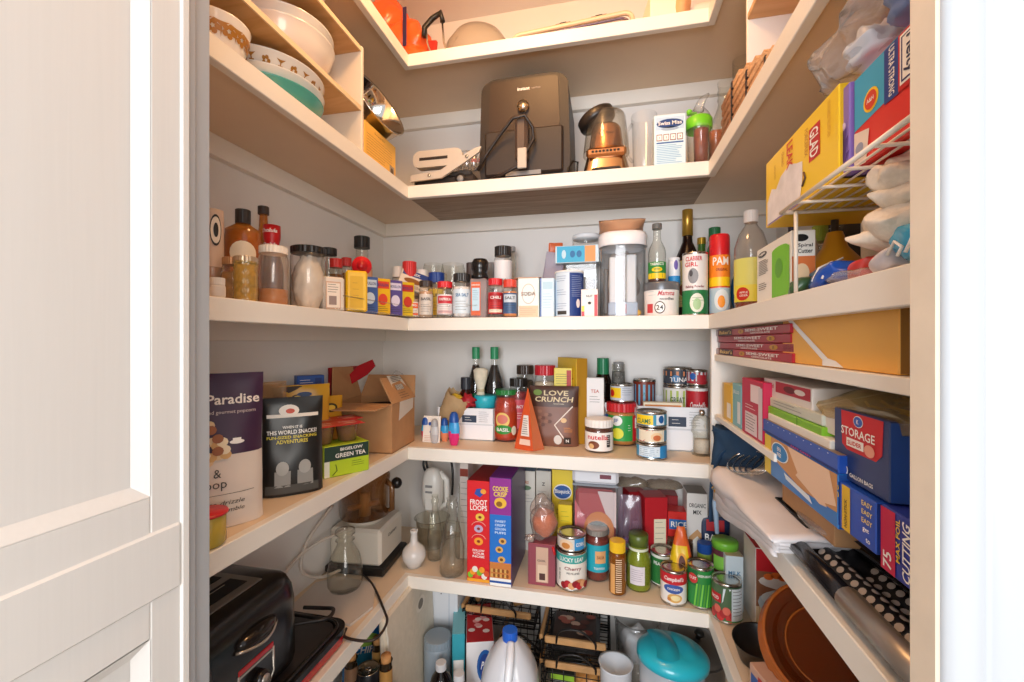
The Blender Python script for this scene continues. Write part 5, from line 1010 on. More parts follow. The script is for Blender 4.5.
# tins in the right tray
def dk(p, mp, r, h): p.drect(mp, -r*1.3, h*.55, r*1.3, h*.92, M('#6AA8C8')); p.dell(mp, 0, h*.45, r*.75, h*.16, M('#A82A2A'), .0009); p.text('HORMEL', mp, 0, h*.42, h*.1, W_, r*1.1, off=.0013); p.dpoly(mp, [(-r*.5, h*.5), (0, h*.8), (r*.5, h*.5)], M('#2E6A3E'), .0007); p.lines(mp, -r*.8, r*.8, h*.2, 2, h*.05, W_)
Yt = y2_+.01
loc, r, h = fit(637, 660, 379, zt, Yt+.03); t = can('chili tin with green hill and red oval in the right tray', r, h, dk, M('#7A3020', .4)); t.put((loc.x-.012, Yt+.030, zt))
loc, r, h = fit(661, 691, 385, zt, Yt+.02); hb = h
def dk(p, mp, r, h): p.drect(mp, -r*1.3, h*.62, r*1.3, h*.92, M('#A8BE4A')); p.drect(mp, -r*1.3, h*.42, r*1.3, h*.62, M('#2a2a26'), .0006); p.text('GREAT', mp, 0, h*.76, h*.1, M('#3a5a1a'), r); p.text('SLOPPY', mp, 0, h*.3, h*.08, TXT, r)
t = can('wide tin with lime, black and cream bands under a flat tin', r*.98, h, dk, M('#E6E3DA', .4)); t.put((loc.x+.004, Yt+.02, zt))
loc2, r2, h2 = fit(661, 691, 367, zt+hb, Yt+.02)
t = can('flat dark tin with orange stripe topping the lime-banded tin', r*.98, h2-.001, lambda p, mp, r, h: (p.drect(mp, -r*1.3, h*.55, r*1.3, h*.8, M('#D98A5A')), p.text('TUNA', mp, r*.1, h*.35, h*.25, W_), p.dell(mp, -r*.1, h*.4, r*.3, h*.2, M('#4a80b0'), .0008)), M('#3E4450', .4)); t.put((loc.x+.004, Yt+.02, zt+hb+.0006))
loc, w, h = fitbox(643, 682, 402, zt, y2_-.055)
def dk(p, mp, w, h): p.drect(mp, -w*.46, h*.1, w*.46, h*.95, M('#C8762A'), .0003); p.drect(mp, -w*.43, h*.15, w*.43, h*.9, M('#EFE4CE'), .0006); p.text('QUAKER', mp, -w*.15, h*.75, h*.14, M('#23407A'), w*.5, off=.001); p.dell(mp, w*.28, h*.6, w*.1, h*.16, M('#D9A46A'), .0009)
t = carton('cream and orange cracker carton standing in the right tray', w, .025, h, M('#E9DCC0', .45), dk, 'cracker_carton'); t.put((loc.x, y2_-.055, zt))
loc, r, h = fit(683, 700, 404, zt, y2_-.02); t = can('small dark tin beside the cracker carton', r, h*.93, lambda p, mp, r, h: p.drect(mp, -r, h*.4, r, h*.7, M('#B8603A')), M('#4a4440', .4)); t.put((loc.x+.004, y2_-.03, zt))
loc, r, h = fit(693, 716, 386, zD, 1.235); hb = h
t = can('red and white condensed soup tin at the divider board', r, h, lambda p, mp, r, h: (p.drect(mp, -r*1.5, h*.46, r*1.5, h*.92, M('#C2202C'), .0004, 10), p.text("Campbell's", mp, 0, h*.68, h*.14, W_, r*1.4, shear=.15), p.text('TOMATO', mp, 0, h*.25, h*.08, RED, r), p.dell(mp, 0, h*.46, r*.2, h*.07, M('#C9A24A'), .001)), M('#EFEAE6', .4)); t.put((loc.x-.016, 1.25, zD))
loc2, r2, h2 = fit(693, 716, 370, zD+hb, 1.235); t = can('small tin with blue disc and red label topping the soup tin', r*.95, h2-.001, lambda p, mp, r, h: (p.drect(mp, -r*1.3, h*.3, r*1.3, h*.9, M('#D9DADD')), p.dell(mp, -r*.4, h*.6, r*.3, h*.22, M('#2A62B0'), .0008), p.drect(mp, r*.0, h*.1, r*.9, h*.7, M('#B82A34'), .0009)), M('#B0343E', .4)); t.put((loc.x-.016, 1.25, zD+hb+.0006))
# upright clear panels of the tray
t = Thing('clear_divider', 'clear plastic rack panel leaning between the tins', 'rack', None); p = t.part('panel'); p.prism([(0, 0), (.004, 0), (-.004, .105), (-.008, .105)], -.05, .05, GL('#F4F6F8', .85, .1, 'pan', amt=.35)); p.prism([(.135, 0), (.139, 0), (.118, .11), (.114, .11)], -.05, .05, GL('#F4F6F8', .85, .1, 'pan', amt=.35)); t.put((ratio(636)*1.25+.002, 1.285, zD))
# salt mill
loc, r, h = fitb(692, 715, 410, 457, zD)
t = Thing('salt_mill', 'clear faceted salt mill with crank knob at the right end', 'salt mill'); b = t.part('body'); b.lathe([(0, .002), (r*.9, 0), (r, .006), (r*.8, h*.1), (r*.8, h*.45), (r*.95, h*.5)], G2, 10, smooth=False); c = t.part('contents'); c.lathe([(0, .006), (r*.68, .006), (r*.68, h*.34), (0, h*.34)], M('#DAD2C6', .7, noise_=.1, scale=200), 16)
b2 = t.part('top', label='rounded clear faceted top'); b2.lathe([(r*.98, h*.5), (r*.9, h*.6), (r*.95, h*.7), (r*.7, h*.84), (r*.3, h*.9)], G2, 10, smooth=False); k = t.part('knob'); k.lathe([(0, h*.86), (r*.2, h*.88), (r*.3, h*.94), (r*.2, h), (0, h)], SIL, 14); t.put((loc.x-.004, loc.y, zD))
# ================================================================ right wing: thin shelves and spice shelf end
# chocolate bar cartons, four stacked
zF_ = -.031+.0005; XE = ER+.016
ch = .0135
ya_, yb_ = XE/ratio(783), XE/ratio(715)
for k in range(4):
    xo = (.0, .004, .002, .0)[k]; yo = (-.004, 0, .006, .002)[k]
    def dk(p, mp, w, h, k=k):
        p.drect(mp, -w*.49, .0005, -w*.42, h-.0005, M('#B9B2B8'), .0003, 1); p.text('SEMI-SWEET', mp, w*(.05 if k in (1, 2) else .22), h*.62, h*.36, W_, w*.36); p.text('CHOCOLATE', mp, w*(.05 if k in (1, 2) else .22), h*.24, h*.22, W_, w*.22)
        p.dell(mp, w*(.33 if k in (1, 2) else -.02), h*.5, w*.04, h*.3, M('#C8902A'), .0008); p.text('50%', mp, w*(.33 if k in (1, 2) else -.02), h*.5, h*.3, M('#3a1a0a'), off=.0013)
        if k in (0, 3): p.drect(mp, -w*.41, .0005, -w*.16, h-.0005, M('#3A1D2E'), .0004, 1); p.text("Baker's", mp, -w*.28, h*.55, h*.62, M('#E3C27A'), w*.22, shear=.2)
    t = carton(('lowest', 'second', 'third', 'topmost')[k]+' red baking chocolate carton in the stack at right', yb_-ya_+.03, .075, ch, M('#A3152A', .4), dk, 'chocolate_carton', group='red baking chocolate cartons in a stack')
    t.put((XE+.0375+xo, (ya_+yb_)/2-.012+yo, zF_+k*(ch+.0004)), -90)
# golden carton
Yg0, Yg1 = (ER+.020)/ratio(899), (ER+.020)/ratio(782.5)
def dk(p, mp, w, h):
    p.dpoly(mp, [(-w*.42, h*.985), (-w*.36, h*.985), (w*.02, h*.17), (-w*.03, h*.13)], M('#EDEBE8', .4), .0008); p.dtri(mp, [(-w*.03, h*.14), (w*.02, h*.17), (w*.09, h*.13), (w*.155, h*.02), (-w*.03, h*.02)], M('#EDEBE8', .4), .0008)
w = Yg1-Yg0; h = .0605
t = carton('golden yellow long carton with white slanting stripe', w, .17, h, M('#EDB04E', .5), dk, 'golden_carton', side=M('#9A6A2A'))
t.put((ER+.020+.085, (Yg0+Yg1)/2, zF_), -90)
t = carton('grey folder box with blue foot at the right doorframe', .03, .15, .072, M('#9AA4AE', .4), lambda p, mp, w, h: p.drect(mp, -w*.5, 0.0005, w*.5, h*.14, M('#2A5A8A'), .0006, 1), 'folder_box', side=M('#AAB2BA')); t.put((ER+.036+.075, Yg0-.022, zF_), -90)
# G shelf
zG_ = -.170+.0005
def gb(x0, x1, yt, X, dep, col, dk, lab, nm='snack_carton', side=None):
    ym, w, h = faceX(x0, x1, X, (x0+x1)/2, yt, zG_); t = carton(lab, w, dep, h, M(col, .45), dk, nm, side=side); t.put((X+dep/2, ym, zG_), -90); return t
gb(722.5, 732, 384, XE+.002, .11, '#E8B822', lambda p, mp, w, h: (p.drect(mp, -w*.5, 0, -w*.3, h, M('#D9C090'), .0003), p.drect(mp, -w*.0, h*.1, w*.4, h*.5, M('#F1E9DC'))), 'narrow yellow carton, first on the thin lower shelf')
gb(732.5, 741, 384, XE+.002, .11, '#7FB7C0', lambda p, mp, w, h: (p.drect(mp, w*.1, h*.1, w*.45, h*.6, M('#E0E6E8')), p.text('JELLO', mp, -.001, h*.8, h*.1, W_, w*.7)), 'narrow teal carton beside the yellow one')
gb(742, 763, 380, XE, .12, '#C01E48', lambda p, mp, w, h: (p.drect(mp, -w*.32, h*.05, w*.25, h*.42, M('#E6D6DA')), p.lines(mp, -w*.28, w*.2, h*.38, 6, h*.05, TXT), p.drect(mp, -w*.05, h*.62, w*.4, h*.92, M('#EAD9DC')), p.drect(mp, w*.32, h*.05, w*.49, h*.9, M('#D9CBD2'), .0007), p.lines(mp, -w*.3, w*.2, h*.55, 2, h*.05, W_)), 'crimson carton with pale panels on the thin lower shelf')
def pile(x0, x1, yt, yb, X, dep, col, dk, lab, nm, side=None, top=None):
    ym, w, h_ = faceX(x0, x1, X, (x0+x1)/2, yt, 0); zb = (341-yb)/F*(X/ray((x0+x1)/2)[0]); t = carton(lab, w, dep, h_-zb, M(col, .42), dk, nm, side=side, top=top); t.put((X+dep/2, ym, zb), -90); return zb, h_
def dk(p, mp, w, h): p.drect(mp, -w*.20, h*.45, w*.48, h*.95, M('#B82A3C')); p.text('Good', mp, -w*.34, h*.7, h*.2, RED, w*.2); p.dell(mp, w*.1, h*.7, w*.12, h*.15, M('#6A1A22'), .0008); p.dell(mp, w*.3, h*.7, w*.1, h*.12, M('#E9D9D0'), .0009); p.drect(mp, -w*.45, h*.05, -w*.3, h*.4, M('#C8404A'))
pile(764, 812, 383, 405.5, .262, .11, '#E4DAD2', dk, 'pale carton with crimson picture lying beside crimson carton', 'snack_carton')
pile(770, 822, 406, 416, .258, .12, '#C9CCBE', lambda p, mp, w, h: p.lines(mp, -w*.4, w*.2, h*.8, 2, h*.3, GRY), 'thin grey-green tray lid between pale carton and lime box', 'food_tray')
pile(768, 822, 416.5, 426, .256, .12, '#7DBB2A', lambda p, mp, w, h: p.drect(mp, w*.1, 0, w*.12, h, M('#5A9A1A')), 'lime green flat box above the white flat box', 'food_box')
pile(768, 830, 426.5, 436.5, .254, .13, '#E9E4DA', None, 'flat white box lying on the royal blue carton', 'food_box')
pile(822, 838, 411, 434, .262, .10, '#D9D3CC', None, 'upright white box tucked behind the storage bag carton', 'small_box')
t = pouch('clear bag of twisted golden noodles lying over the carton pile', .16, .12, .035, GL('#F0E2C0', .85, .15, 'noodle_bag', body='#C9A860', amt=.28), None, 'noodle_bag', seed=81, wob=.007, topk=1.0)
q = t.part('noodles', label='golden twisted noodles')
for k in range(22):
    a = rnd.uniform(-.07, .05); z = rnd.uniform(.015, .10); q.tube([(a, rnd.uniform(-.008, .008), z), (a+.02, rnd.uniform(-.010, .010), z+rnd.uniform(-.02, .02)), (a+.045, 0, z+rnd.uniform(-.01, .02))], .0016, M('#CFA648', .5), 5)
t.put((.262, .53, -.080), -86, -78, 0)
# ------- wire rack on the spice shelf, right wing
wr = M('#E6D9C8', .3); RX0, RX1 = .222, .44
ry1 = RX0/ratio(781); rz_ = (341-213)/F*(RX0/ray(781)[0]); ry0 = .372
t = Thing('wire_rack', 'white coated wire helper rack holding boxes of bags at upper right', 'rack')
p = t.part('frame'); p.tube([(RX0, ry0, rz_), (RX0, ry1, rz_), (RX1, ry1, rz_), (RX1, ry0, rz_)], .0028, wr, 8, True)
p = t.part('wire_grid')
for k in range(1, 16): x = RX0+(RX1-RX0)*k/16; p.tube([(x, ry0, rz_+.002), (x, ry1, rz_+.002)], .0013, wr, 6)
for k in range(1, 5): y = ry0+(ry1-ry0)*k/5; p.tube([(RX0, y, rz_-.002), (RX1, y, rz_-.002)], .0018, wr, 6)
for x, y in ((ER+.006, ry1-.002), (RX1-.004, ry1-.002), (RX1-.004, ry0+.006)):
    p = t.part('leg'); p.tube([(x, y, rz_), (x, y, zC+.001)], .0026, wr, 8)
t.put((0, 0, 0))
zr = rz_+.004
# yellow bag box
GY0, GY1 = .236/ratio(839), .236/ratio(766)
def dk(p, mp, w, h):
    p.drect(mp, w*.18, h*.42, w*.31, h*.82, M('#C81E24'), .0004, 1)
    p.text('GLAD', mp, w*.245, h*.62, w*.10, W_, h*.34, rot=-90)
    p.text('FORCEFLEX', mp, w*.15, h*.70, w*.04, M('#C8901A'), h*.34, rot=-90); p.text('LEAK', mp, -w*.08, h*.76, w*.09, M('#D2402A'), h*.36, rot=-90); p.text('GUARD', mp, -w*.19, h*.80, w*.035, M('#C8901A'), h*.2, rot=-90)
    p.text('ODOR SHIELD TALL KITCHEN', mp, w*.41, h*.72, w*.03, M('#C8901A'), h*.4, rot=-90, bold=False); p.text('UNSCENTED', mp, -w*.32, h*.72, w*.025, M('#B8861A'), h*.2, rot=-90, bold=False)
    wm = M('#E4DFE0', .6, noise_=.12, scale=40)
    pts = [(-w*.46, h*.02), (-w*.46, h*.36), (-w*.38, h*.52), (-w*.30, h*.46), (-w*.22, h*.58), (-w*.08, h*.64), (w*.02, h*.56), (w*.10, h*.52), (w*.10, h*.30), (w*.06, h*.02)]
    p.dtri(mp, [(-w*.2, h*.25)]+pts+[pts[0]], wm, .0007); p.drect(mp, -w*.46, .0005, w*.1, h*.03, M('#8A78A8'), .0009, 1)
    p.tube([mp(w*.1, h*.2, .001), mp(w*.14, h*.28, .001), mp(w*.12, h*.36, .001)], .0012, M('#5a3a2a'), 5)
w = GY1-GY0; hg = (341-84)/F*(.236/ray(838)[0])-zr
t = carton('bright yellow trash bag carton with red label on the wire rack', w, .13, min(hg, .40-zr), M('#F2CB22', .4), dk, 'trash_bag_carton', side=M('#E0B418'))
p = t.part('flap'); p.box(w/2, w/2+.001, -.06, .06, .0, .02, M('#D9A814', .5)); t.put((.236+.065, (GY0+GY1)/2, zr), -90)
# purple, blue/white, red cartons nearer
py0, py1 = .240/ratio(850), .240/ratio(840)
h = (341-88)/F*(.240/ray(845)[0])-zr
def dkp(p, mp, w, h):
    for k in range(7): a = math.radians(20+k*28); p.dpoly(mp, [(0, h*.10), (w*.4*math.cos(a)-.003, h*.1+.035*math.sin(a)), (w*.45*math.cos(a)+.003, h*.1+.04*math.sin(a))], M('#5A3A96'), .0006)
    p.dell(mp, 0, h*.55, w*.2, w*.2, M('#C9B9E6'))
t = carton('narrow purple carton between yellow and blue cartons', max(.018, py1-py0), .12, .092, M('#8A70C0', .4), dkp, 'scented_bag_carton'); t.put((.240+.06, (py0+py1)/2+.001, zr), -90)
ry_0, ry_1 = .385, .240/ratio(851)
w = ry_1-ry_0+.02
def dk(p, mp, w, h):
    p.dtri(mp, [(-w*.5+.001, h*.42), (-w*.5+.001, h-.001), (w*.5-.001, h-.001), (w*.5-.001, h*.58), (w*.1, h*.50)], M('#3FA6CE'), .0004)
    p.drect(mp, -w*.13, h*.44, w*.02, h-.002, M('#1E3C8C'), .0007, 1); p.text('ULTRA STRONG', mp, -w*.05, h*.72, w*.06, W_, h*.48, rot=-90)
    p.dell(mp, -w*.28, h*.62, w*.09, h*.12, YEL, .0008); p.dell(mp, -w*.28, h*.62, w*.07, h*.095, M('#D8402A'), .0011); p.text('A&H', mp, -w*.28, h*.62, h*.045, W_, off=.0015)
    p.dtri(mp, [(-w*.5+.001, h*.0+.002), (-w*.5+.001, h*.40), (-w*.3, h*.34), (-w*.34, h*.002)], M('#E9D9CC'), .0007); p.dell(mp, -w*.42, h*.2, w*.05, h*.06, M('#9AA0B8'), .001)
t = carton('red and blue trash bag carton with white framed lettering at the rack front', w, .12, .090, M('#DD2C26', .38), dk, 'trash_bag_carton', side=M('#D22824'))
p = t.parts if hasattr(t, 'parts') else None
q = t.P[0][1]; mp = front(.12); q.drect(mp, w*.02, .040, w*.5-.001, .088, RED, .0011, 1); q.drect(mp, w*.04, .044, w*.24, .086, W_, .0014, 1); q.drect(mp, w*.055, .046, w*.225, .084, M('#1C2C6A'), .0016, 1); q.drect(mp, w*.07, .0475, w*.21, .0825, W_, .0018, 1); q.text('Hefty', mp, w*.14, .065, w*.11, M('#1C2450'), .032, rot=-90, off=.0022); q.drect(mp, w*.32, .055, w*.46, .089, M('#3FA6CE'), .0016, 1)
t.put((.243+.06, (ry_0+ry_1)/2-.010, zr), -90)
# clear bag drooping from the shelf above
t = Thing('clear_bag', 'large crinkled clear plastic bag lying on the trash bag cartons at top right', 'bag'); b = t.part('bag')
def fn(u, v):
    a = 2*PI*u; q = PI*(v-.5); c = math.cos(q)
    x = Vector((.268+.036*c*math.cos(a), .480+.115*c*math.sin(a), .306+.036*math.sin(q)))
    n = noise.noise_vector(x*22)*.020+noise.noise_vector(x*55)*.009
    return (x.x+n.x, x.y+n.y, max(x.z+n.z, .272))
b.grid(fn, 44, 26, GL('#FFFFFF', .9, .12, 'bag_film', body='#D9DCE6', amt=.22), wrap=True)
q = t.part('contents', label='blue and white crumpled packets'); q.ball((.262, .43, .296), .024, .030, .022, M('#7A90C0', .4, noise_=.3, scale=20), jit=.5); q.ball((.262, .50, .294), .022, .030, .018, M('#D9DDE6', .35), jit=.6); q.ball((.258, .40, .290), .02, .02, .016, M('#E9E6E4', .5), jit=.6)
t.put((0, 0, 0))
# ------- items under the rack on the spice shelf
XC = ER+.012
ym, w, h = faceX(757, 791, XC, 770, 243, zC)
def dk(p, mp, w, h):
    p.text('veggetti', mp, -w*.28, h*.88, h*.05, W_); p.dell(mp, -w*.30, h*.87, w*.14, h*.05, K_, .0006); p.text('veggetti', mp, -w*.30, h*.87, h*.05, W_, w*.2, off=.001); p.lines(mp, -w*.42, -w*.1, h*.76, 9, h*.03, TXT, .0009); p.lines(mp, -w*.42, -w*.15, h*.35, 4, h*.035, TXT)
    p.drect(mp, 0.0, h*.04, w*.47, h*.8, M('#76C61E'), .0006, 1); p.dell(mp, w*.22, h*.8, w*.22, h*.06, M('#76C61E'), .0007); p.dell(mp, w*.2, h*.5, w*.1, h*.16, M('#5AA616'), .001)
t = carton('white carton with window showing a lime green spiral slicer', w, .030, h, M('#EDEAE2', .4), dk, 'slicer_carton'); q = t.P[0][1]; rm = rightf(w); q.dell(rm, -.003, h*.88, .009, .005, K_); q.text('Spiral', rm, .002, h*.76, .006, TXT, .018); q.text('Cutter', rm, .002, h*.68, .006, TXT, .018); q.drect(rm, -.014, h*.1, .014, h*.6, M('#D8743A'), .0005, 1); q.dell(rm, -.002, h*.35, .009, h*.14, M('#E9C8A0'), .0009)
t.put((XC+.015, ym, zC), -90)
def rz2(x0, x1, yt, X): return fitX(x0, x1, yt, zC, X)
loc, r, h = rz2(786, 799, 217, .345)
t = bottle('dark blue glass bottle with printed label under the wire rack', [(0, 0), (r*1.3, 0), (r*1.3, h*.6), (r*.8, h*.8), (r*.6, h*.95)], M('#141A30', .3), r*.75, (h*.88, h), GL('#1C2C70', .5, .05, 'blueg', body='#101a48', amt=.8), None, name='oil_bottle'); t.put(loc)
loc, r, h = rz2(811, 829, 226, .36)
t = jar('dark spice jar with olive green lid under the rack', r, h, M('#6E8A2A', .4), h*.2, G2, M('#2a2420', .5), .75, name='spice_jar'); t.put(loc)
loc, r, h = rz2(828, 848, 216, .40)
t = carton('black carton with white print under the wire rack', .05, .04, h, M('#22262A', .4), lambda p, mp, w, h: p.lines(mp, -w*.4, w*.4, h*.9, 8, h*.05, M('#B9BCC0'), .001), 'black_carton'); t.put(loc, -60, 0, 0)
loc, r, h = rz2(798, 815, 240, .30); t = crumple('silver foil packet beside the dark spice jar', [((0, 0, .05), .022, .03, .055)], M('#B9B4B0', .3, .5), 'foil_packet', 'packet', 91, .008); t.put(loc, -60)
# orange funnel
t = Thing('funnel', 'large mustard orange funnel standing upside down with dark spout tip', 'funnel'); X = .315; loc, r, h = rz2(815, 862, 205, X); r = .052
p = t.part('cone'); OC = M('#C98A1E', .4); p.lathe([(r, 0), (r*1.02, .003), (r*.96, .008), (r*.95, h*.22), (r*.62, h*.38), (r*.3, h*.55), (r*.18, h*.72)], OC, 36); q = t.part('spout', label='dark spout rod'); q.lathe([(r*.10, h*.70), (r*.08, h*.98), (0, h)], M('#3a2c22', .5), 16); t.put((X, loc.y+.01, zC))
# snack bags lying near the edge
def lay(lab, col, x, y, sx, sy, sz, seed, nm='snack_bag', amp=.009, rz=0, deco=None):
    t = crumple(lab, [((0, 0, sz), sx, sy, sz)], col, nm, 'bag', seed, amp, nu=44, nv=26, freq=26, p=.8)
    if deco: deco(t.P[0][1])
    t.put((x, y, zC), rz); return t
lay('shiny royal blue snack bag with white stripes at shelf edge', M('#1F52B4', .25), XC+.020, .570, .022, .045, .014, 101, deco=lambda p: [p.tube([(-.024, y, .010), (-.016, y+.003, .026), (0, y+.006, .034)], .0012, W_, 5) for y in (-.012, .012)])
lay('small dark green crumpled bag beside the slicer carton', M('#3A5A3A', .3), XC+.004, .640, .012, .018, .011, 102)
lay('teal crumpled wrapper between green bag and blue snack bag', M('#1E6A96', .3), XC+.034, .645, .016, .020, .017, 103)
lay('shiny red snack bag next to the blue one', M('#D23A34', .3), XC+.026, .505, .022, .030, .014, 104)
lay('clear and grey crumpled film along the shelf edge', BAG, XC+.006, .520, .010, .05, .006, 105, 'film_bag', .005)
lay('crumpled white and purple wrapper beside the sky blue bag', M('#D9CFD2', .4, noise_=.3, scale=40), XC+.012, .462, .014, .014, .010, 106)
def dk(p):
    p.tube([(-.022, .012, .012), (-.021, .004, .022), (-.020, -.004, .016), (-.021, .0, .009)], .0014, W_, 5); p.tube([(-.021, -.010, .010), (-.018, -.016, .026), (-.020, -.024, .012)], .0014, W_, 5)
lay('shiny sky blue bag with white loops of lettering at right doorframe', M('#2A9AC8', .25), XC+.012, .418, .020, .032, .020, 107, deco=dk)
TW = M('#E8DCCC', .9, bump=.6, scale=200, noise_=.06)
t = crumple('pile of crumpled cream towels rising behind the sky blue bag', [((0, 0, .05), .034, .030, .016), ((.004, -.004, .068), .034, .028, .013), ((-.004, -.006, .085), .030, .026, .014), ((.0, .022, .040), .034, .022, .013), ((.006, -.006, .098), .026, .022, .012)], TW, 'towel_pile', 'towels', 111, .010, nu=40, nv=24, freq=24)
t.put((.270, .464, zC), 0)
# ================================================================ right wing of shelf D
XD = ER+.018
# navy fabric bag hanging over
NV = M('#1F3F5E', .75, noise_=.15, scale=30)
t = Thing('fabric_bag', 'navy blue fabric bag with strap hanging off the shelf corner', 'bag'); b = t.part('bag')
def fn(u, v):
    x = Vector((.262+.05*u, 1.055-.10*v-.03*u, 0)); z = zD+.052*(1-.25*v)-.02*u; a = noise.noise_vector(Vector((u*3, v*3, 1)))*.012
    return (x.x+a.x, x.y+a.y, z+a.z*.8)
b.grid(lambda u, v: (lambda a: (.232+.085*u+a.x, 1.04-.13*u+a.y+.02*v, zD+.012+.085*v*(1-.15*u)+a.z))(noise.noise_vector(Vector((u*3, v*3, 1)))*.012), 16, 12, NV)
b.grid(lambda u, v: (lambda a: (.245+.085*u+a.x, 1.06-.11*u+a.y+.01*v, zD+.010+.088*v+a.z))(noise.noise_vector(Vector((u*3+4, v*3, 1)))*.010), 16, 12, NV)
b.grid(lambda u, v: tuple(Vector((.232+.085*u, 1.05-.13*u, zD+.085)).lerp(Vector((.245+.085*u, 1.068-.11*u, zD+.098)), v)), 16, 2, NV)
s_ = t.part('strap'); 
def st(u, v): q = v; return (.236-.012*math.sin(q*2.6)+.0, 1.03-.02*q+.012*u, zD+.045-.17*q**1.4)
s_.grid(lambda u, v: (.250-.030*math.sin(min(1, v*1.3)*PI/2)+.010*u, 1.02+.004*u, zD+.05-.16*v**1.5), 3, 12, NV)
s2 = t.part('strap'); s2.tube([(.262, 1.03, zD+.09), (.255, 1.02, zD+.112), (.275, 1.01, zD+.118), (.30, .98, zD+.10)], .006, NV, 8)
t.put((0, 0, 0), solid=.0015)
# keyring / whisk ring
t = Thing('wire_whisk', 'bundle of silver metal rings and wires on the navy bag', 'rings'); p = t.part('wire')
for k in range(5):
    pts = [(.268+.030*math.sin(a+k*.15)+.006*k, .93+.055*math.cos(a)-.01*k, zD+.050+.018*math.sin(a)+.003*k) for a in [2*PI*i/20 for i in range(20)]]
    p.tube(pts, .0022, SIL, 6, True)
t.put((0, 0, 0))
# bundle of ropes/straps on the edge
t = Thing('cord_bundle', 'looped yellow and grey drawstring cords spilling over the edge', 'cords')
for k, (c, o) in enumerate((('#D9A644', 0), ('#8F9AA0', .010), ('#D9B870', .016))):
    p = t.part('cord'); p.tube([(.31, .80-o, zD+.012+o*.2), (.265, .84+o, zD+.02), (ER-.006, .90+o, zD+.012), (ER-.016, .95+o, zD-.018), (ER-.008, .965+o, zD-.036), (ER+.0-.006, .93, zD-.030+o)], .0036, M(c, .7), 8)
p = t.part('drawstring', label='pale blue hanging drawstring'); p.tube([(ER-.008, .965, zD+.004), (ER-.012, .968, zD-.05), (ER-.010, .962, zD-.11)], [.005, .006, .004], M('#8FA8C0', .6), 8)
t.put((0, 0, 0))
# folded white bags / cloth
WC = M('#E8E4E6', .6, noise_=.03, scale=15)
t = Thing('folded_bag', 'stack of folded white cloth shopping bags overhanging the edge', 'bag'); b = t.part('cloth')
for k in range(4):
    def fn(u, v, k=k):
        x = ER-.010+.18*max(0, u-.16)/.84-.003*(k == 3); y = .97-.33*v-.008*k+.02*u; z = zD+.004+.0085*k
        if u < .16: x -= .003*k; z = zD+.004+.0085*k-(.16-u)/.16*(.064-.012*k+.008*math.sin(v*5))*(1-.92*v)
        a = noise.noise_vector(Vector((u*4, v*4, k)))*.005
        return (x+a.x, y+a.y, z+abs(a.z)+.0)
    b.grid(fn, 18, 18, WC)
t.put((0, 0, 0), solid=.005)
t = crumple('clear plastic bag over the folded white cloth', [((0, 0, .03), .05, .08, .018)], BAG, 'film_bag', 'bag', 121, .012); t.put((.33, .84, zD+.03))
# glove box: BPA free blue carton
def boxR(lab, x0, x1, yt, yb, X, dep, col, dk, nm, rz=-90, side=None, top=None, h=None):
    ym, w, hh = faceX(x0, x1, X, (x0+x1)/2, yt, 0); d = X/ray((x0+x1)/2)[0]; zb = (341-yb)/F*d; h_ = h or hh-zb
    t = carton(lab, w, dep, h_, M(col, .35), dk, nm, side=side, top=top); a = math.radians(rz+90)
    t.put((X+dep/2, ym, zb), rz); return t, zb, h_, ym, w
def dk(p, mp, w, h):
    p.drect(mp, -w*.5+.001, .001, -w*.38, h-.001, M('#E3C22E'), .0004, 1); p.dtri(mp, [(-w*.38, h*.5), (-w*.38, h-.001), (w*.5-.001, h-.001), (w*.5-.001, h*.30), (w*.1, h*.22)], M('#C9905A'), .0004)
    sk = M('#E9C6A8', .5)
    p.dtri(mp, [(w*.05, h*.52), (-w*.10, h*.98), (w*.42, h*.98), (w*.49, h*.40), (w*.36, h*.30), (w*.2, h*.4)], sk, .0007); p.dtri(mp, [(w*.08, h*.6), (w*.02, h*.45), (w*.32, h*.22), (w*.40, h*.26), (w*.3, h*.5)], sk, .0009)
    p.dell(mp, -w*.22, h*.72, w*.14, h*.22, W_, .001); p.dell(mp, -w*.22, h*.72, w*.125, h*.2, M('#2F86C8'), .0013); p.text('BPA', mp, -w*.22, h*.79, h*.10, W_, off=.0018); p.text('FREE', mp, -w*.22, h*.66, h*.09, W_, off=.0018)
    p.dpoly(mp, [(-w*.15, h*.32), (w*.2, h*.22), (w*.24, h*.10), (-w*.12, h*.2)], M('#DCE6F0'), .001)
t, zb1, h1, ym1, w1 = boxR('blue food bag carton showing a hand and round badge', 765, 838, 453, 500, .2495, .13, '#2A78C4', dk, 'food_bag_carton', side=M('#1A4E9A'), top=M('#B9A48A'))
def dk(p, mp, w, h): p.drect(mp, -w*.5, .001, w*.5, h*.2, M('#0E2E7A'), .0004, 1); p.text('EASY OPEN', mp, w*.1, h*.12, h*.12, M('#D84A9A'), w*.25); [p.dell(mp, w*(-.4+.09*k), h*.88, w*.006, h*.03, W_) for k in range(10)]
t, zb2, h2, ym2, w2 = boxR('long royal blue carton lying on the food bag carton', 763, 838, 437, 452.5, .2490, .13, '#1F4FB0', dk, 'blue_carton', top=M('#8A7A6A'))
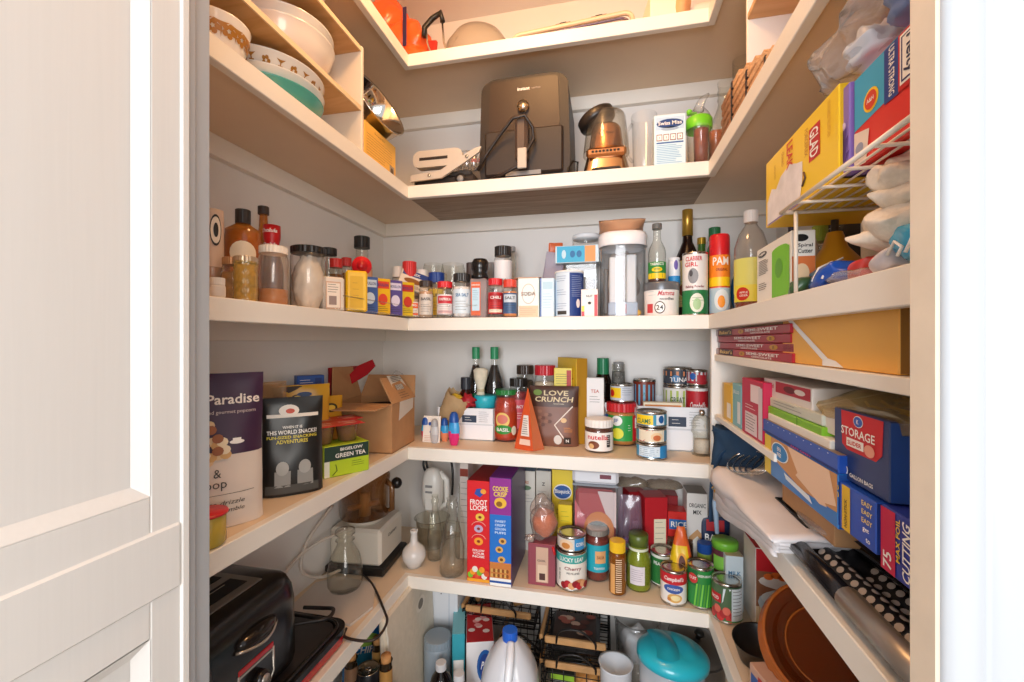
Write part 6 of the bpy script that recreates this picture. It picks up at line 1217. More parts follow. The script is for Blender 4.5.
# STORAGE box
XS = ER+.008
def dk(p, mp, w, h):
    p.dtri(mp, [(-w*.34, h-.001), (w*.42, h-.001), (w*.40, h*.55), (w*.30, h*.44), (-w*.22, h*.44), (-w*.32, h*.5)], M('#C8202C'), .0004)
    p.dell(mp, w*.0, h*.88, w*.09, h*.08, W_, .0008); p.dell(mp, w*.0, h*.88, w*.08, h*.07, M('#2A5AB8'), .001); p.text('K', mp, 0, h*.88, h*.06, W_, off=.0014)
    p.text('STORAGE', mp, -w*.02, h*.71, h*.12, W_, w*.62); p.drect(mp, -w*.22, h*.50, w*.10, h*.62, W_, .0009, 1); p.text('SLIDER', mp, -w*.06, h*.56, h*.06, M('#C8402C'), w*.26, off=.0014); p.dell(mp, w*.2, h*.54, w*.09, h*.08, M('#E8A08A'), .001)
    p.text('30', mp, -w*.26, h*.14, h*.12, W_, w*.14); p.text('GALLON BAGS', mp, w*.05, h*.10, h*.055, W_, w*.42)
t = carton('large navy storage bag carton with red panel at right doorframe', .100, .12, .0765, M('#20376E', .35), dk, 'storage_bag_carton', side=M('#2A52A0'), top=M('#3A3A6A')); t.put((.258+.06, .519, -.1525), -90)
# wrap and foil cartons
def dk(p, mp, w, h):
    p.drect(mp, -w*.5+.001, .001, -w*.22, h-.001, M('#1A3C8A'), .0004, 1); p.text('WRAP', mp, -w*.36, h*.38, w*.12, W_, h*.55, rot=90, shear=.1); p.text('50', mp, -w*.28, h*.78, w*.12, YEL, rot=90); p.drect(mp, -w*.16, .001, w*.02, h-.001, M('#E0B62A'), .0005, 1); p.text('NON-STICK', mp, -w*.07, h*.4, w*.06, M('#6a5010'), h*.6, rot=90)
    for k in range(3): p.text('EASY', mp, w*.36, h*(.86-.17*k), h*.10, M('#E9D070'), w*.20)
    p.text('get', mp, w*.34, h*.34, h*.11, W_, w*.12); p.text('to', mp, w*.38, h*.16, h*.09, W_, w*.08)
t = carton('blue wrap carton with yellow band under the navy storage carton', .090, .12, .050, M('#1F4FB8', .35), dk, 'wrap_carton', side=M('#1A3C8A')); t.put((.2505+.06, .521, -.2045), -90)
def dk(p, mp, w, h):
    p.drect(mp, -w*.5+.001, .001, -w*.18, h-.001, M('#C81E4A'), .0006, 1); p.text('75', mp, -w*.34, h*.2, w*.18, W_, rot=90)
    p.text('CUTTING', mp, w*.04, h*.48, w*.15, W_, h*.85, rot=90, shear=.2); p.text('MAX FOIL', mp, -w*.12, h*.6, w*.08, YEL, h*.65, rot=90); p.text('Reynolds', mp, w*.28, h*.5, w*.12, W_, h*.8, rot=90, shear=.2)
t = carton('foil carton, crimson and navy with slanted white lettering, at right doorframe', .068, .12, .060, M('#2A3A9A', .35), dk, 'foil_carton', side=M('#22307A')); t.put((.2535+.06, .4395, -.2140), -90, 0, 0)
t = Thing('cardboard_box', 'plain brown carton holding up the stacked food cartons at right', 'box'); p = t.part('carton'); p.box(.272, .40, .60, .76, zD+.036, -.225, CB, .001); t.put((0, 0, 0))
# black baking sheets
BK = M('#1C1A1B', .32, .3); BK2 = M('#2A2829', .4, .3)
t = Thing('bread_pan', 'black perforated baguette pan laid along the shelf edge', 'pan')
p = t.part('pan'); x0_ = ER+.004; L0, L1, sp_ = .370, .655, .066
zf = lambda x: zD+.008+.020*math.cos((x-x0_-.008)/sp_*2*PI)**2*.5+.004
p.grid(lambda u, v: (x0_+.008+.132*u, L0+(L1-L0)*v, zf(x0_+.008+.132*u)), 30, 4, BK)
holes = M('#BFB6AE', .6); hp = t.part('hole_pattern', label='rows of pale round perforations'); pmap = lambda u, v, o=0: (u, v, zf(u)+.0012+o)
for i in range(8):
    for j in range(19): hp.dell(pmap, x0_+.024+.0088*i, .378+.0150*j+(.0075 if i % 2 else 0), .0032, .0055, holes, .0002, 10) if .378+.0150*j < L1-.02-.012*i else None
rl = t.part('rolled_edge'); rl.tube([(x0_+.008, .515, zD+.020), (x0_+.008, L1, zD+.020)], .0105, M('#2B282A', .22, .6), 16)
rl = t.part('rolled_edge', label='dull grey near half of the rolled edge'); rl.tube([(x0_+.009, L0, zD+.020), (x0_+.009, .514, zD+.020)], .0125, M('#A8A19A', .35, .6), 16)
rl2 = t.part('rolled_edge'); rl2.tube([(x0_+.076, .42, zD+.034), (x0_+.070, L1-.03, zD+.034)], .0085, M('#343134', .25, .6), 14)
t.put((0, 0, 0))
t = Thing('baking_sheet', 'flat black baking sheet with its corner pointing into the shelf', 'baking sheet'); p = t.part('sheet'); p.box(ER+.036, ER+.20, .66, .775, zD+.030, zD+.033, BK, .001); q = t.part('rim'); q.tube([(ER+.036, .66, zD+.033), (ER+.036, .775, zD+.033), (ER+.20, .775, zD+.033)], .0025, BK2, 8); t.put((0, 0, 0))
t = Thing('baking_sheet', 'second black sheet standing tilted behind the perforated pan', 'baking sheet'); p = t.part('sheet'); p.prism([(ER+.060, zD+.046), (ER+.063, zD+.044), (ER+.20, zD+.066), (ER+.20, zD+.069)], .38, .66, BK2, 'xz'); t.put((0, 0, 0))
t = crumple('glossy crumpled film between baking sheets and cartons', [((0, 0, .006), .02, .05, .006)], BAG, 'film_bag', 'bag', 131, .006); t.put((ER+.05, .66, zD+.035))
# ================================================================ shelf E, left wing
zE = ZE+.0006
# griddle
t = Thing('electric_griddle', 'flat black electric griddle with shiny red side under the toaster', 'griddle')
p = t.part('plate'); gx0, gx1, gy0, gy1 = -.725, -.540, .40, .835
def rrect(x0, x1, y0, y1, r, n=6):
    o = []
    for cx, cy, a0 in ((x1-r, y0+r, -90), (x1-r, y1-r, 0), (x0+r, y1-r, 90), (x0+r, y0+r, 180)):
        for i in range(n+1): a = math.radians(a0+90*i/n); o.append((cx+r*math.cos(a), cy+r*math.sin(a)))
    return o
p.prism(rrect(gx0, gx1, gy0, gy1, .035), .022, .034, M('#171414', .25), 'xy', True); p.prism(rrect(gx0+.018, gx1-.018, gy0+.02, gy1-.02, .028), .034, .0365, M('#241F1E', .4), 'xy'); p.tube([(x, y, .036) for x, y in rrect(gx0+.012, gx1-.012, gy0+.014, gy1-.014, .03)], .004, M('#1a1716', .25), 8, True)
q = t.part('base', label='glossy red base'); q.prism(rrect(gx0+.006, gx1-.002, gy0+.005, gy1-.004, .033), .004, .0215, M('#B3151C', .15, coat=.5), 'xy', True)
for x, y in ((gx0+.03, gy0+.04), (gx1-.03, gy0+.04), (gx0+.03, gy1-.04), (gx1-.03, gy1-.04)): f = t.part('foot'); f.box(x-.01, x+.01, y-.01, y+.01, 0, .004, K_)
h = t.part('handle'); h.box(gx1-.012, gx1+.004, .50, .56, .008, .026, K_, .004)
t.put((0, 0, zE)); zT = zE+.0385+.002
# toaster
t = Thing('toaster', 'black four slice toaster with silver trim and red framed dials', 'toaster'); TX0, TX1, TY0, TY1, TH_ = -.752, -.562, .345, .700, .172
TB = M('#161313', .22); TS = M('#BDB6AE', .25, .8)
p = t.part('body')
pr = [(TX0, .006), (TX1-.004, .006), (TX1, .02), (TX1-.002, TH_-.045), (TX1-.008, TH_-.020), (TX1-.022, TH_-.004), (TX1-.034, TH_), (TX0+.03, TH_), (TX0+.008, TH_-.012), (TX0, TH_-.04)]
# rounded far end: layered sections
n = 8; secs = [(TY0, 1.0)]+[(TY1-.04+.04*math.sin(math.radians(90*i/n)), 1-.12*(1-math.cos(math.radians(90*i/n)))) for i in range(n+1)]
cx, cz = (TX0+TX1)/2, 0.0
vs = []; m_ = len(pr)
for y, k in secs:
    for x, z in pr: vs.append((cx+(x-cx)*k, y, z*(k*.5+.5)))
fs = [(j*m_+i, j*m_+(i+1) % m_, (j+1)*m_+(i+1) % m_, (j+1)*m_+i) for j in range(len(secs)-1) for i in range(m_)]; p.add(vs, fs, TB, True)
p.add(vs[-m_:], [tuple(range(m_))], TB); p.add(vs[:m_], [tuple(range(m_-1, -1, -1))], TB)
q = t.part('top_plate', label='brushed silver plate round the slots'); q.box(TX0+.03, TX1-.040, TY0+.02, TY1-.045, TH_-.001, TH_+.002, M('#8F8880', .3, .8), .001)
for y0 in (TY0+.04, TY0+.180):
    for x0 in (TX0+.042, TX0+.096):
        s_ = t.part('slot'); s_.box(x0, x0+.036, y0, y0+.115, TH_+.0015, TH_+.0028, M('#050505', .6)); s_.box(x0+.008, x0+.010, y0+.01, y0+.095, TH_+.0028, TH_+.0035, SIL)
pl = t.part('name_plate', label='cream name plate'); nm = lambda u, v, o=0: (TX1-.045-v, .50+u, TH_-.0005+o+.0003)
pl.box(TX1-.054, TX1-.038, .455, .535, TH_-.002, TH_+.0005, M('#CFC6BA', .4)); pl.text('FARBERWARE', lambda u, v, o=0: (TX1-.048-v, .495+u, TH_+.001+o), 0, 0, .006, K_, .06)
for y in (.405, .60):
    lv = t.part('lever'); X = TX1-.004
    lv.ball((X, y, TH_-.052), .020, .042, .013, M('#1b1716', .15), 24, 12)
    ar = t.part('lever_trim', parent=lv, label='silver curved lever edge'); ar.tube([(X+.004+.016*math.sin(u/10*PI), y-.042+.084*u/10, TH_-.060-.004*math.sin(u/10*PI)) for u in range(11)], .0028, TS, 6)
    fr_ = t.part('dial_frame', label='silver and red dial frame'); zz = .072
    fr_.tube([(X+.003, y-.036, zz), (X+.004, y-.036, .030), (X+.004, y-.02, .014), (X+.004, y+.02, .012), (X+.004, y+.036, .03), (X+.003, y+.036, zz)], .0024, TS, 6)
    fr_.box(X-.001, X+.0045, y-.036, y+.036, zz-.001, zz+.008, M('#B3151C', .2), .001); fr_.box(X-.001, X+.004, y-.036, y+.036, zz-.007, zz-.003, TS, .001)
    dl = t.part('dial'); dl.tube([(X, y+.004, .040), (X+.016, y+.004, .040)], .014, M('#1d1817', .25), 20); dl.tube([(X+.016, y+.004, .040), (X+.018, y+.004, .040)], .009, M('#C9C4BE', .3, .8), 18)
    for k in range(2): b_ = t.part('button'); b_.tube([(X, y-.02+.03*k, .022), (X+.005, y-.02+.03*k, .022)], .004, SIL, 10)
rg = t.part('ridge'); rg.tube([(TX1-.004, .503, .01), (TX1+.002, .503, .09), (TX1-.010, .503, TH_-.03), (TX1-.03, .503, TH_-.006)], .013, M('#201b1a', .28), 12)
t.put((0, 0, zT))
# mat, flask, cords
t = Thing('placemat', 'pale quilted mat lying under the glass flask', 'mat'); p = t.part('mat'); p.prism([(-.735, .87), (-.56, .86), (-.545, .93), (-.59, 1.02), (-.70, 1.03), (-.745, .99)], 0, .006, M('#CFC6BE', .6, bump=.3, scale=80), 'xy'); t.put((0, 0, zE))
loc = atZ(338, 594, ZE+.006); rf = .043
t = Thing('glass_flask', 'empty clear glass flask with ringed neck on the pale mat', 'flask'); p = t.part('flask'); p.lathe([(0, .002), (rf*.85, 0), (rf, .012), (rf, .045), (rf*.85, .080), (rf*.5, .108), (rf*.42, .118), (rf*.56, .122), (rf*.42, .127), (rf*.42, .134), (rf*.58, .138), (rf*.56, .147), (rf*.44, .147)], G2, 32); t.put((loc.x, loc.y+.03, zE+.0065))
t = Thing('power_cord', 'black power cord looping over the edge beside the griddle', 'cord'); p = t.part('cord')
def cat(pts, n=6):
    P = [Vector(q) for q in pts]; o = []
    for i in range(len(P)-1):
        a, b, c, d = P[max(i-1, 0)], P[i], P[i+1], P[min(i+2, len(P)-1)]
        for k in range(n): t_ = k/n; o.append(tuple(.5*((2*b)+(c-a)*t_+(2*a-5*b+4*c-d)*t_*t_+(3*b-a-3*c+d)*t_**3)))
    o.append(tuple(P[-1])); return o
p.tube(cat([atZ(352, 566, ZE+.004), atZ(364, 575, ZE+.006), atZ(374, 587, ZE+.006), atZ(384, 610, ZE+.008), atZ(387, 622, ZE+.010), atZ(378, 637, ZE+.006), atZ(365, 641, ZE+.006), atZ(345, 637, ZE+.006), (-.56, .845, zE+.006)]), .0030, M('#2A201C', .5), 8); t.put((0, 0, 0))
t = Thing('power_cord', 'short black cord curling on top of the griddle', 'cord'); p = t.part('cord'); zg = zE+.045
p.tube(cat([(-.745, .730, zg-.02), (-.72, .725, zg+.008), (-.69, .735, zg+.012), (-.65, .75, zg+.013), (-.61, .775, zg+.012), (-.575, .80, zg+.010), (-.585, .835, zg+.006), (-.62, .845, zg-.002), (-.66, .835, zg)]), .0040, M('#1d1716', .5), 8); p.tube([(-.69, .735, zg+.012), (-.64, .77, zg+.014)], .0022, M('#B98A5A'), 6); t.put((0, 0, 0))
t = Thing('power_cord', 'white power cord curving up the left wall to the food processor', 'cord'); p = t.part('cord'); p.tube(cat([(-.71, 1.06, zE+.01), (-.735, .99, zE+.02), (-.742, .93, zE+.07), (-.745, .96, zE+.13), (-.745, 1.06, zE+.18)]), .004, M('#D9CFC4', .5), 8)
p.tube(cat([(-.70, 1.06, zE+.12), (-.742, .95, zE+.11), (-.745, .84, zE+.075), (-.748, .74, zE+.06)]), .004, M('#D9CFC4', .5), 8); t.put((0, 0, 0))
# food processor
C0 = atZ(381, 577, zE); FW, FD = .150, .15
t = Thing('food_processor', 'white food processor with amber see-through work bowl', 'food processor'); FPW = M('#E3DCCF', .35)
p = t.part('base'); p.box(-FW, 0, 0, FD, .022, .122, FPW, .008); p.text('Cuisinart', lambda u, v, o=0: (.0+o, .075+u, .09+v), 0, 0, .009, TXT, .055)
q = t.part('foot_tray', label='black base tray'); q.box(-FW-.01, .012, -.008, FD+.01, 0, .021, M('#1d1a18', .4), .004)
AM = GL('#C79A6A', .7, .05, 'amber_plastic', body='#9A6A3E', amt=.16); rb = .068
bw = t.part('bowl', label='amber transparent bowl'); bw.lathe([(0, .135), (rb*.8, .134), (rb, .14), (rb, .236), (rb*1.03, .240), (rb*1.03, .250), (rb*.9, .262), (0, .264)], AM, 36, c=(-.078, FD/2-.01, 0))
sh = t.part('blade_hub', parent=bw, label='cream blade hub'); sh.lathe([(0, .136), (.017, .136), (.014, .20), (0, .20)], M('#D9C09A', .4), 18, c=(-.078, FD/2-.01, 0)); sh.tube([(-.12, FD/2-.03, .158), (-.04, FD/2+.0, .172)], .008, M('#C9A474', .4), 10)
cl = t.part('collar'); cl.lathe([(0, .122), (.05, .122), (.052, .134), (0, .135)], M('#D9D0C2'), 28, c=(-.078, FD/2-.01, 0))
kn = t.part('handle', label='amber handle with black knob'); kn.tube([(-.012, FD/2-.01, .15), (.006, FD/2-.014, .16), (.006, FD/2-.014, .225), (-.010, FD/2-.01, .235)], .008, AM, 10); kn.ball((.012, FD/2+.004, .228), .016, .014, .016, M('#1a1716', .3))
t.put((C0.x-.004, C0.y+.004, zE), 4)
# white bud vase
loc, r, h = fitb(401, 427, 537, 572, zE); h = .102; r = .034
t = Thing('bud_vase', 'white round bud vase with slim neck at the shelf corner', 'vase'); p = t.part('vase'); VW = M('#DCDAD8', .2, coat=.3)
p.lathe([(0, 0), (r*.6, 0)]+[(r*math.sin(math.radians(a)), r*.95-r*.95*math.cos(math.radians(a))) for a in range(45, 160, 15)]+[(r*.30, h*.68), (r*.27, h*.9), (r*.34, h), (r*.2, h), (0, h*.9)], VW, 32); t.put(loc)
# measuring jug with hand mixer
loc, r, h = fit(411, 449, 519, zE, 1.245); r = .052
t = Thing('measuring_jug', 'clear glass measuring jug holding the white hand mixer', 'jug'); p = t.part('jug'); p.lathe([(0, .004), (r*.75, 0), (r*.82, .01), (r*.98, h*.95), (r*1.08, h), (r*1.02, h), (r*.93, h*.93), (r*.76, .015)], G2, 32); q = t.part('handle'); q.tube([(r*.95, 0, h*.85), (r+.03, 0, h*.8), (r+.03, 0, h*.35), (r*.85, 0, h*.25)], .006, G2, 8); t.put((loc.x, 1.262, zE), 10)
jl = (loc.x, 1.262)
t = Thing('hand_mixer', 'white hand mixer standing nose up in the glass jug', 'hand mixer'); p = t.part('body'); MW = M('#E6E3DC', .3)
p.ball((0, 0, .12), .033, .030, .070, MW, 24, 16, .75); p.box(-.02, .02, -.030, .01, .06, .11, MW, .008); q = t.part('vents', label='dark grey switch marks'); q.box(-.012, .010, -.0315, -.029, .135, .142, GRY); q.box(-.012, .010, -.0308, -.0285, .118, .124, GRY)
hd = t.part('handle'); hd.tube([(.02, .005, .175), (.042, .01, .15), (.044, .01, .08), (.02, .005, .06)], .009, MW, 10)
cd = t.part('cord', label='black cord looped behind'); cd.tube(cat([(-.02, .02, .16), (-.035, .03, .20), (-.01, .03, .215), (.02, .03, .205), (.045, .03, .21), (.058, .02, .17), (.056, .02, .10)]), .0038, K_, 8); cd.tube(cat([(-.02, .02, .15), (-.045, .03, .185), (-.03, .035, .222), (.03, .035, .215)]), .0038, K_, 8)
t.put((jl[0]+.004, jl[1]-.004, zE+.055))
# wall hook
# clear bottles
BP = lambda r, h: [(0, .003), (r*.9, 0), (r, .006), (r, h*.35), (r*.72, h*.58), (r*.42, h*.75), (r*.36, h*.86), (r*.48, h*.88), (r*.48, h*.93), (r*.38, h*.94), (r*.45, h)]
for x0, x1, yt, yb, lab, kk in ((439, 465, 492, 579, 'front empty clear glass bottle with flared base', 1), (427, 443, 490, 562, 'empty clear glass bottle beside the mixer jug', 1), (455, 468, 478, 560, 'slim clear bottle half hidden behind cereal box', 1)):
    loc, r, h = fitb(x0, x1, yt, yb, zE); h = min(h, .30)
    t = Thing('glass_bottle', lab, 'bottle', 'empty clear glass bottles'); p = t.part('bottle'); p.lathe(BP(r*.95, h*.93), G2, 28); t.put(loc)
# ================================================================ shelf E, back run
def boxE(x0, x1, yt, Y, dep, col, dk, lab, nm='carton', side=None, top=None, rz=0, zb=zE):
    loc, w, h = fitbox(x0, x1, yt, zb, Y); t = carton(lab, w, dep, h, M(col, .4), dk, nm, side=side, top=top); a = math.radians(rz)
    t.put((loc.x-math.sin(a)*dep/2, Y+math.cos(a)*dep/2, zb), rz); return t
def dk(p, mp, w, h):
    p.text('FROOT', mp, 0, h*.79, h*.052, W_, w*.72); p.text('LOOPS', mp, 0, h*.735, h*.052, W_, w*.72)
    for cv, c1 in ((.645, '#E9C24A'), (.53, '#B9A9C9'), (.405, '#F0A030')):
        p.dell(mp, w*.06 if cv > .6 else 0, h*cv, w*.19, h*.038, M(c1), .001); p.dell(mp, w*.06 if cv > .6 else 0, h*cv, w*.07, h*.014, M('#8A2A1A'), .0015)
    for cv in (.545, .42): p.tube([mp(w*.30*math.cos(a), h*cv+h*.055*math.sin(a), .0008) for a in [math.radians(15+15*i) for i in range(11)]], .0007, M('#F0C9C0'), 4)
    for j, s_ in enumerate(('FOLLOW', 'YOUR', 'NOSE')): p.text(s_, mp, 0, h*(.315-.03*j), h*.023, W_, w*.5)
    for k in range(8): p.dell(mp, w*(-.35+.1*k), h*(.07+.03*(k % 3)), w*.12, h*.03, M(('#7AB82E', '#F09A2A', '#E9E4DA', '#D8502A')[k % 4]), .001+.0004*k)
    p.drect(mp, -w*.5+.001, .001, w*.5-.001, h*.035, M('#E9A02A'), .0006)
    p.dpoly(mp, [(-w*.18, h*.87), (w*.06, h*.84), (w*.22, h*.88), (w*.1, h*.93), (-w*.1, h*.92)], M('#2A4FA8'), .001); p.dell(mp, w*.2, h*.90, w*.12, h*.025, M('#E9A03A'), .0014)
t = boxE(467, 490.5, 481, 1.092, .19, '#D8232B', dk, 'narrow red cereal box with rings and white lettering', 'cereal_box', side=M('#B81E26'), top=M('#9A1A20'))
q = t.P[0][1]
p = t.P[0][1]
def dk(p, mp, w, h):
    p.drect(mp, -w*.5+.001, h*.66, w*.5-.001, h-.001, M('#8E2A8E'), .0004, 1); p.drect(mp, -w*.5+.001, h*.22, w*.5-.001, h*.66, M('#1C6FC8'), .0004, 1); p.drect(mp, -w*.5+.001, .001, w*.5-.001, h*.22, M('#C97A3A'), .0004, 1); p.drect(mp, -w*.5+.001, .001, w*.5-.001, h*.075, W_, .0006, 1); p.drect(mp, -w*.5+.001, h*.03, w*.5-.001, h*.05, M('#1C4FA0'), .0008, 1)
    p.text('COOKIE', mp, 0, h*.90, h*.045, M('#F2DA3A'), w*.7); p.text('CRISP', mp, 0, h*.85, h*.045, M('#F2DA3A'), w*.6); p.dell(mp, 0, h*.77, w*.28, h*.05, M('#E9B83A'), .001); p.dell(mp, -w*.05, h*.76, w*.14, h*.025, M('#8A5A1A'), .0014)
    for j, s_ in enumerate(('SWEET', 'CRISPY', 'GOLDEN', 'PUFFS')): p.text(s_, mp, 0, h*(.60-.035*j), h*.022, M('#CFE4F6'), w*.5)
    for k, (a, b) in enumerate(((.1, .42), (-.05, .34), (.05, .25))): p.dell(mp, a*w, b*h, w*.17, h*.03, M('#D9A85A'), .001); p.dell(mp, a*w, b*h, w*.08, h*.014, M('#7A4A1A'), .0015)
    for k in range(16): p.dell(mp, w*(-.38+.1*(k % 8)), h*(.10+.045*(k//8)), w*.06, h*.018, M(('#D9A85A', '#8A4A1A')[k % 2]), .001, 8)
t = boxE(489.5, 511.5, 478, 1.085, .19, '#3A2A7A', dk, 'narrow cereal box, purple above and bright blue below', 'cereal_box', side=M('#4A2F6E', .35), top=M('#7A2A8E'))
q = t.P[0][1]; w = px_(489.5, 511.5, 1.085); rm = rightf(w)
for k in range(10): q.dell(rm, rnd.uniform(-.06, .07), rnd.uniform(.04, .20), .018, .016, M(('#C9852E', '#E0B04A', '#8A3A7A')[k % 3]), .0006+.0003*k, 10)
q.drect(rm, -.09, .02, .09, .05, M('#3A6AC0'), .0005, 2)
boxE(460, 468, 463, 1.20, .05, '#D9CFC6', lambda p, mp, w, h: (p.drect(mp, -w*.5, h*.86, w*.5, h*.94, M('#8A3A2A')), p.lines(mp, -w*.4, w*.5, h*.8, 8, h*.06, TXT)), 'pale carton mostly hidden left of the red cereal box')
boxE(516, 535, 471, 1.29, .05, '#E6E1D6', lambda p, mp, w, h: (p.text('MRS', mp, 0, h*.86, h*.035, M('#C8703A')), p.dell(mp, 0, h*.79, w*.3, h*.03, M('#6A8A6A')), p.lines(mp, -w*.4, w*.4, h*.7, 3, h*.04, GRY)), 'white carton with orange and green emblem behind purple cereal box', top=M('#5A7A9A'))
boxE(536, 551, 471, 1.29, .05, '#D9D5CB', lambda p, mp, w, h: (p.text('Z', mp, 0, h*.84, h*.04, TXT), p.lines(mp, -w*.4, w*.4, h*.75, 5, h*.04, GRY)), 'grey-white carton between white and yellow cartons', top=M('#4A6A90'))
boxE(552, 573, 470, 1.27, .05, '#EFD23A', lambda p, mp, w, h: (p.dell(mp, 0, h*.75, w*.44, h*.09, W_), p.dell(mp, 0, h*.75, w*.4, h*.075, M('#2A5AA0'), .0009), p.text('Bisquick', mp, 0, h*.75, h*.06, W_, w*.72, off=.0014), p.lines(mp, -w*.3, w*.3, h*.55, 3, h*.05, TXT)), 'bright yellow baking mix carton with blue oval', top=M('#5a7ab0'))
boxE(558, 572, 505, 1.20, .03, '#F0D028', lambda p, mp, w, h: (p.lines(mp, -w*.3, w*.3, h*.9, 3, h*.07, M('#8A9A2A')), p.drect(mp, -w*.4, h*.5, w*.4, h*.62, M('#E8B020')), p.dell(mp, 0, h*.35, w*.3, h*.1, M('#E9A030'))), 'small yellow carton in front of the baking mix carton')
# mauve cocoa carton with bag of orange powder on top
t = boxE(528, 555, 544, 1.112, .055, '#8E4250', lambda p, mp, w, h: (p.drect(mp, -w*.20, h*.08, w*.25, h*.92, M('#C9A690')), p.drect(mp, -w*.14, h*.1, w*.2, h*.5, M('#D9BFA6'), .0008), p.text('COCOA', mp, .0, h*.6, h*.05, TXT, w*.3, off=.001), p.drect(mp, -w*.08, h*.14, w*.14, h*.3, M('#4a2a26'), .001), p.lines(mp, -w*.1, w*.15, h*.46, 3, h*.06, TXT)), 'mauve carton with tan paper label under the bag of orange powder', 'mauve_carton')
loc, w, h = fitbox(528, 555, 544, zE, 1.112); zt2 = zE+h+.0005
t = crumple('knotted clear bag of orange powder standing on the mauve carton', [((0, 0, .045), .040, .028, .048), ((-.006, 0, .085), .030, .020, .035)], GL('#F6E6DC', .85, .12, 'powder_bag', body='#E0D0C8', amt=.14), 'powder_bag', 'bag', 141, .010, nu=36, nv=24, freq=20)
q = t.part('contents', label='orange powder'); q.ball((.004, 0, .046), .032, .022, .036, M('#D2703A', .7, noise_=.15, scale=40), jit=.2); q = t.part('knot'); q.ball((-.030, -.02, .010), .014, .010, .008, GL('#F6E6DC', .85, .12, 'powder_bag', body='#E0D0C8', amt=.3), jit=.8); q = t.part('tie', label='red twist tie'); q.tube([(.030, -.030, -.004), (.036, -.034, -.022)], .0035, RED, 6); t.put((loc.x, 1.14, zt2))
# cherry filling can with flat tin on top
loc, r, h = fitb(556, 587, 546, 591, zE)
def dk(p, mp, r, h): p.drect(mp, -r*1.4, h*.72, r*1.4, h*.93, M('#3AA29A'), .0004, 10); p.text('LUCKY LEAF', mp, 0, h*.82, h*.11, W_, r*1.6, off=.0009); p.text('Cherry', mp, r*.1, h*.58, h*.11, M('#8A2A2A'), r*1.1); p.text('PIE FILLING', mp, r*.1, h*.47, h*.05, TXT, r*.8); p.text('PREMIUM', mp, -r*.8, h*.4, h*.04, TXT, h*.3, rot=90); [p.dell(mp, r*(-.5+.25*k), h*(.15+.05*(k % 2)), r*.22, h*.09, M(('#8A1420', '#B01E2A', '#D9A070')[k % 3]), .0008+.0003*k) for k in range(7)]; p.dell(mp, r*.5, h*.24, r*.35, h*.08, M('#C98A5A'), .0012)
t = can('cherry pie filling can with teal band and red cherries', r, h, dk, M('#ECE6DC', .35)); t.put(loc); zz = zE+h+.0006
loc2, r2, h2 = fit(556, 585, 531, zz, loc.y)
t = can('short can with blue patch standing on the cherry filling can', r2, max(.03, h2), lambda p, mp, r, h: (p.dell(mp, -r*.4, h*.45, r*.5, h*.35, M('#E6C9A8')), p.dell(mp, -r*.4, h*.4, r*.3, h*.2, M('#C8803A'), .0009), p.drect(mp, r*.2, h*.1, r*1.0, h*.9, M('#3A90C8')), p.text('CORN', mp, r*.6, h*.5, h*.25, W_, r*.6, off=.0012)), M('#D9D3C9', .4)); t.put((loc.x, loc.y, zz))
# big clear container with red bag
loc, w, h = fitbox(573, 618, 470, zE, 1.20)
t = Thing('storage_container', 'large clear square container with white lid and red fruit bag inside', 'container'); b = t.part('body'); b.box(-w/2, w/2, 0, .11, 0, h*.86, GL('#F8FAFC', .9, .06, 'sqc', amt=.07), .012)
l = t.part('lid'); l.box(-w/2-.002, w/2+.002, -.002, .112, h*.86, h, M('#E9EAF0', .35), .008); l.drect(lambda u, v, o=0: (u, -.002-o, v), w*.1, h*.92, w*.35, h*.96, M('#7a3a4a'), .0006, 1); b2 = t.part('seal', label='grey seal line'); b2.box(-w/2-.001, w/2+.001, -.001, .111, h*.84, h*.86, M('#8A8F96', .5))
c = t.part('contents', label='red and white fruit bag'); mpc = lambda u, v, o=0: (u, .004-o, v)
c.box(-w/2+.006, w/2-.006, .005, .10, .004, h*.80, M('#B8323C', .35), .01); c.dpoly(mpc, [(w*.05, h*.8-.002), (w*.46, h*.8-.002), (w*.46, h*.45), (w*.3, h*.5)], M('#E0C9C6'), .0015); c.dell(mpc, w*.08, h*.42, w*.34, h*.18, M('#D97A2A'), .002); c.dell(mpc, w*.06, h*.42, w*.26, h*.09, M('#4a4a46'), .0026); c.text('HALO', mpc, w*.07, h*.42, h*.09, M('#D9C8B0'), w*.4, off=.0032); c.dpoly(mpc, [(-w*.46, h*.7), (-w*.2, h*.5), (-w*.46, h*.2)], M('#D86A74'), .0015)
t.put((loc.x, 1.20, zE))
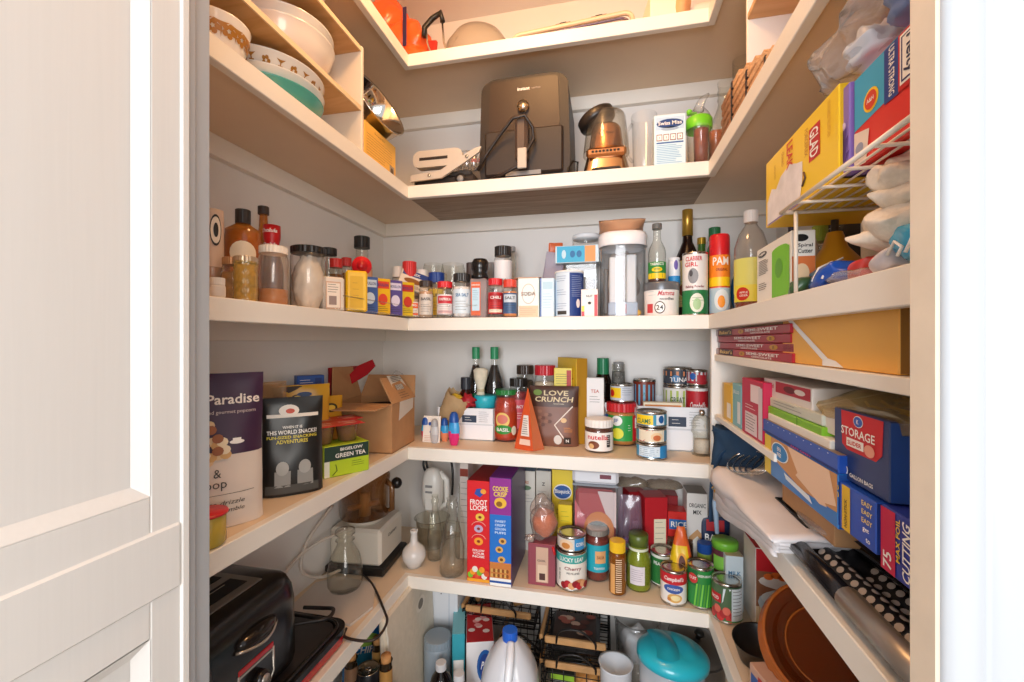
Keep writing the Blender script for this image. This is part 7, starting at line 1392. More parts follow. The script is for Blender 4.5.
# salsa, syrup, green bottle
loc, r, h = fitb(585, 609, 527, 582, zE)
def dk(p, mp, r, h): p.drect(mp, -r*1.3, h*.22, r*1.3, h*.72, M('#22A6B8'), .0004, 10); p.drect(mp, -r*.15, h*.38, r*.75, h*.62, M('#E0A870'), .0008); p.text('SALSA', mp, r*.3, h*.5, h*.06, M('#8A3A1A'), r*.6, off=.0012); p.text('TOSTITOS', mp, r*.2, h*.28, h*.045, W_, r*.9, off=.001)
t = jar('salsa jar with silver lid and turquoise label', r, h, M('#B5AFA8', .3, .6), h*.11, GL('#F6E4DC', .9, .05, 'sal', amt=.03), M('#7A2214', .4, noise_=.3, scale=80), .95, dk, (h*.2, h*.73, M('#22A6B8', .4)), name='salsa_jar', lr=.88, sh=.14); t.put(loc)
loc, r, h = fitb(609, 626, 540, 596, zE)
t = jar('ribbed amber honey bottle with bright yellow cap', r, h, M('#F0C020', .35), h*.2, GL('#E0A850', .7, .08, 'hny', body='#A86A20', amt=.3), M('#8A4A12', .3), .95, lambda p, mp, r, h: (p.drect(mp, -r*.9, h*.04, -r*.3, h*.6, M('#D9A060'), .0006), [p.drect(mp, -r*.2, h*(.08+.04*k), r*.5, h*(.095+.04*k), M('#E9D6B8'), .0008) for k in range(16)]), (h*.03, h*.72, GL('#D89A3A', .7, .1, 'hl', body='#A8661C', amt=.5)), name='honey_bottle', cat='bottle', lr=.93, sh=.04); t.put(loc)
loc, r, h = fitb(626, 651, 533, 592, zE)
GLM = M('#8E9A2E', .35, noise_=.1, scale=50)
t = bottle('yellow-green sauce bottle with white band and dark olive cap', [(0, .001), (r*.95, 0), (r, .006), (r, h*.52), (r*.9, h*.62), (r*.72, h*.70), (r*.72, h*.8)], M('#5A6A2A', .35), r*.78, (h*.80, h), GL('#E6EBC0', .85, .05, 'gs', body='#9AA63A', amt=.3), GLM, h*.78, (h*.12, h*.48, GL('#E6EBC0', .85, .05, 'gs', body='#9AA63A', amt=.3), r*1.005), lambda p, mp, r, h: (p.drect(mp, -r*.7, h*.28, r*.5, h*.98, M('#DDD6DC'), .0006), p.lines(mp, -r*.6, r*.4, h*.85, 6, h*.08, M('#8a7a90'), .0008, .001)), 'sauce_bottle', ridge=False)
q = t.part('band', label='white neck band'); q.lathe([(r*.80, h*.72), (r*.80, h*.77)], M('#DCE0C8'), 28); t.put(loc)
# cans front right
def gb1(p, mp, r, h): p.drect(mp, -r*1.3, h*.1, r*.2, h*.85, M('#2E7A3A'), .0004, 8); p.text('PEAS', mp, -r*.4, h*.7, h*.1, W_, r*.7); p.drect(mp, r*.25, h*.15, r*.9, h*.8, M('#E9E6DC'), .0006); p.lines(mp, r*.3, r*.85, h*.75, 5, h*.08, TXT, .0008, .0009)
loc, r, h = fitb(650, 676, 549, 588, zE); t = can('green and white vegetable can behind the soup can', r, h, gb1, M('#E4E8DC', .4)); t.put(loc)
def cs(p, mp, r, h): p.drect(mp, -r*1.5, h*.62, r*1.5, h*.93, M('#C2202A'), .0004, 12); p.text("Campbell's", mp, 0, h*.77, h*.15, W_, r*1.5, shear=.15, off=.0009); p.dell(mp, 0, h*.5, r*.75, h*.13, M('#3A5AA0'), .0009); p.text('CHICKEN', mp, 0, h*.5, h*.06, W_, r*.9, off=.0014); p.dell(mp, r*.1, h*.24, r*.55, h*.13, M('#D9A85A'), .0007); p.dell(mp, r*.15, h*.25, r*.35, h*.08, M('#EED9A0'), .0011); p.dell(mp, -r*.3, h*.2, r*.15, h*.05, M('#C8803A'), .0013)
loc, r, h = fitb(660, 687, 566, 606, zE); t = can('red and white soup can with blue oval at the front edge', r, h, cs, M('#EDE8E2', .35)); t.put(loc)
def gbn(p, mp, r, h):
    p.drect(mp, -r*1.4, h*.55, -r*.2, h*.92, M('#1E6A3A'), .0005); p.dell(mp, -r*.6, h*.72, r*.4, h*.12, M('#C83A3A'), .0009); p.text('CUT', mp, -r*.6, h*.73, h*.07, W_, off=.0013)
    for k in range(7): a = -r*.5+k*r*.22; p.dpoly(mp, [(a, h*.06), (a+r*.12, h*.06), (a+r*.32, h*.62), (a+r*.2, h*.62)], M(('#7ACB4A', '#4E9A2E')[k % 2]), .0012)
    p.text('GREEN BEANS', mp, r*.3, h*.82, h*.06, W_, r*1.0)
loc, r, h = fitb(687, 714, 563, 609, zE); t = can('green bean can with bright bean picture', r, h, gbn, M('#2C8A40', .4)); t.put(loc)
def tom(p, mp, r, h):
    p.drect(mp, -r*1.3, h*.5, -r*.35, h*.72, M('#C2202A'), .0006); p.text('DICED', mp, -r*.8, h*.6, h*.08, W_, r*.6, off=.001); p.dpoly(mp, [(-r*.3, h*.5), (-r*.2, h*.88), (r*.3, h*.9)], M('#DCE8EC'), .0008)
    for k in range(8): p.dell(mp, r*(-1.0+.2*k), h*(.16+.09*(k % 3)), r*.24, h*.10, M(('#C83A3A', '#A82A2E', '#D86A5A')[k % 3]), .0007+.0003*k)
    p.drect(mp, r*.30, h*.1, r*1.2, h*.92, M('#CDD6DA'), .003, 6); p.lines(mp, r*.38, r*1.1, h*.86, 8, h*.085, TXT, .0011, .0034); p.drect(mp, -r*.1, .008, r*1.3, h*.12, M('#2E8A4A'), .0034, 6)
loc, r, h = fitb(711, 742, 578, 624, zE); t = can('diced tomato can with pale table label, nearest can on the shelf', r, h, tom, M('#4E6A4A', .4)); t.put(loc)
# second row
def rb_(p, mp, w, h): p.drect(mp, -w*.1, h*.05, w*.42, h*.72, M('#E9DDBE')); p.lines(mp, -w*.05, w*.38, h*.68, 8, h*.07, TXT, .0008)
loc, w, h = fitbox(640, 664, 497, zE, 1.235)
t = carton('red rice mix carton with cream table on its side', w, .06, h, M('#B8202A', .35), rb_, 'rice_carton'); t.put((loc.x+.004, 1.262, zE), 14)
t = carton('dark red carton leaning left of the rice mix carton', w*.8, .05, h*.98, M('#9A1A24', .4), lambda p, mp, w, h: p.drect(mp, -w*.3, h*.2, w*.1, h*.6, M('#D9A8A0')), 'dark_red_carton'); t.put((ratio(634)*1.30, 1.305, zE), 20)
t = carton('dark red carton between rice carton and blue-striped carton', .05, .05, h*.93, M('#8A141C', .4), None, 'dark_red_carton'); t.put((ratio(668)*1.315, 1.325, zE))
loc, w, h = fitbox(668, 690, 512, zE, 1.245); t = carton('bright red carton with blue stripe behind the yellow pouch', w, .05, h, M('#CF2A26', .35), lambda p, mp, w, h: (p.drect(mp, -w*.45, h*.72, w*.45, h*.88, M('#2A6AB0')), p.text('RICE', mp, 0, h*.8, h*.09, W_)), 'red_carton'); t.put((loc.x, 1.27, zE))
loc, w, h = fitbox(687, 708, 494, zE, 1.235); t = carton('tall white mix carton with tan house shape and grey top', w, .07, h, M('#E3DFDA', .45), lambda p, mp, w, h: (p.text('ORGANIC', mp, 0, h*.86, h*.05, TXT, w*.8), p.text('MIX', mp, 0, h*.78, h*.05, TXT, w*.4), p.dpoly(mp, [(-w*.42, h*.05), (w*.42, h*.05), (w*.42, h*.48), (0, h*.58), (-w*.42, h*.48)], M('#C99A6A')), p.dpoly(mp, [(-w*.34, h*.07), (w*.34, h*.07), (w*.34, h*.42), (0, h*.5), (-w*.34, h*.42)], M('#E9E2D6'), .0009)), 'mix_carton', top=M('#8A8680')); t.put((loc.x, 1.272, zE))
loc, r, h = fit(664, 695, 536, zE, 1.25); t = jar('dark brown glass canister behind the yellow pouch', r*.9, h, M('#6A4A38', .4, .4), h*.06, GL('#8A5A3A', .6, .1, 'bc', body='#5A3A26', amt=.6), M('#4A2E1E'), .9, name='brown_canister', cat='canister', lr=.98, sh=.04); t.put((loc.x, 1.25, zE))
def dk(p, mp, w, h): p.dell(mp, 0, h*.5, w*.24, h*.13, M('#E9A020')); p.dell(mp, -w*.02, h*.5, w*.15, h*.1, M('#5a2a1a'), .0012); p.drect(mp, -w*.3, h*.2, w*.35, h*.3, M('#D9452A')); p.text('CHIPS', mp, 0, h*.25, h*.06, W_, w*.4, off=.001)
t = pouch('pointed yellow and orange chip pouch behind the soup can', .072, .165, .05, M('#EDC41E', .3), dk, 'chip_pouch', seed=151, wob=.006, pinch=-.75, mf=lambda u, v: M('#E0622A', .3) if v > .72 or u > .8 else M('#EDC41E', .3), topk=.3); t.put((ratio(681)*1.165, 1.165, zE), 0, 0, 0)
loc, w, h = fitbox(620, 641, 497, zE, 1.20); t = pouch('clear bag of purple and pink sweets behind the green bottle', .075, h, .05, GL('#E9DCE6', .8, .15, 'sweet', body='#B8A0B8', amt=.18), None, 'sweets_bag', seed=152, wob=.008, pinch=-.3)
q = t.part('sweets', label='mixed coloured sweets'); [q.ball((rnd.uniform(-.022, .022), rnd.uniform(-.008, .008), rnd.uniform(.015, .10)), .009, .007, .007, M(('#7A4A9A', '#C84A7A', '#5A9A5A', '#D9C8D9')[k % 4]), 8, 6) for k in range(22)]; t.put((loc.x, 1.215, zE))
t = crumple('rolled clear and tan plastic bag lying over the cartons', [((-.05, 0, .0), .05, .03, .022), ((.035, .005, -.004), .055, .03, .020)], GL('#E0D8CC', .85, .15, 'rollbag', body='#9A8C7A', amt=.45), 'rolled_bag', 'bag', 153, .010, nu=34, nv=20, freq=22)
for v_ in (): pass
for P_ in t.P: P_[1].v = [(x, y, z-.0) for x, y, z in P_[1].v]
t.put((ratio(650)*1.25, 1.262, zE+.232))
t = pouch('navy packet with white lettering between mix carton and white cloth', .075, .17, .03, M('#1E2E50', .35), lambda p, mp, w, h: (p.text('BAKE', mp, 0, h*.68, h*.11, W_, w*.7), p.text('NUTS', mp, .0, h*.54, h*.11, W_, w*.7), p.drect(mp, -w*.3, h*.78, w*.3, h*.95, M('#B8202A'))), 'navy_packet', 'packet', seed=154, wob=.003); t.put((ratio(716)*1.225, 1.24, zE))
loc, r, h = fitb(713, 739, 537, 562+18, zE); loc, r, h = fit(712, 740, 538, zE, 1.14)
t = jar('dark label tub with lime green lid behind the tomato can', r*.95, h*.95, M('#6EB83A', .35), h*.12, M('#5A2A3A', .4), None, deco=lambda p, mp, r, h: (p.drect(mp, -r, h*.1, r, h*.5, M('#E4E0DC')), p.drect(mp, -r, h*.55, r, h*.78, M('#7AC04A'))), lab=(h*.05, h*.8, M('#5A2A3A', .4)), name='lidded_tub', cat='tub', lr=1.03, sh=.03, rough_lid=False); t.put((loc.x, 1.15, zE))
loc, r, h = fit(700, 716, 542, zE, 1.19); t = jar('green jar with royal blue lid beside the lime-lid tub', r*.95, h*.95, M('#1F4F9C', .35), h*.2, M('#9AB84A', .4), None, name='spread_jar', lr=1.0, sh=.05); t.put((loc.x-.006, 1.20, zE))
loc, w, h = fitbox(726, 744, 556, zE, 1.10); t = carton('pale blue carton with open spout behind the tomato can', w, .05, h*.98, M('#C9DBE4', .45), lambda p, mp, w, h: (p.text('MILK', mp, 0, h*.7, h*.07, M('#4a80a8'), w*.7), p.lines(mp, -w*.4, w*.4, h*.6, 6, h*.06, M('#7a98a8'))), 'drink_carton', top=M('#B8A890')); t.put((loc.x-.0, 1.128, zE))
# ================================================================ shelf E, right wing
C1 = atZ(755.5, 628, zE)
def dk(p, mp, w, h):
    p.drect(mp, -w*.5+.001, h*.72, w*.5-.001, h-.001, M('#BC1722'), .0004, 1); p.drect(mp, -w*.5+.001, .001, w*.5-.001, h*.07, M('#A81434'), .0004, 1)
    p.drect(mp, -w*.5+.001, h*.07, w*.5-.001, h*.72, M('#8A5A3E'), .0004, 1); p.dell(mp, w*.0, h*.60, w*.46, h*.10, M('#D9D6D2'), .0006)
    for k in range(7): p.dell(mp, w*(-.32+.1*k), h*(.66+.02*(k % 2)), w*.07, h*.04, M('#E0702A'), .001)
    p.dtri(mp, [(-w*.5+.001, h*.07), (w*.5-.001, h*.07), (w*.5-.001, h*.28), (-w*.5+.001, h*.28)], M('#D9C29A'), .0008); [p.drect(mp, -w*.45+w*.09*k, h*.07, -w*.44+w*.09*k, h*.28, M('#B89A6A'), .001, 1) for k in range(11)]
    p.dell(mp, -w*.05, h*.34, w*.42, h*.18, M('#B9C9CE'), .0014); p.dell(mp, -w*.05, h*.40, w*.38, h*.11, M('#CFDADD'), .0018)
    for k in range(9): a = k*.7; p.dpoly(mp, [(w*.0, h*.40), (w*.0+w*.09*math.cos(a), h*.41+h*.05*math.sin(a)), (w*.01+w*.07*math.cos(a+.3), h*.41+h*.04*math.sin(a+.3))], M('#3E7A3A'), .0024)
t = carton('red and white casserole dish box with blue dish picture', .145, .085, .178, M('#E4DFDA', .4), dk, 'cookware_box', side=M('#E6DED4'), top=M('#BC1722')); t.put((C1.x+.0725, C1.y+.0425, zE), 0)
q = None
AMR = M('#A85A22', .12)
AMB = GL('#F0AE6A', .6, .04, 'amber_glass', body='#C8702A', amt=.12); AMB2 = GL('#D99A62', .6, .04, 'amber_glass_dark', body='#A85E2A', amt=.14)
for k, (c, lab) in enumerate(((AMB2, 'dark brown glass bowl at the back of the tilted stack'), (AMB, 'amber glass bowl in the middle of the tilted stack'), (AMB, 'amber glass bowl nested in the tilted stack, second from front'), (AMB2, 'brown glass pie plate at the front of the tilted stack'))):
    R = .100-.003*k; H = .055-.006*k
    t = Thing('glass_bowl', lab, 'bowl', 'amber glass bowls tilted in a stack'); p = t.part('bowl'); p.lathe([(0, .002), (R*.62, 0), (R*.70, .004), (R*.88, H*.55), (R*.97, H*.92), (R*1.03, H), (R*1.03, H+.005), (R*.96, H+.003), (R*.84, H*.58), (R*.66, .009), (0, .008)], c, 48); q = t.part('rim', label='thicker amber rim'); q.tube([(R*1.02*math.cos(2*PI*i/48), R*1.02*math.sin(2*PI*i/48), H+.002) for i in range(48)], .0032, AMR, 8, True); q.tube([(R*.68*math.cos(2*PI*i/40), R*.68*math.sin(2*PI*i/40), .010) for i in range(40)], .0016, AMR, 6, True)
    t.put((.385-.0055*k, .865-.0115*k, zE+.080+.0115*k), -26, 48, 0)
t = Thing('frying_pan', 'black rimmed pan standing behind the amber bowls', 'pan'); p = t.part('pan'); R = .048; p.lathe([(0, 0), (R*.8, 0), (R, .04), (R*1.02, .042), (R*.97, .04), (R*.78, .004), (0, .004)], M('#1A1716', .3), 40); t.put((.300, .945, zE+.003), 0, 5, -6)
t = Thing('booklet', 'white leaflet with red strip lying by the cookware box', 'leaflet'); p = t.part('leaflet'); p.box(0, .05, -.06, .06, 0, .002, W_, .0004); p.lines(topf(.002), .004, .044, .05, 3, .006, TXT); p.drect(topf(.002), .004, -.058, .012, -.01, RED, .0005, 1); t.put((ER+.058, .955, zE), 12)
t = carton('small printed red and blue carton low beside the amber bowls', .05, .03, .07, M('#C9A08A', .4), lambda p, mp, w, h: (p.drect(mp, -w*.4, h*.1, 0, h*.8, M('#3A5A9A')), p.drect(mp, 0, h*.2, w*.4, h*.9, M('#B8302A'))), 'recipe_carton'); t.put((ER+.035, .815, zE), -75)
# ================================================================ lowest shelf
zG0 = ZG+.0006
# white printed box and leaning wrapped board
t = Thing('foam_box', 'tall white box printed with black script at lower left', 'box'); p = t.part('box'); bw_, bd, bh = .155, .12, .326
p.box(-bw_/2, bw_/2, -bd/2, bd/2, 0, bh, M('#E3E6EC', .45), .002)
mp = front(bd)
for k, x in enumerate((.010, .030)):
    p.tube([mp(x+a, z-.035, .001) for a, z in ((-.008, .31), (-.002, .335), (.004, .342), (.006, .33), (0, .30), (-.004, .275), (.004, .268), (.010, .28))], .0016, M('#3a3040'), 5)
p.dell(mp, .028, .240, .002, .002, M('#3a3040')); p.dell(mp, .026, .228, .002, .002, M('#3a3040')); p.drect(mp, .050, 0.02, .052, .32, M('#B9C3D0'), .0006, 1)
t.put((ratio(437)*1.25, 1.28, zG0), 0)
CRB = M('#D9CEBB', .5, bump=.6, scale=60, noise_=.05)
t = Thing('foam_board', 'cream wrapped foam board with slot handle leaning under the left wing', 'board'); p = t.part('board')
# a slab facing +X, leaning; built in local YZ then placed
p.box(-.02, .0, -.14, .14, 0, .322, CRB, .006); q = t.part('handle_slot', label='dark slot handle'); q.dell(lambda u, v, o=0: (.0+o, u, v), .05, .25, .028, .020, M('#E6DCCB'), .0012); q.dell(lambda u, v, o=0: (.0+o, u, v), .05, .25, .016, .013, M('#7a6f60'), .0018)
w_ = t.part('wrap', label='crinkled edge of the plastic wrap'); w_.tube([(.002, -.136+.01*math.sin(k*1.7)*.3, .02+.32*k/20) for k in range(21)], .002, M('#E9E2D4', .4), 6)
t.put((-.50, 1.075, zG0+.002), 0, 0, -3)
# corked wine bottles and can
WP = lambda r, h: [(0, .002), (r*.95, 0), (r, .004), (r, h*.62), (r*.85, h*.69), (r*.40, h*.78), (r*.36, h*.98), (r*.42, h)]
for k, (px, py, Y, hh, lab) in enumerate(((378, 642, .975, .238, 'corked brown wine bottle, tallest of the three under the left wing'), (386, 660, .90, .238, 'corked wine bottle with gold paper neck under the left wing'), (351, 658, .905, .250, 'corked dark wine bottle nearest the left wall'))):
    d = depth(px, Y); h = (341-py)/F*d-zG0; r = .036
    t = Thing('wine_bottle', lab, 'bottle', 'corked wine bottles'); p = t.part('body'); p.lathe(WP(r, h), GL('#5A4A2A', .5, .04, 'wine_glass', body='#2A2214', amt=.55), 26); c = t.part('cork', label='tan cork'); c.lathe([(0, h-.02), (r*.30, h-.02), (r*.32, h+.012), (0, h+.012)], M('#B98550', .8, noise_=.2, scale=120), 16)
    n_ = t.part('neck_foil'); n_.lathe([(r*.41, h*.80), (r*.40, h*.93)], M('#B98A4A' if k != 2 else '#8A6A52', .4, .3), 20); t.put((ratio(px)*Y, Y, zG0))
d = depth(368, .86)
t = Thing('drink_can', 'dark drink can with silver ring-pull top', 'can'); p = t.part('body'); r, h = .031, (341-668)/F*depth(368, .93)-zG0; p.lathe([(0, 0), (r*.8, 0), (r, .01), (r, h-.012), (r*.86, h)], M('#2a2a2e', .3, .5), 28); l = t.part('lid', label='silver lid'); l.lathe([(r*.86, h), (r*.84, h+.001), (r*.78, h-.004), (0, h-.004)], SIL, 28); l.tube([(-.008, 0, h-.001), (.006, -.006, h-.001), (.010, 0, h-.001), (.006, .006, h-.001)], .0016, SIL, 6, True); t.put((ratio(368)*.93, .93, zG0))
t = pouch('shiny blue and green snack bag under the left wing', .12, .265, .07, M('#1E76C0', .25), lambda p, mp, w, h: (p.drect(mp, -w*.4, h*.5, w*.4, h*.62, M('#2A9AD0')), p.dell(mp, 0, h*.74, w*.3, h*.06, M('#8AB84A')), p.text('CHIPS', mp, 0, h*.65, h*.07, W_, w*.5, shear=.2)), 'blue_snack_bag', seed=161, wob=.007, mf=lambda u, v: M('#1E5A4A', .25) if v > .84 else M('#1E76C0', .25)); t.put((-.635, 1.045, zG0), 32)
t = pouch('dark teal snack bag behind the blue snack bag', .11, .29, .06, M('#1C3E48', .3), None, 'teal_snack_bag', seed=162, wob=.007); t.put((-.665, 1.13, zG0), 30)
# white-capped bottles
for k, (px, py, Y, lab) in enumerate(((441, 662, 1.06, 'dark bottle with white cap left of the pair under the shelf corner'), (459, 673, 1.035, 'dark bottle with white cap right of the pair'))):
    h = (341-py)/F*depth(px, Y)-zG0; r = .030
    t = bottle(lab, [(0, .001), (r*.95, 0), (r, .005), (r, h*.62), (r*.8, h*.75), (r*.42, h*.87), (r*.42, h*.93)], M('#C9C9CC', .4), r*.46, (h*.88, h), GL('#4A3A36', .5, .05, 'cola', body='#1A1210', amt=.6), M('#1A100C'), h*.7, name='cola_bottle'); t.put((ratio(px)*Y, Y, zG0))
t = jar('grey-blue canister behind the white-capped bottles', .038, .165, M('#8A98A4', .4), .02, M('#8A98A4', .4), None, name='grey_canister', cat='canister', lr=.98, sh=.03); t.put((ratio(437)*1.125, 1.13, zG0))
# soda carton and snack carton
hs = (341-640)/F*depth(468, 1.12)-zG0
def dk(p, mp, w, h): p.dell(mp, w*.18, h*.62, w*.3, h*.26, M('#1C5FA8')); p.dell(mp, w*.18, h*.62, w*.22, h*.2, M('#1C3F8A'), .0009); p.text('Pepsi', mp, w*.18, h*.62, h*.16, W_, w*.36, off=.0014, shear=.2); p.dell(mp, w*.2, h*.12, w*.3, h*.08, M('#C8705A'))
t = carton('white drinks carton with blue oval logo and red top', .075, .17, max(hs, .15), M('#E6E3E4', .4), dk, 'drinks_carton', side=M('#E0DCDC'), top=M('#B8202A')); q = t.P[0][1]; [q.dell(topf(max(hs, .15)), rnd.uniform(-.025, .025), rnd.uniform(-.07, .07), .010, .008, M(('#E9A0A0', '#F0DDD6')[k % 2]), .0006+.0001*k, 10) for k in range(12)]; t.put((ratio(477)*1.175, 1.20, zG0), 18)
t = carton('teal and white drinks carton beside the red-topped one', .035, .17, max(hs, .15)*1.03, M('#3AA0B0', .4), lambda p, mp, w, h: p.drect(mp, -w*.4, h*.2, w*.4, h*.6, W_), 'drinks_carton', top=M('#8AD0DA')); t.put((ratio(454)*1.165, 1.210, zG0), 18)
# milk jug
t = Thing('milk_jug', 'translucent white gallon jug with bright blue cap', 'jug'); p = t.part('body'); JG = M('#D9DDE4', .35); Y = 1.045; h = (341-638)/F*depth(510, Y)-zG0; r = .072
def jug(u, v):
    a = 2*PI*u; f = lambda s_: math.copysign(abs(s_)**.75, s_)
    k = 1 if v < .55 else (max(0, math.cos((v-.55)/.45*PI*.5))**.75*(1-.20)+.20)
    return (r*k*f(math.cos(a)), r*k*f(math.sin(a)), h*v)
JM = GL('#F4F6FA', .9, .2, 'jug_plastic', body='#E6E9F0', amt=.72)
p.grid(jug, 40, 40, JM, wrap=True); p.lathe([(0, 0), (r*.95, .001)], JM, 30)
hd = t.part('handle'); hd.tube(cat([(.004, -.016, h*.99), (.006, -.052, h*.93), (.004, -.074, h*.80), (.002, -.080, h*.62), (0, -.074, h*.50)]), .010, M('#E3E7EE', .3), 12)
c = t.part('cap', label='bright blue cap'); ridged(c, .0185, h-.002, h+.022, M('#1E5FC8', .35), 24); ng = t.part('neck'); ng.lathe([(.017, h-.012), (.019, h-.006), (.017, h-.002)], JM, 24)
t.put((ratio(510)*Y, Y, zG0), 6)
# wire baskets
BW = M('#1F1B1A', .4, .4); WD = M('#C0905C', .6, noise_=.15, scale=30)
def basket(lab, x0, x1, ya, yb, z0, z1, tilt, brace=True, nm='wire_basket'):
    t = Thing(nm, lab, 'basket'); f = t.part('frame'); nx = max(5, int((x1-x0)/.028)); nz = 4; ny = 5
    for z in (z0, z1): f.tube([(x0, ya, z), (x1, ya, z), (x1, yb, z), (x0, yb, z)], .0026, BW, 6, True)
    g = t.part('wire_mesh')
    for k in range(nx+1):
        x = x0+(x1-x0)*k/nx; g.tube([(x, ya, z1), (x, ya, z0), (x, yb, z0), (x, yb, z1)], .0014, BW, 5)
    for k in range(1, nz+1): z = z0+(z1-z0)*k/(nz+1); g.tube([(x0, ya, z), (x1, ya, z), (x1, yb, z), (x0, yb, z)], .0014, BW, 5, True)
    for k in range(1, ny): y = ya+(yb-ya)*k/ny; g.tube([(x0, y, z1), (x0, y, z0), (x1, y, z0), (x1, y, z1)], .0014, BW, 5)
    w = t.part('wooden_rail', label='pale wooden rail'); w.box(x0+.01, x1-.01, ya-.008, ya+.004, z1-.004, z1+.014, WD, .003)
    w = t.part('wooden_rail', label='pale wooden rail'); w.box(x0-.006, x0+.004, ya, yb, z1-.004, z1+.012, WD, .003)
    hb = t.part('bail', label='black wire bail handle'); hb.tube(cat([((x0+x1)/2-.05, ya-.006, z1), ((x0+x1)/2-.04, ya-.010, z1+.035), ((x0+x1)/2+.01, ya-.012, z1+.045), ((x0+x1)/2+.05, ya-.010, z1+.02), ((x0+x1)/2+.055, ya-.006, z1)]), .0032, BW, 8)
    t.put((0, 0, 0)); return t
xa, xb, xc, xd_ = ratio(460)*1.20, ratio(533)*1.20, ratio(541)*1.16, ratio(610)*1.16
basket('upper left black wire basket with wooden rails behind the milk jug', xa, xb, 1.225, 1.34, -.832, -.80, 0)
basket('lower left black wire basket behind the milk jug', ratio(497)*1.2, xb, 1.225, 1.34, zG0+.004, zG0+.10, 0)
basket('upper right wire basket with wooden rail holding a dark food tray', xc, xd_, 1.165, 1.34, -.865, -.815, 0)
basket('lower right wire basket holding the onion', xc, xd_, 1.165, 1.34, zG0+.004, zG0+.108, 0)
t = Thing('basket_stand', 'tall black wire back frame of the stacked baskets', 'stand'); f = t.part('frame')
for x0, x1 in ((xa+.004, xb-.004), (xc+.004, xd_-.004)):
    for x in (x0, x1): f.tube([(x, 1.352, zG0), (x, 1.352, -.715)], .0028, BW, 6)
    for k in range(1, 7): x = x0+(x1-x0)*k/7; f.tube([(x, 1.352, zG0+.1), (x, 1.352, -.715)], .0015, BW, 5)
    for z in (-.715, -.76, -.88): f.tube([(x0, 1.352, z), (x1, 1.352, z)], .0022, BW, 5)
w = t.part('wooden_brace', label='slanting wooden brace'); w.X = Matrix.Translation((xa+.03, 1.30, -.80)) @ Matrix.Rotation(math.radians(25), 4, 'Y'); w.box(-.008, .008, -.006, .006, -.02, .10, WD, .003); w.X = Matrix()
w = t.part('wooden_brace', label='slanting wooden brace'); w.X = Matrix.Translation((xb-.05, 1.30, -.80)) @ Matrix.Rotation(math.radians(70), 4, 'Y'); w.box(-.010, .010, -.006, .006, -.03, .06, WD, .003); w.X = Matrix()
t.put((0, 0, 0))
t = Thing('food_tray', 'dark ready-meal tray with brown picture in the right basket', 'tray'); p = t.part('tray'); xm = (xc+xd_)/2-.006; p.box(xm-.070, xm+.070, 1.185, 1.32, -.8625, -.822, M('#1C1A1C', .3), .010); q = t.part('sleeve', label='brown picture sleeve'); tm = lambda u, v, o=0: (xm+u, 1.25+v, -.8215+o); q.drect(tm, -.058, -.055, .058, .060, M('#3a2a26'), .0, 2)
for k in range(14): q.dell(tm, rnd.uniform(-.04, .045), rnd.uniform(-.035, .045), .014, .010, M(('#8A3A2A', '#C9A690', '#5A2A1E', '#A85A4A')[k % 4]), .0006+.0002*k, 10)
t.put((0, 0, 0))
t = carton('lime green and dark packet under the ready-meal tray', .10, .09, .022, M('#3a3a30', .4), lambda p, mp, w, h: p.drect(mp, -w*.4, h*.2, w*.45, h*.9, M('#9ACB3A')), 'green_packet', 'packet'); t.put((xm-.024, 1.25, zG0+.0065+.03), 0)
t = crumple('white crumpled bag under the lime green packet', [((0, 0, .014), .05, .04, .013)], M('#C9C4BE', .6), 'white_bag', 'bag', 171, .003); t.put((xm-.024, 1.25, zG0+.0065))
t = Thing('onion', 'golden brown onion in the lower right wire basket', 'onion'); p = t.part('bulb'); ON = grain('#B8763A', '#D89A56', (30, 30, 3), .35, 'onion_skin', bump=.2); ro = .045
p.lathe([(0, 0), (ro*.3, .001)]+[(ro*math.sin(math.radians(a)), ro*.88-ro*.88*math.cos(math.radians(a))) for a in range(25, 165, 12)]+[(ro*.12, ro*1.82), (ro*.06, ro*2.1), (0, ro*2.1)], ON, 32); q = t.part('root', label='dry root tuft'); q.lathe([(0, -.001), (.006, 0), (.004, .002)], M('#7a5a3a'), 10); t.put((ratio(590)*1.215, 1.215, zG0+.009))
# clear pitcher, turquoise lid container, pot lid
t = Thing('clear_pitcher', 'clear plastic measuring pitcher behind the turquoise lid', 'pitcher'); p = t.part('body'); h = (341-622)/F*depth(637, 1.24)-zG0; r = .062; p.lathe([(0, .003), (r*.8, 0), (r*.86, .01), (r, h*.9), (r*1.06, h), (r, h), (r*.94, h*.88), (r*.8, .012)], PLAS, 36); q = t.part('handle'); q.box(r*.9, r+.03, -.008, .008, h*.72, h*.82, PLAS, .003); c = t.part('contents', label='white crumpled packets'); c.ball((0, 0, h*.62), r*.7, r*.6, h*.22, M('#D9D9DC', .5), jit=.4); t.put((ratio(638)*1.24, 1.27, zG0))
TQ = M('#24B4C8', .3, coat=.3); TQ2 = M('#1FA3B8', .3, coat=.3)
t = Thing('lidded_pitcher', 'white tub with large turquoise snap lid at the bottom', 'tub'); p = t.part('body'); R = .086; hz = .205
p.lathe([(0, 0), (R*.75, 0), (R*.92, hz), (R*.9, hz)], GL('#F0F4F8', .85, .15, 'tubw', body='#DDE3EA', amt=.5), 40, sy=.9)
l = t.part('lid', label='turquoise lid'); l.lathe([(0, hz+.030), (R*.45, hz+.030), (R*.75, hz+.028), (R*.92, hz+.020), (R*1.0, hz+.012), (R*1.0, hz-.002), (R*.95, hz-.004)], TQ, 44, sy=.9)
g = t.part('spout_cover', parent=l, label='raised turquoise spout flap'); 
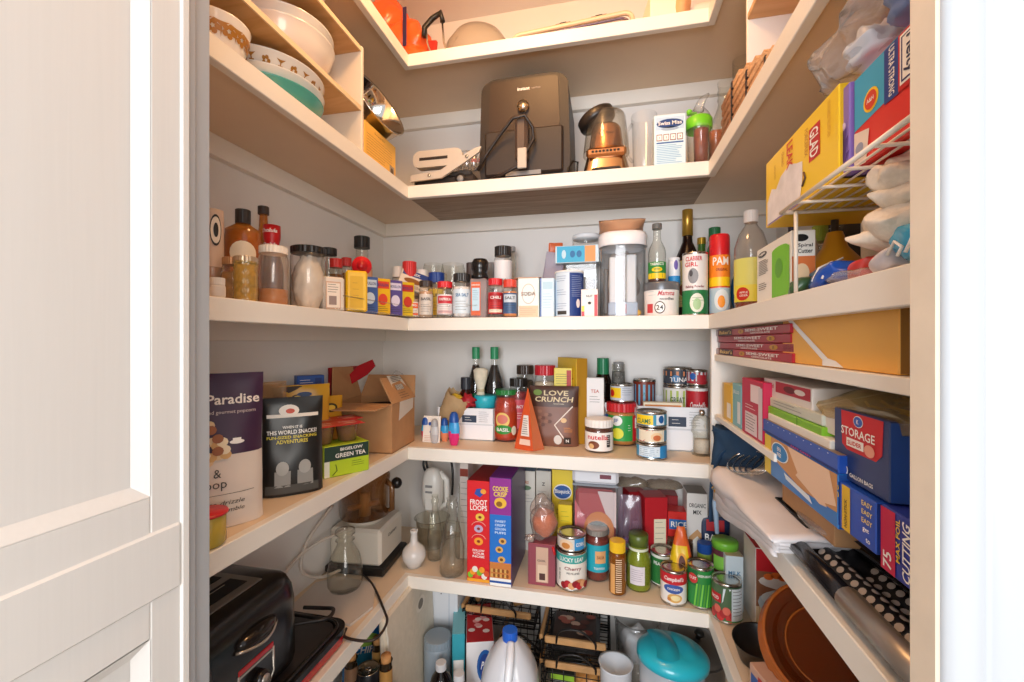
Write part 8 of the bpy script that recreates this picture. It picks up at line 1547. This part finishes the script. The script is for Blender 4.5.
g.grid(lambda u, v: ((-.62+.62*v)*R+(.10*R)*math.sin(u*PI), (u-.5)*1.5*R*.9*math.cos((v-.5)*1.2), hz+.030+.012*math.sin(PI*min(1, v*1.0))*math.sin(PI*u)), 18, 10, TQ2)
g.grid(lambda u, v: ((.12+.5*v)*R, (u-.5)*1.35*R*.9*math.cos((v)*.9), hz+.030+.009*math.sin(PI*v)*math.sin(PI*u)), 18, 8, TQ)
t.put((ratio(667)*1.115, 1.125, zG0), 10, 0, 4)
t = Thing('pot_lid', 'grey metal pot lid standing right of the turquoise lid', 'lid'); p = t.part('lid'); R = .075; p.lathe([(0, .02), (R*.5, .017), (R*.92, .006), (R, 0), (R*1.02, .002), (R*.94, .010), (R*.5, .022), (0, .025)], M('#6E6A66', .3, .7), 40); q = t.part('knob'); q.lathe([(0, .024), (.008, .024), (.008, .034), (.014, .038), (.010, .044), (0, .044)], K_, 18); t.put((ratio(697)*1.24, 1.255, zG0+.160), 0, 10, 12)
t = Thing('stock_pot', 'grey pot under the leaning lid beside the turquoise lidded tub', 'pot'); p = t.part('pot'); R = .07; p.lathe([(0, 0), (R, 0), (R, .138), (R*1.03, .14), (R*.96, .14), (R*.96, .004), (0, .004)], M('#7a7672', .3, .7), 40); t.put((ratio(694)*1.235+.01, 1.25, zG0))
t = Thing('white_jug', 'white plastic jug rim peeking left of the turquoise lid', 'jug'); p = t.part('body'); R = .042; p.lathe([(0, 0), (R*.8, 0), (R*.95, .17), (R*1.03, .176), (R*.9, .172), (0, .150)], M('#DCDFE4', .4), 36); t.put((ratio(616)*1.10, 1.12, zG0))
# ================================================================ camera, light
sc = bpy.context.scene
cam = bpy.data.cameras.new('camera'); co = bpy.data.objects.new('camera', cam); C.objects.link(co)
cam.sensor_width = 36; cam.lens = 36*F/1024; cam.clip_start = .01; cam.clip_end = 50
co.location = (0, 0, 0); co.rotation_euler = (PI/2, 0, TH); sc.camera = co
w = bpy.data.worlds.new('room_light'); sc.world = w; w.use_nodes = True
w.node_tree.nodes['Background'].inputs[0].default_value = (.93, .96, 1, 1); w.node_tree.nodes['Background'].inputs[1].default_value = .88
def light(name, kind, loc, e, col, size=.3, aim=None, sy=None):
    l = bpy.data.lights.new(name, kind); l.energy = e; l.color = col
    if kind == 'AREA':
        l.size = size
        if sy: l.shape = 'RECTANGLE'; l.size_y = sy
    else: l.shadow_soft_size = size
    o = bpy.data.objects.new(name, l); C.objects.link(o); o.location = loc
    if aim: o.rotation_euler = (Vector(aim)-Vector(loc)).to_track_quat('-Z', 'Y').to_euler()
    return o
light('kitchen_window', 'AREA', (-.18, -1.7, .20), 62, (.93, .96, 1), 1.0, (-.05, 1.1, -.1), 1.3)
light('side_fill', 'AREA', (1.15, -1.5, .15), 24, (1, .95, .88), .8, (-.62, .9, -.3), 1.1)  # added fill lamp to brighten the dim left wing, not a real window
light('pantry_lamp', 'POINT', (-.20, .66, .985), 10.5, (1, .54, .22), .07)
sc.view_settings.view_transform = 'Standard'; sc.view_settings.look = 'None'; sc.view_settings.gamma = 1
sc.view_settings.use_curve_mapping = False; sc.view_settings.exposure = -.05
sc.cycles.max_bounces = 10; sc.cycles.diffuse_bounces = 6; sc.cycles.transparent_max_bounces = 24
sc.cycles.caustics_reflective = False; sc.cycles.caustics_refractive = False
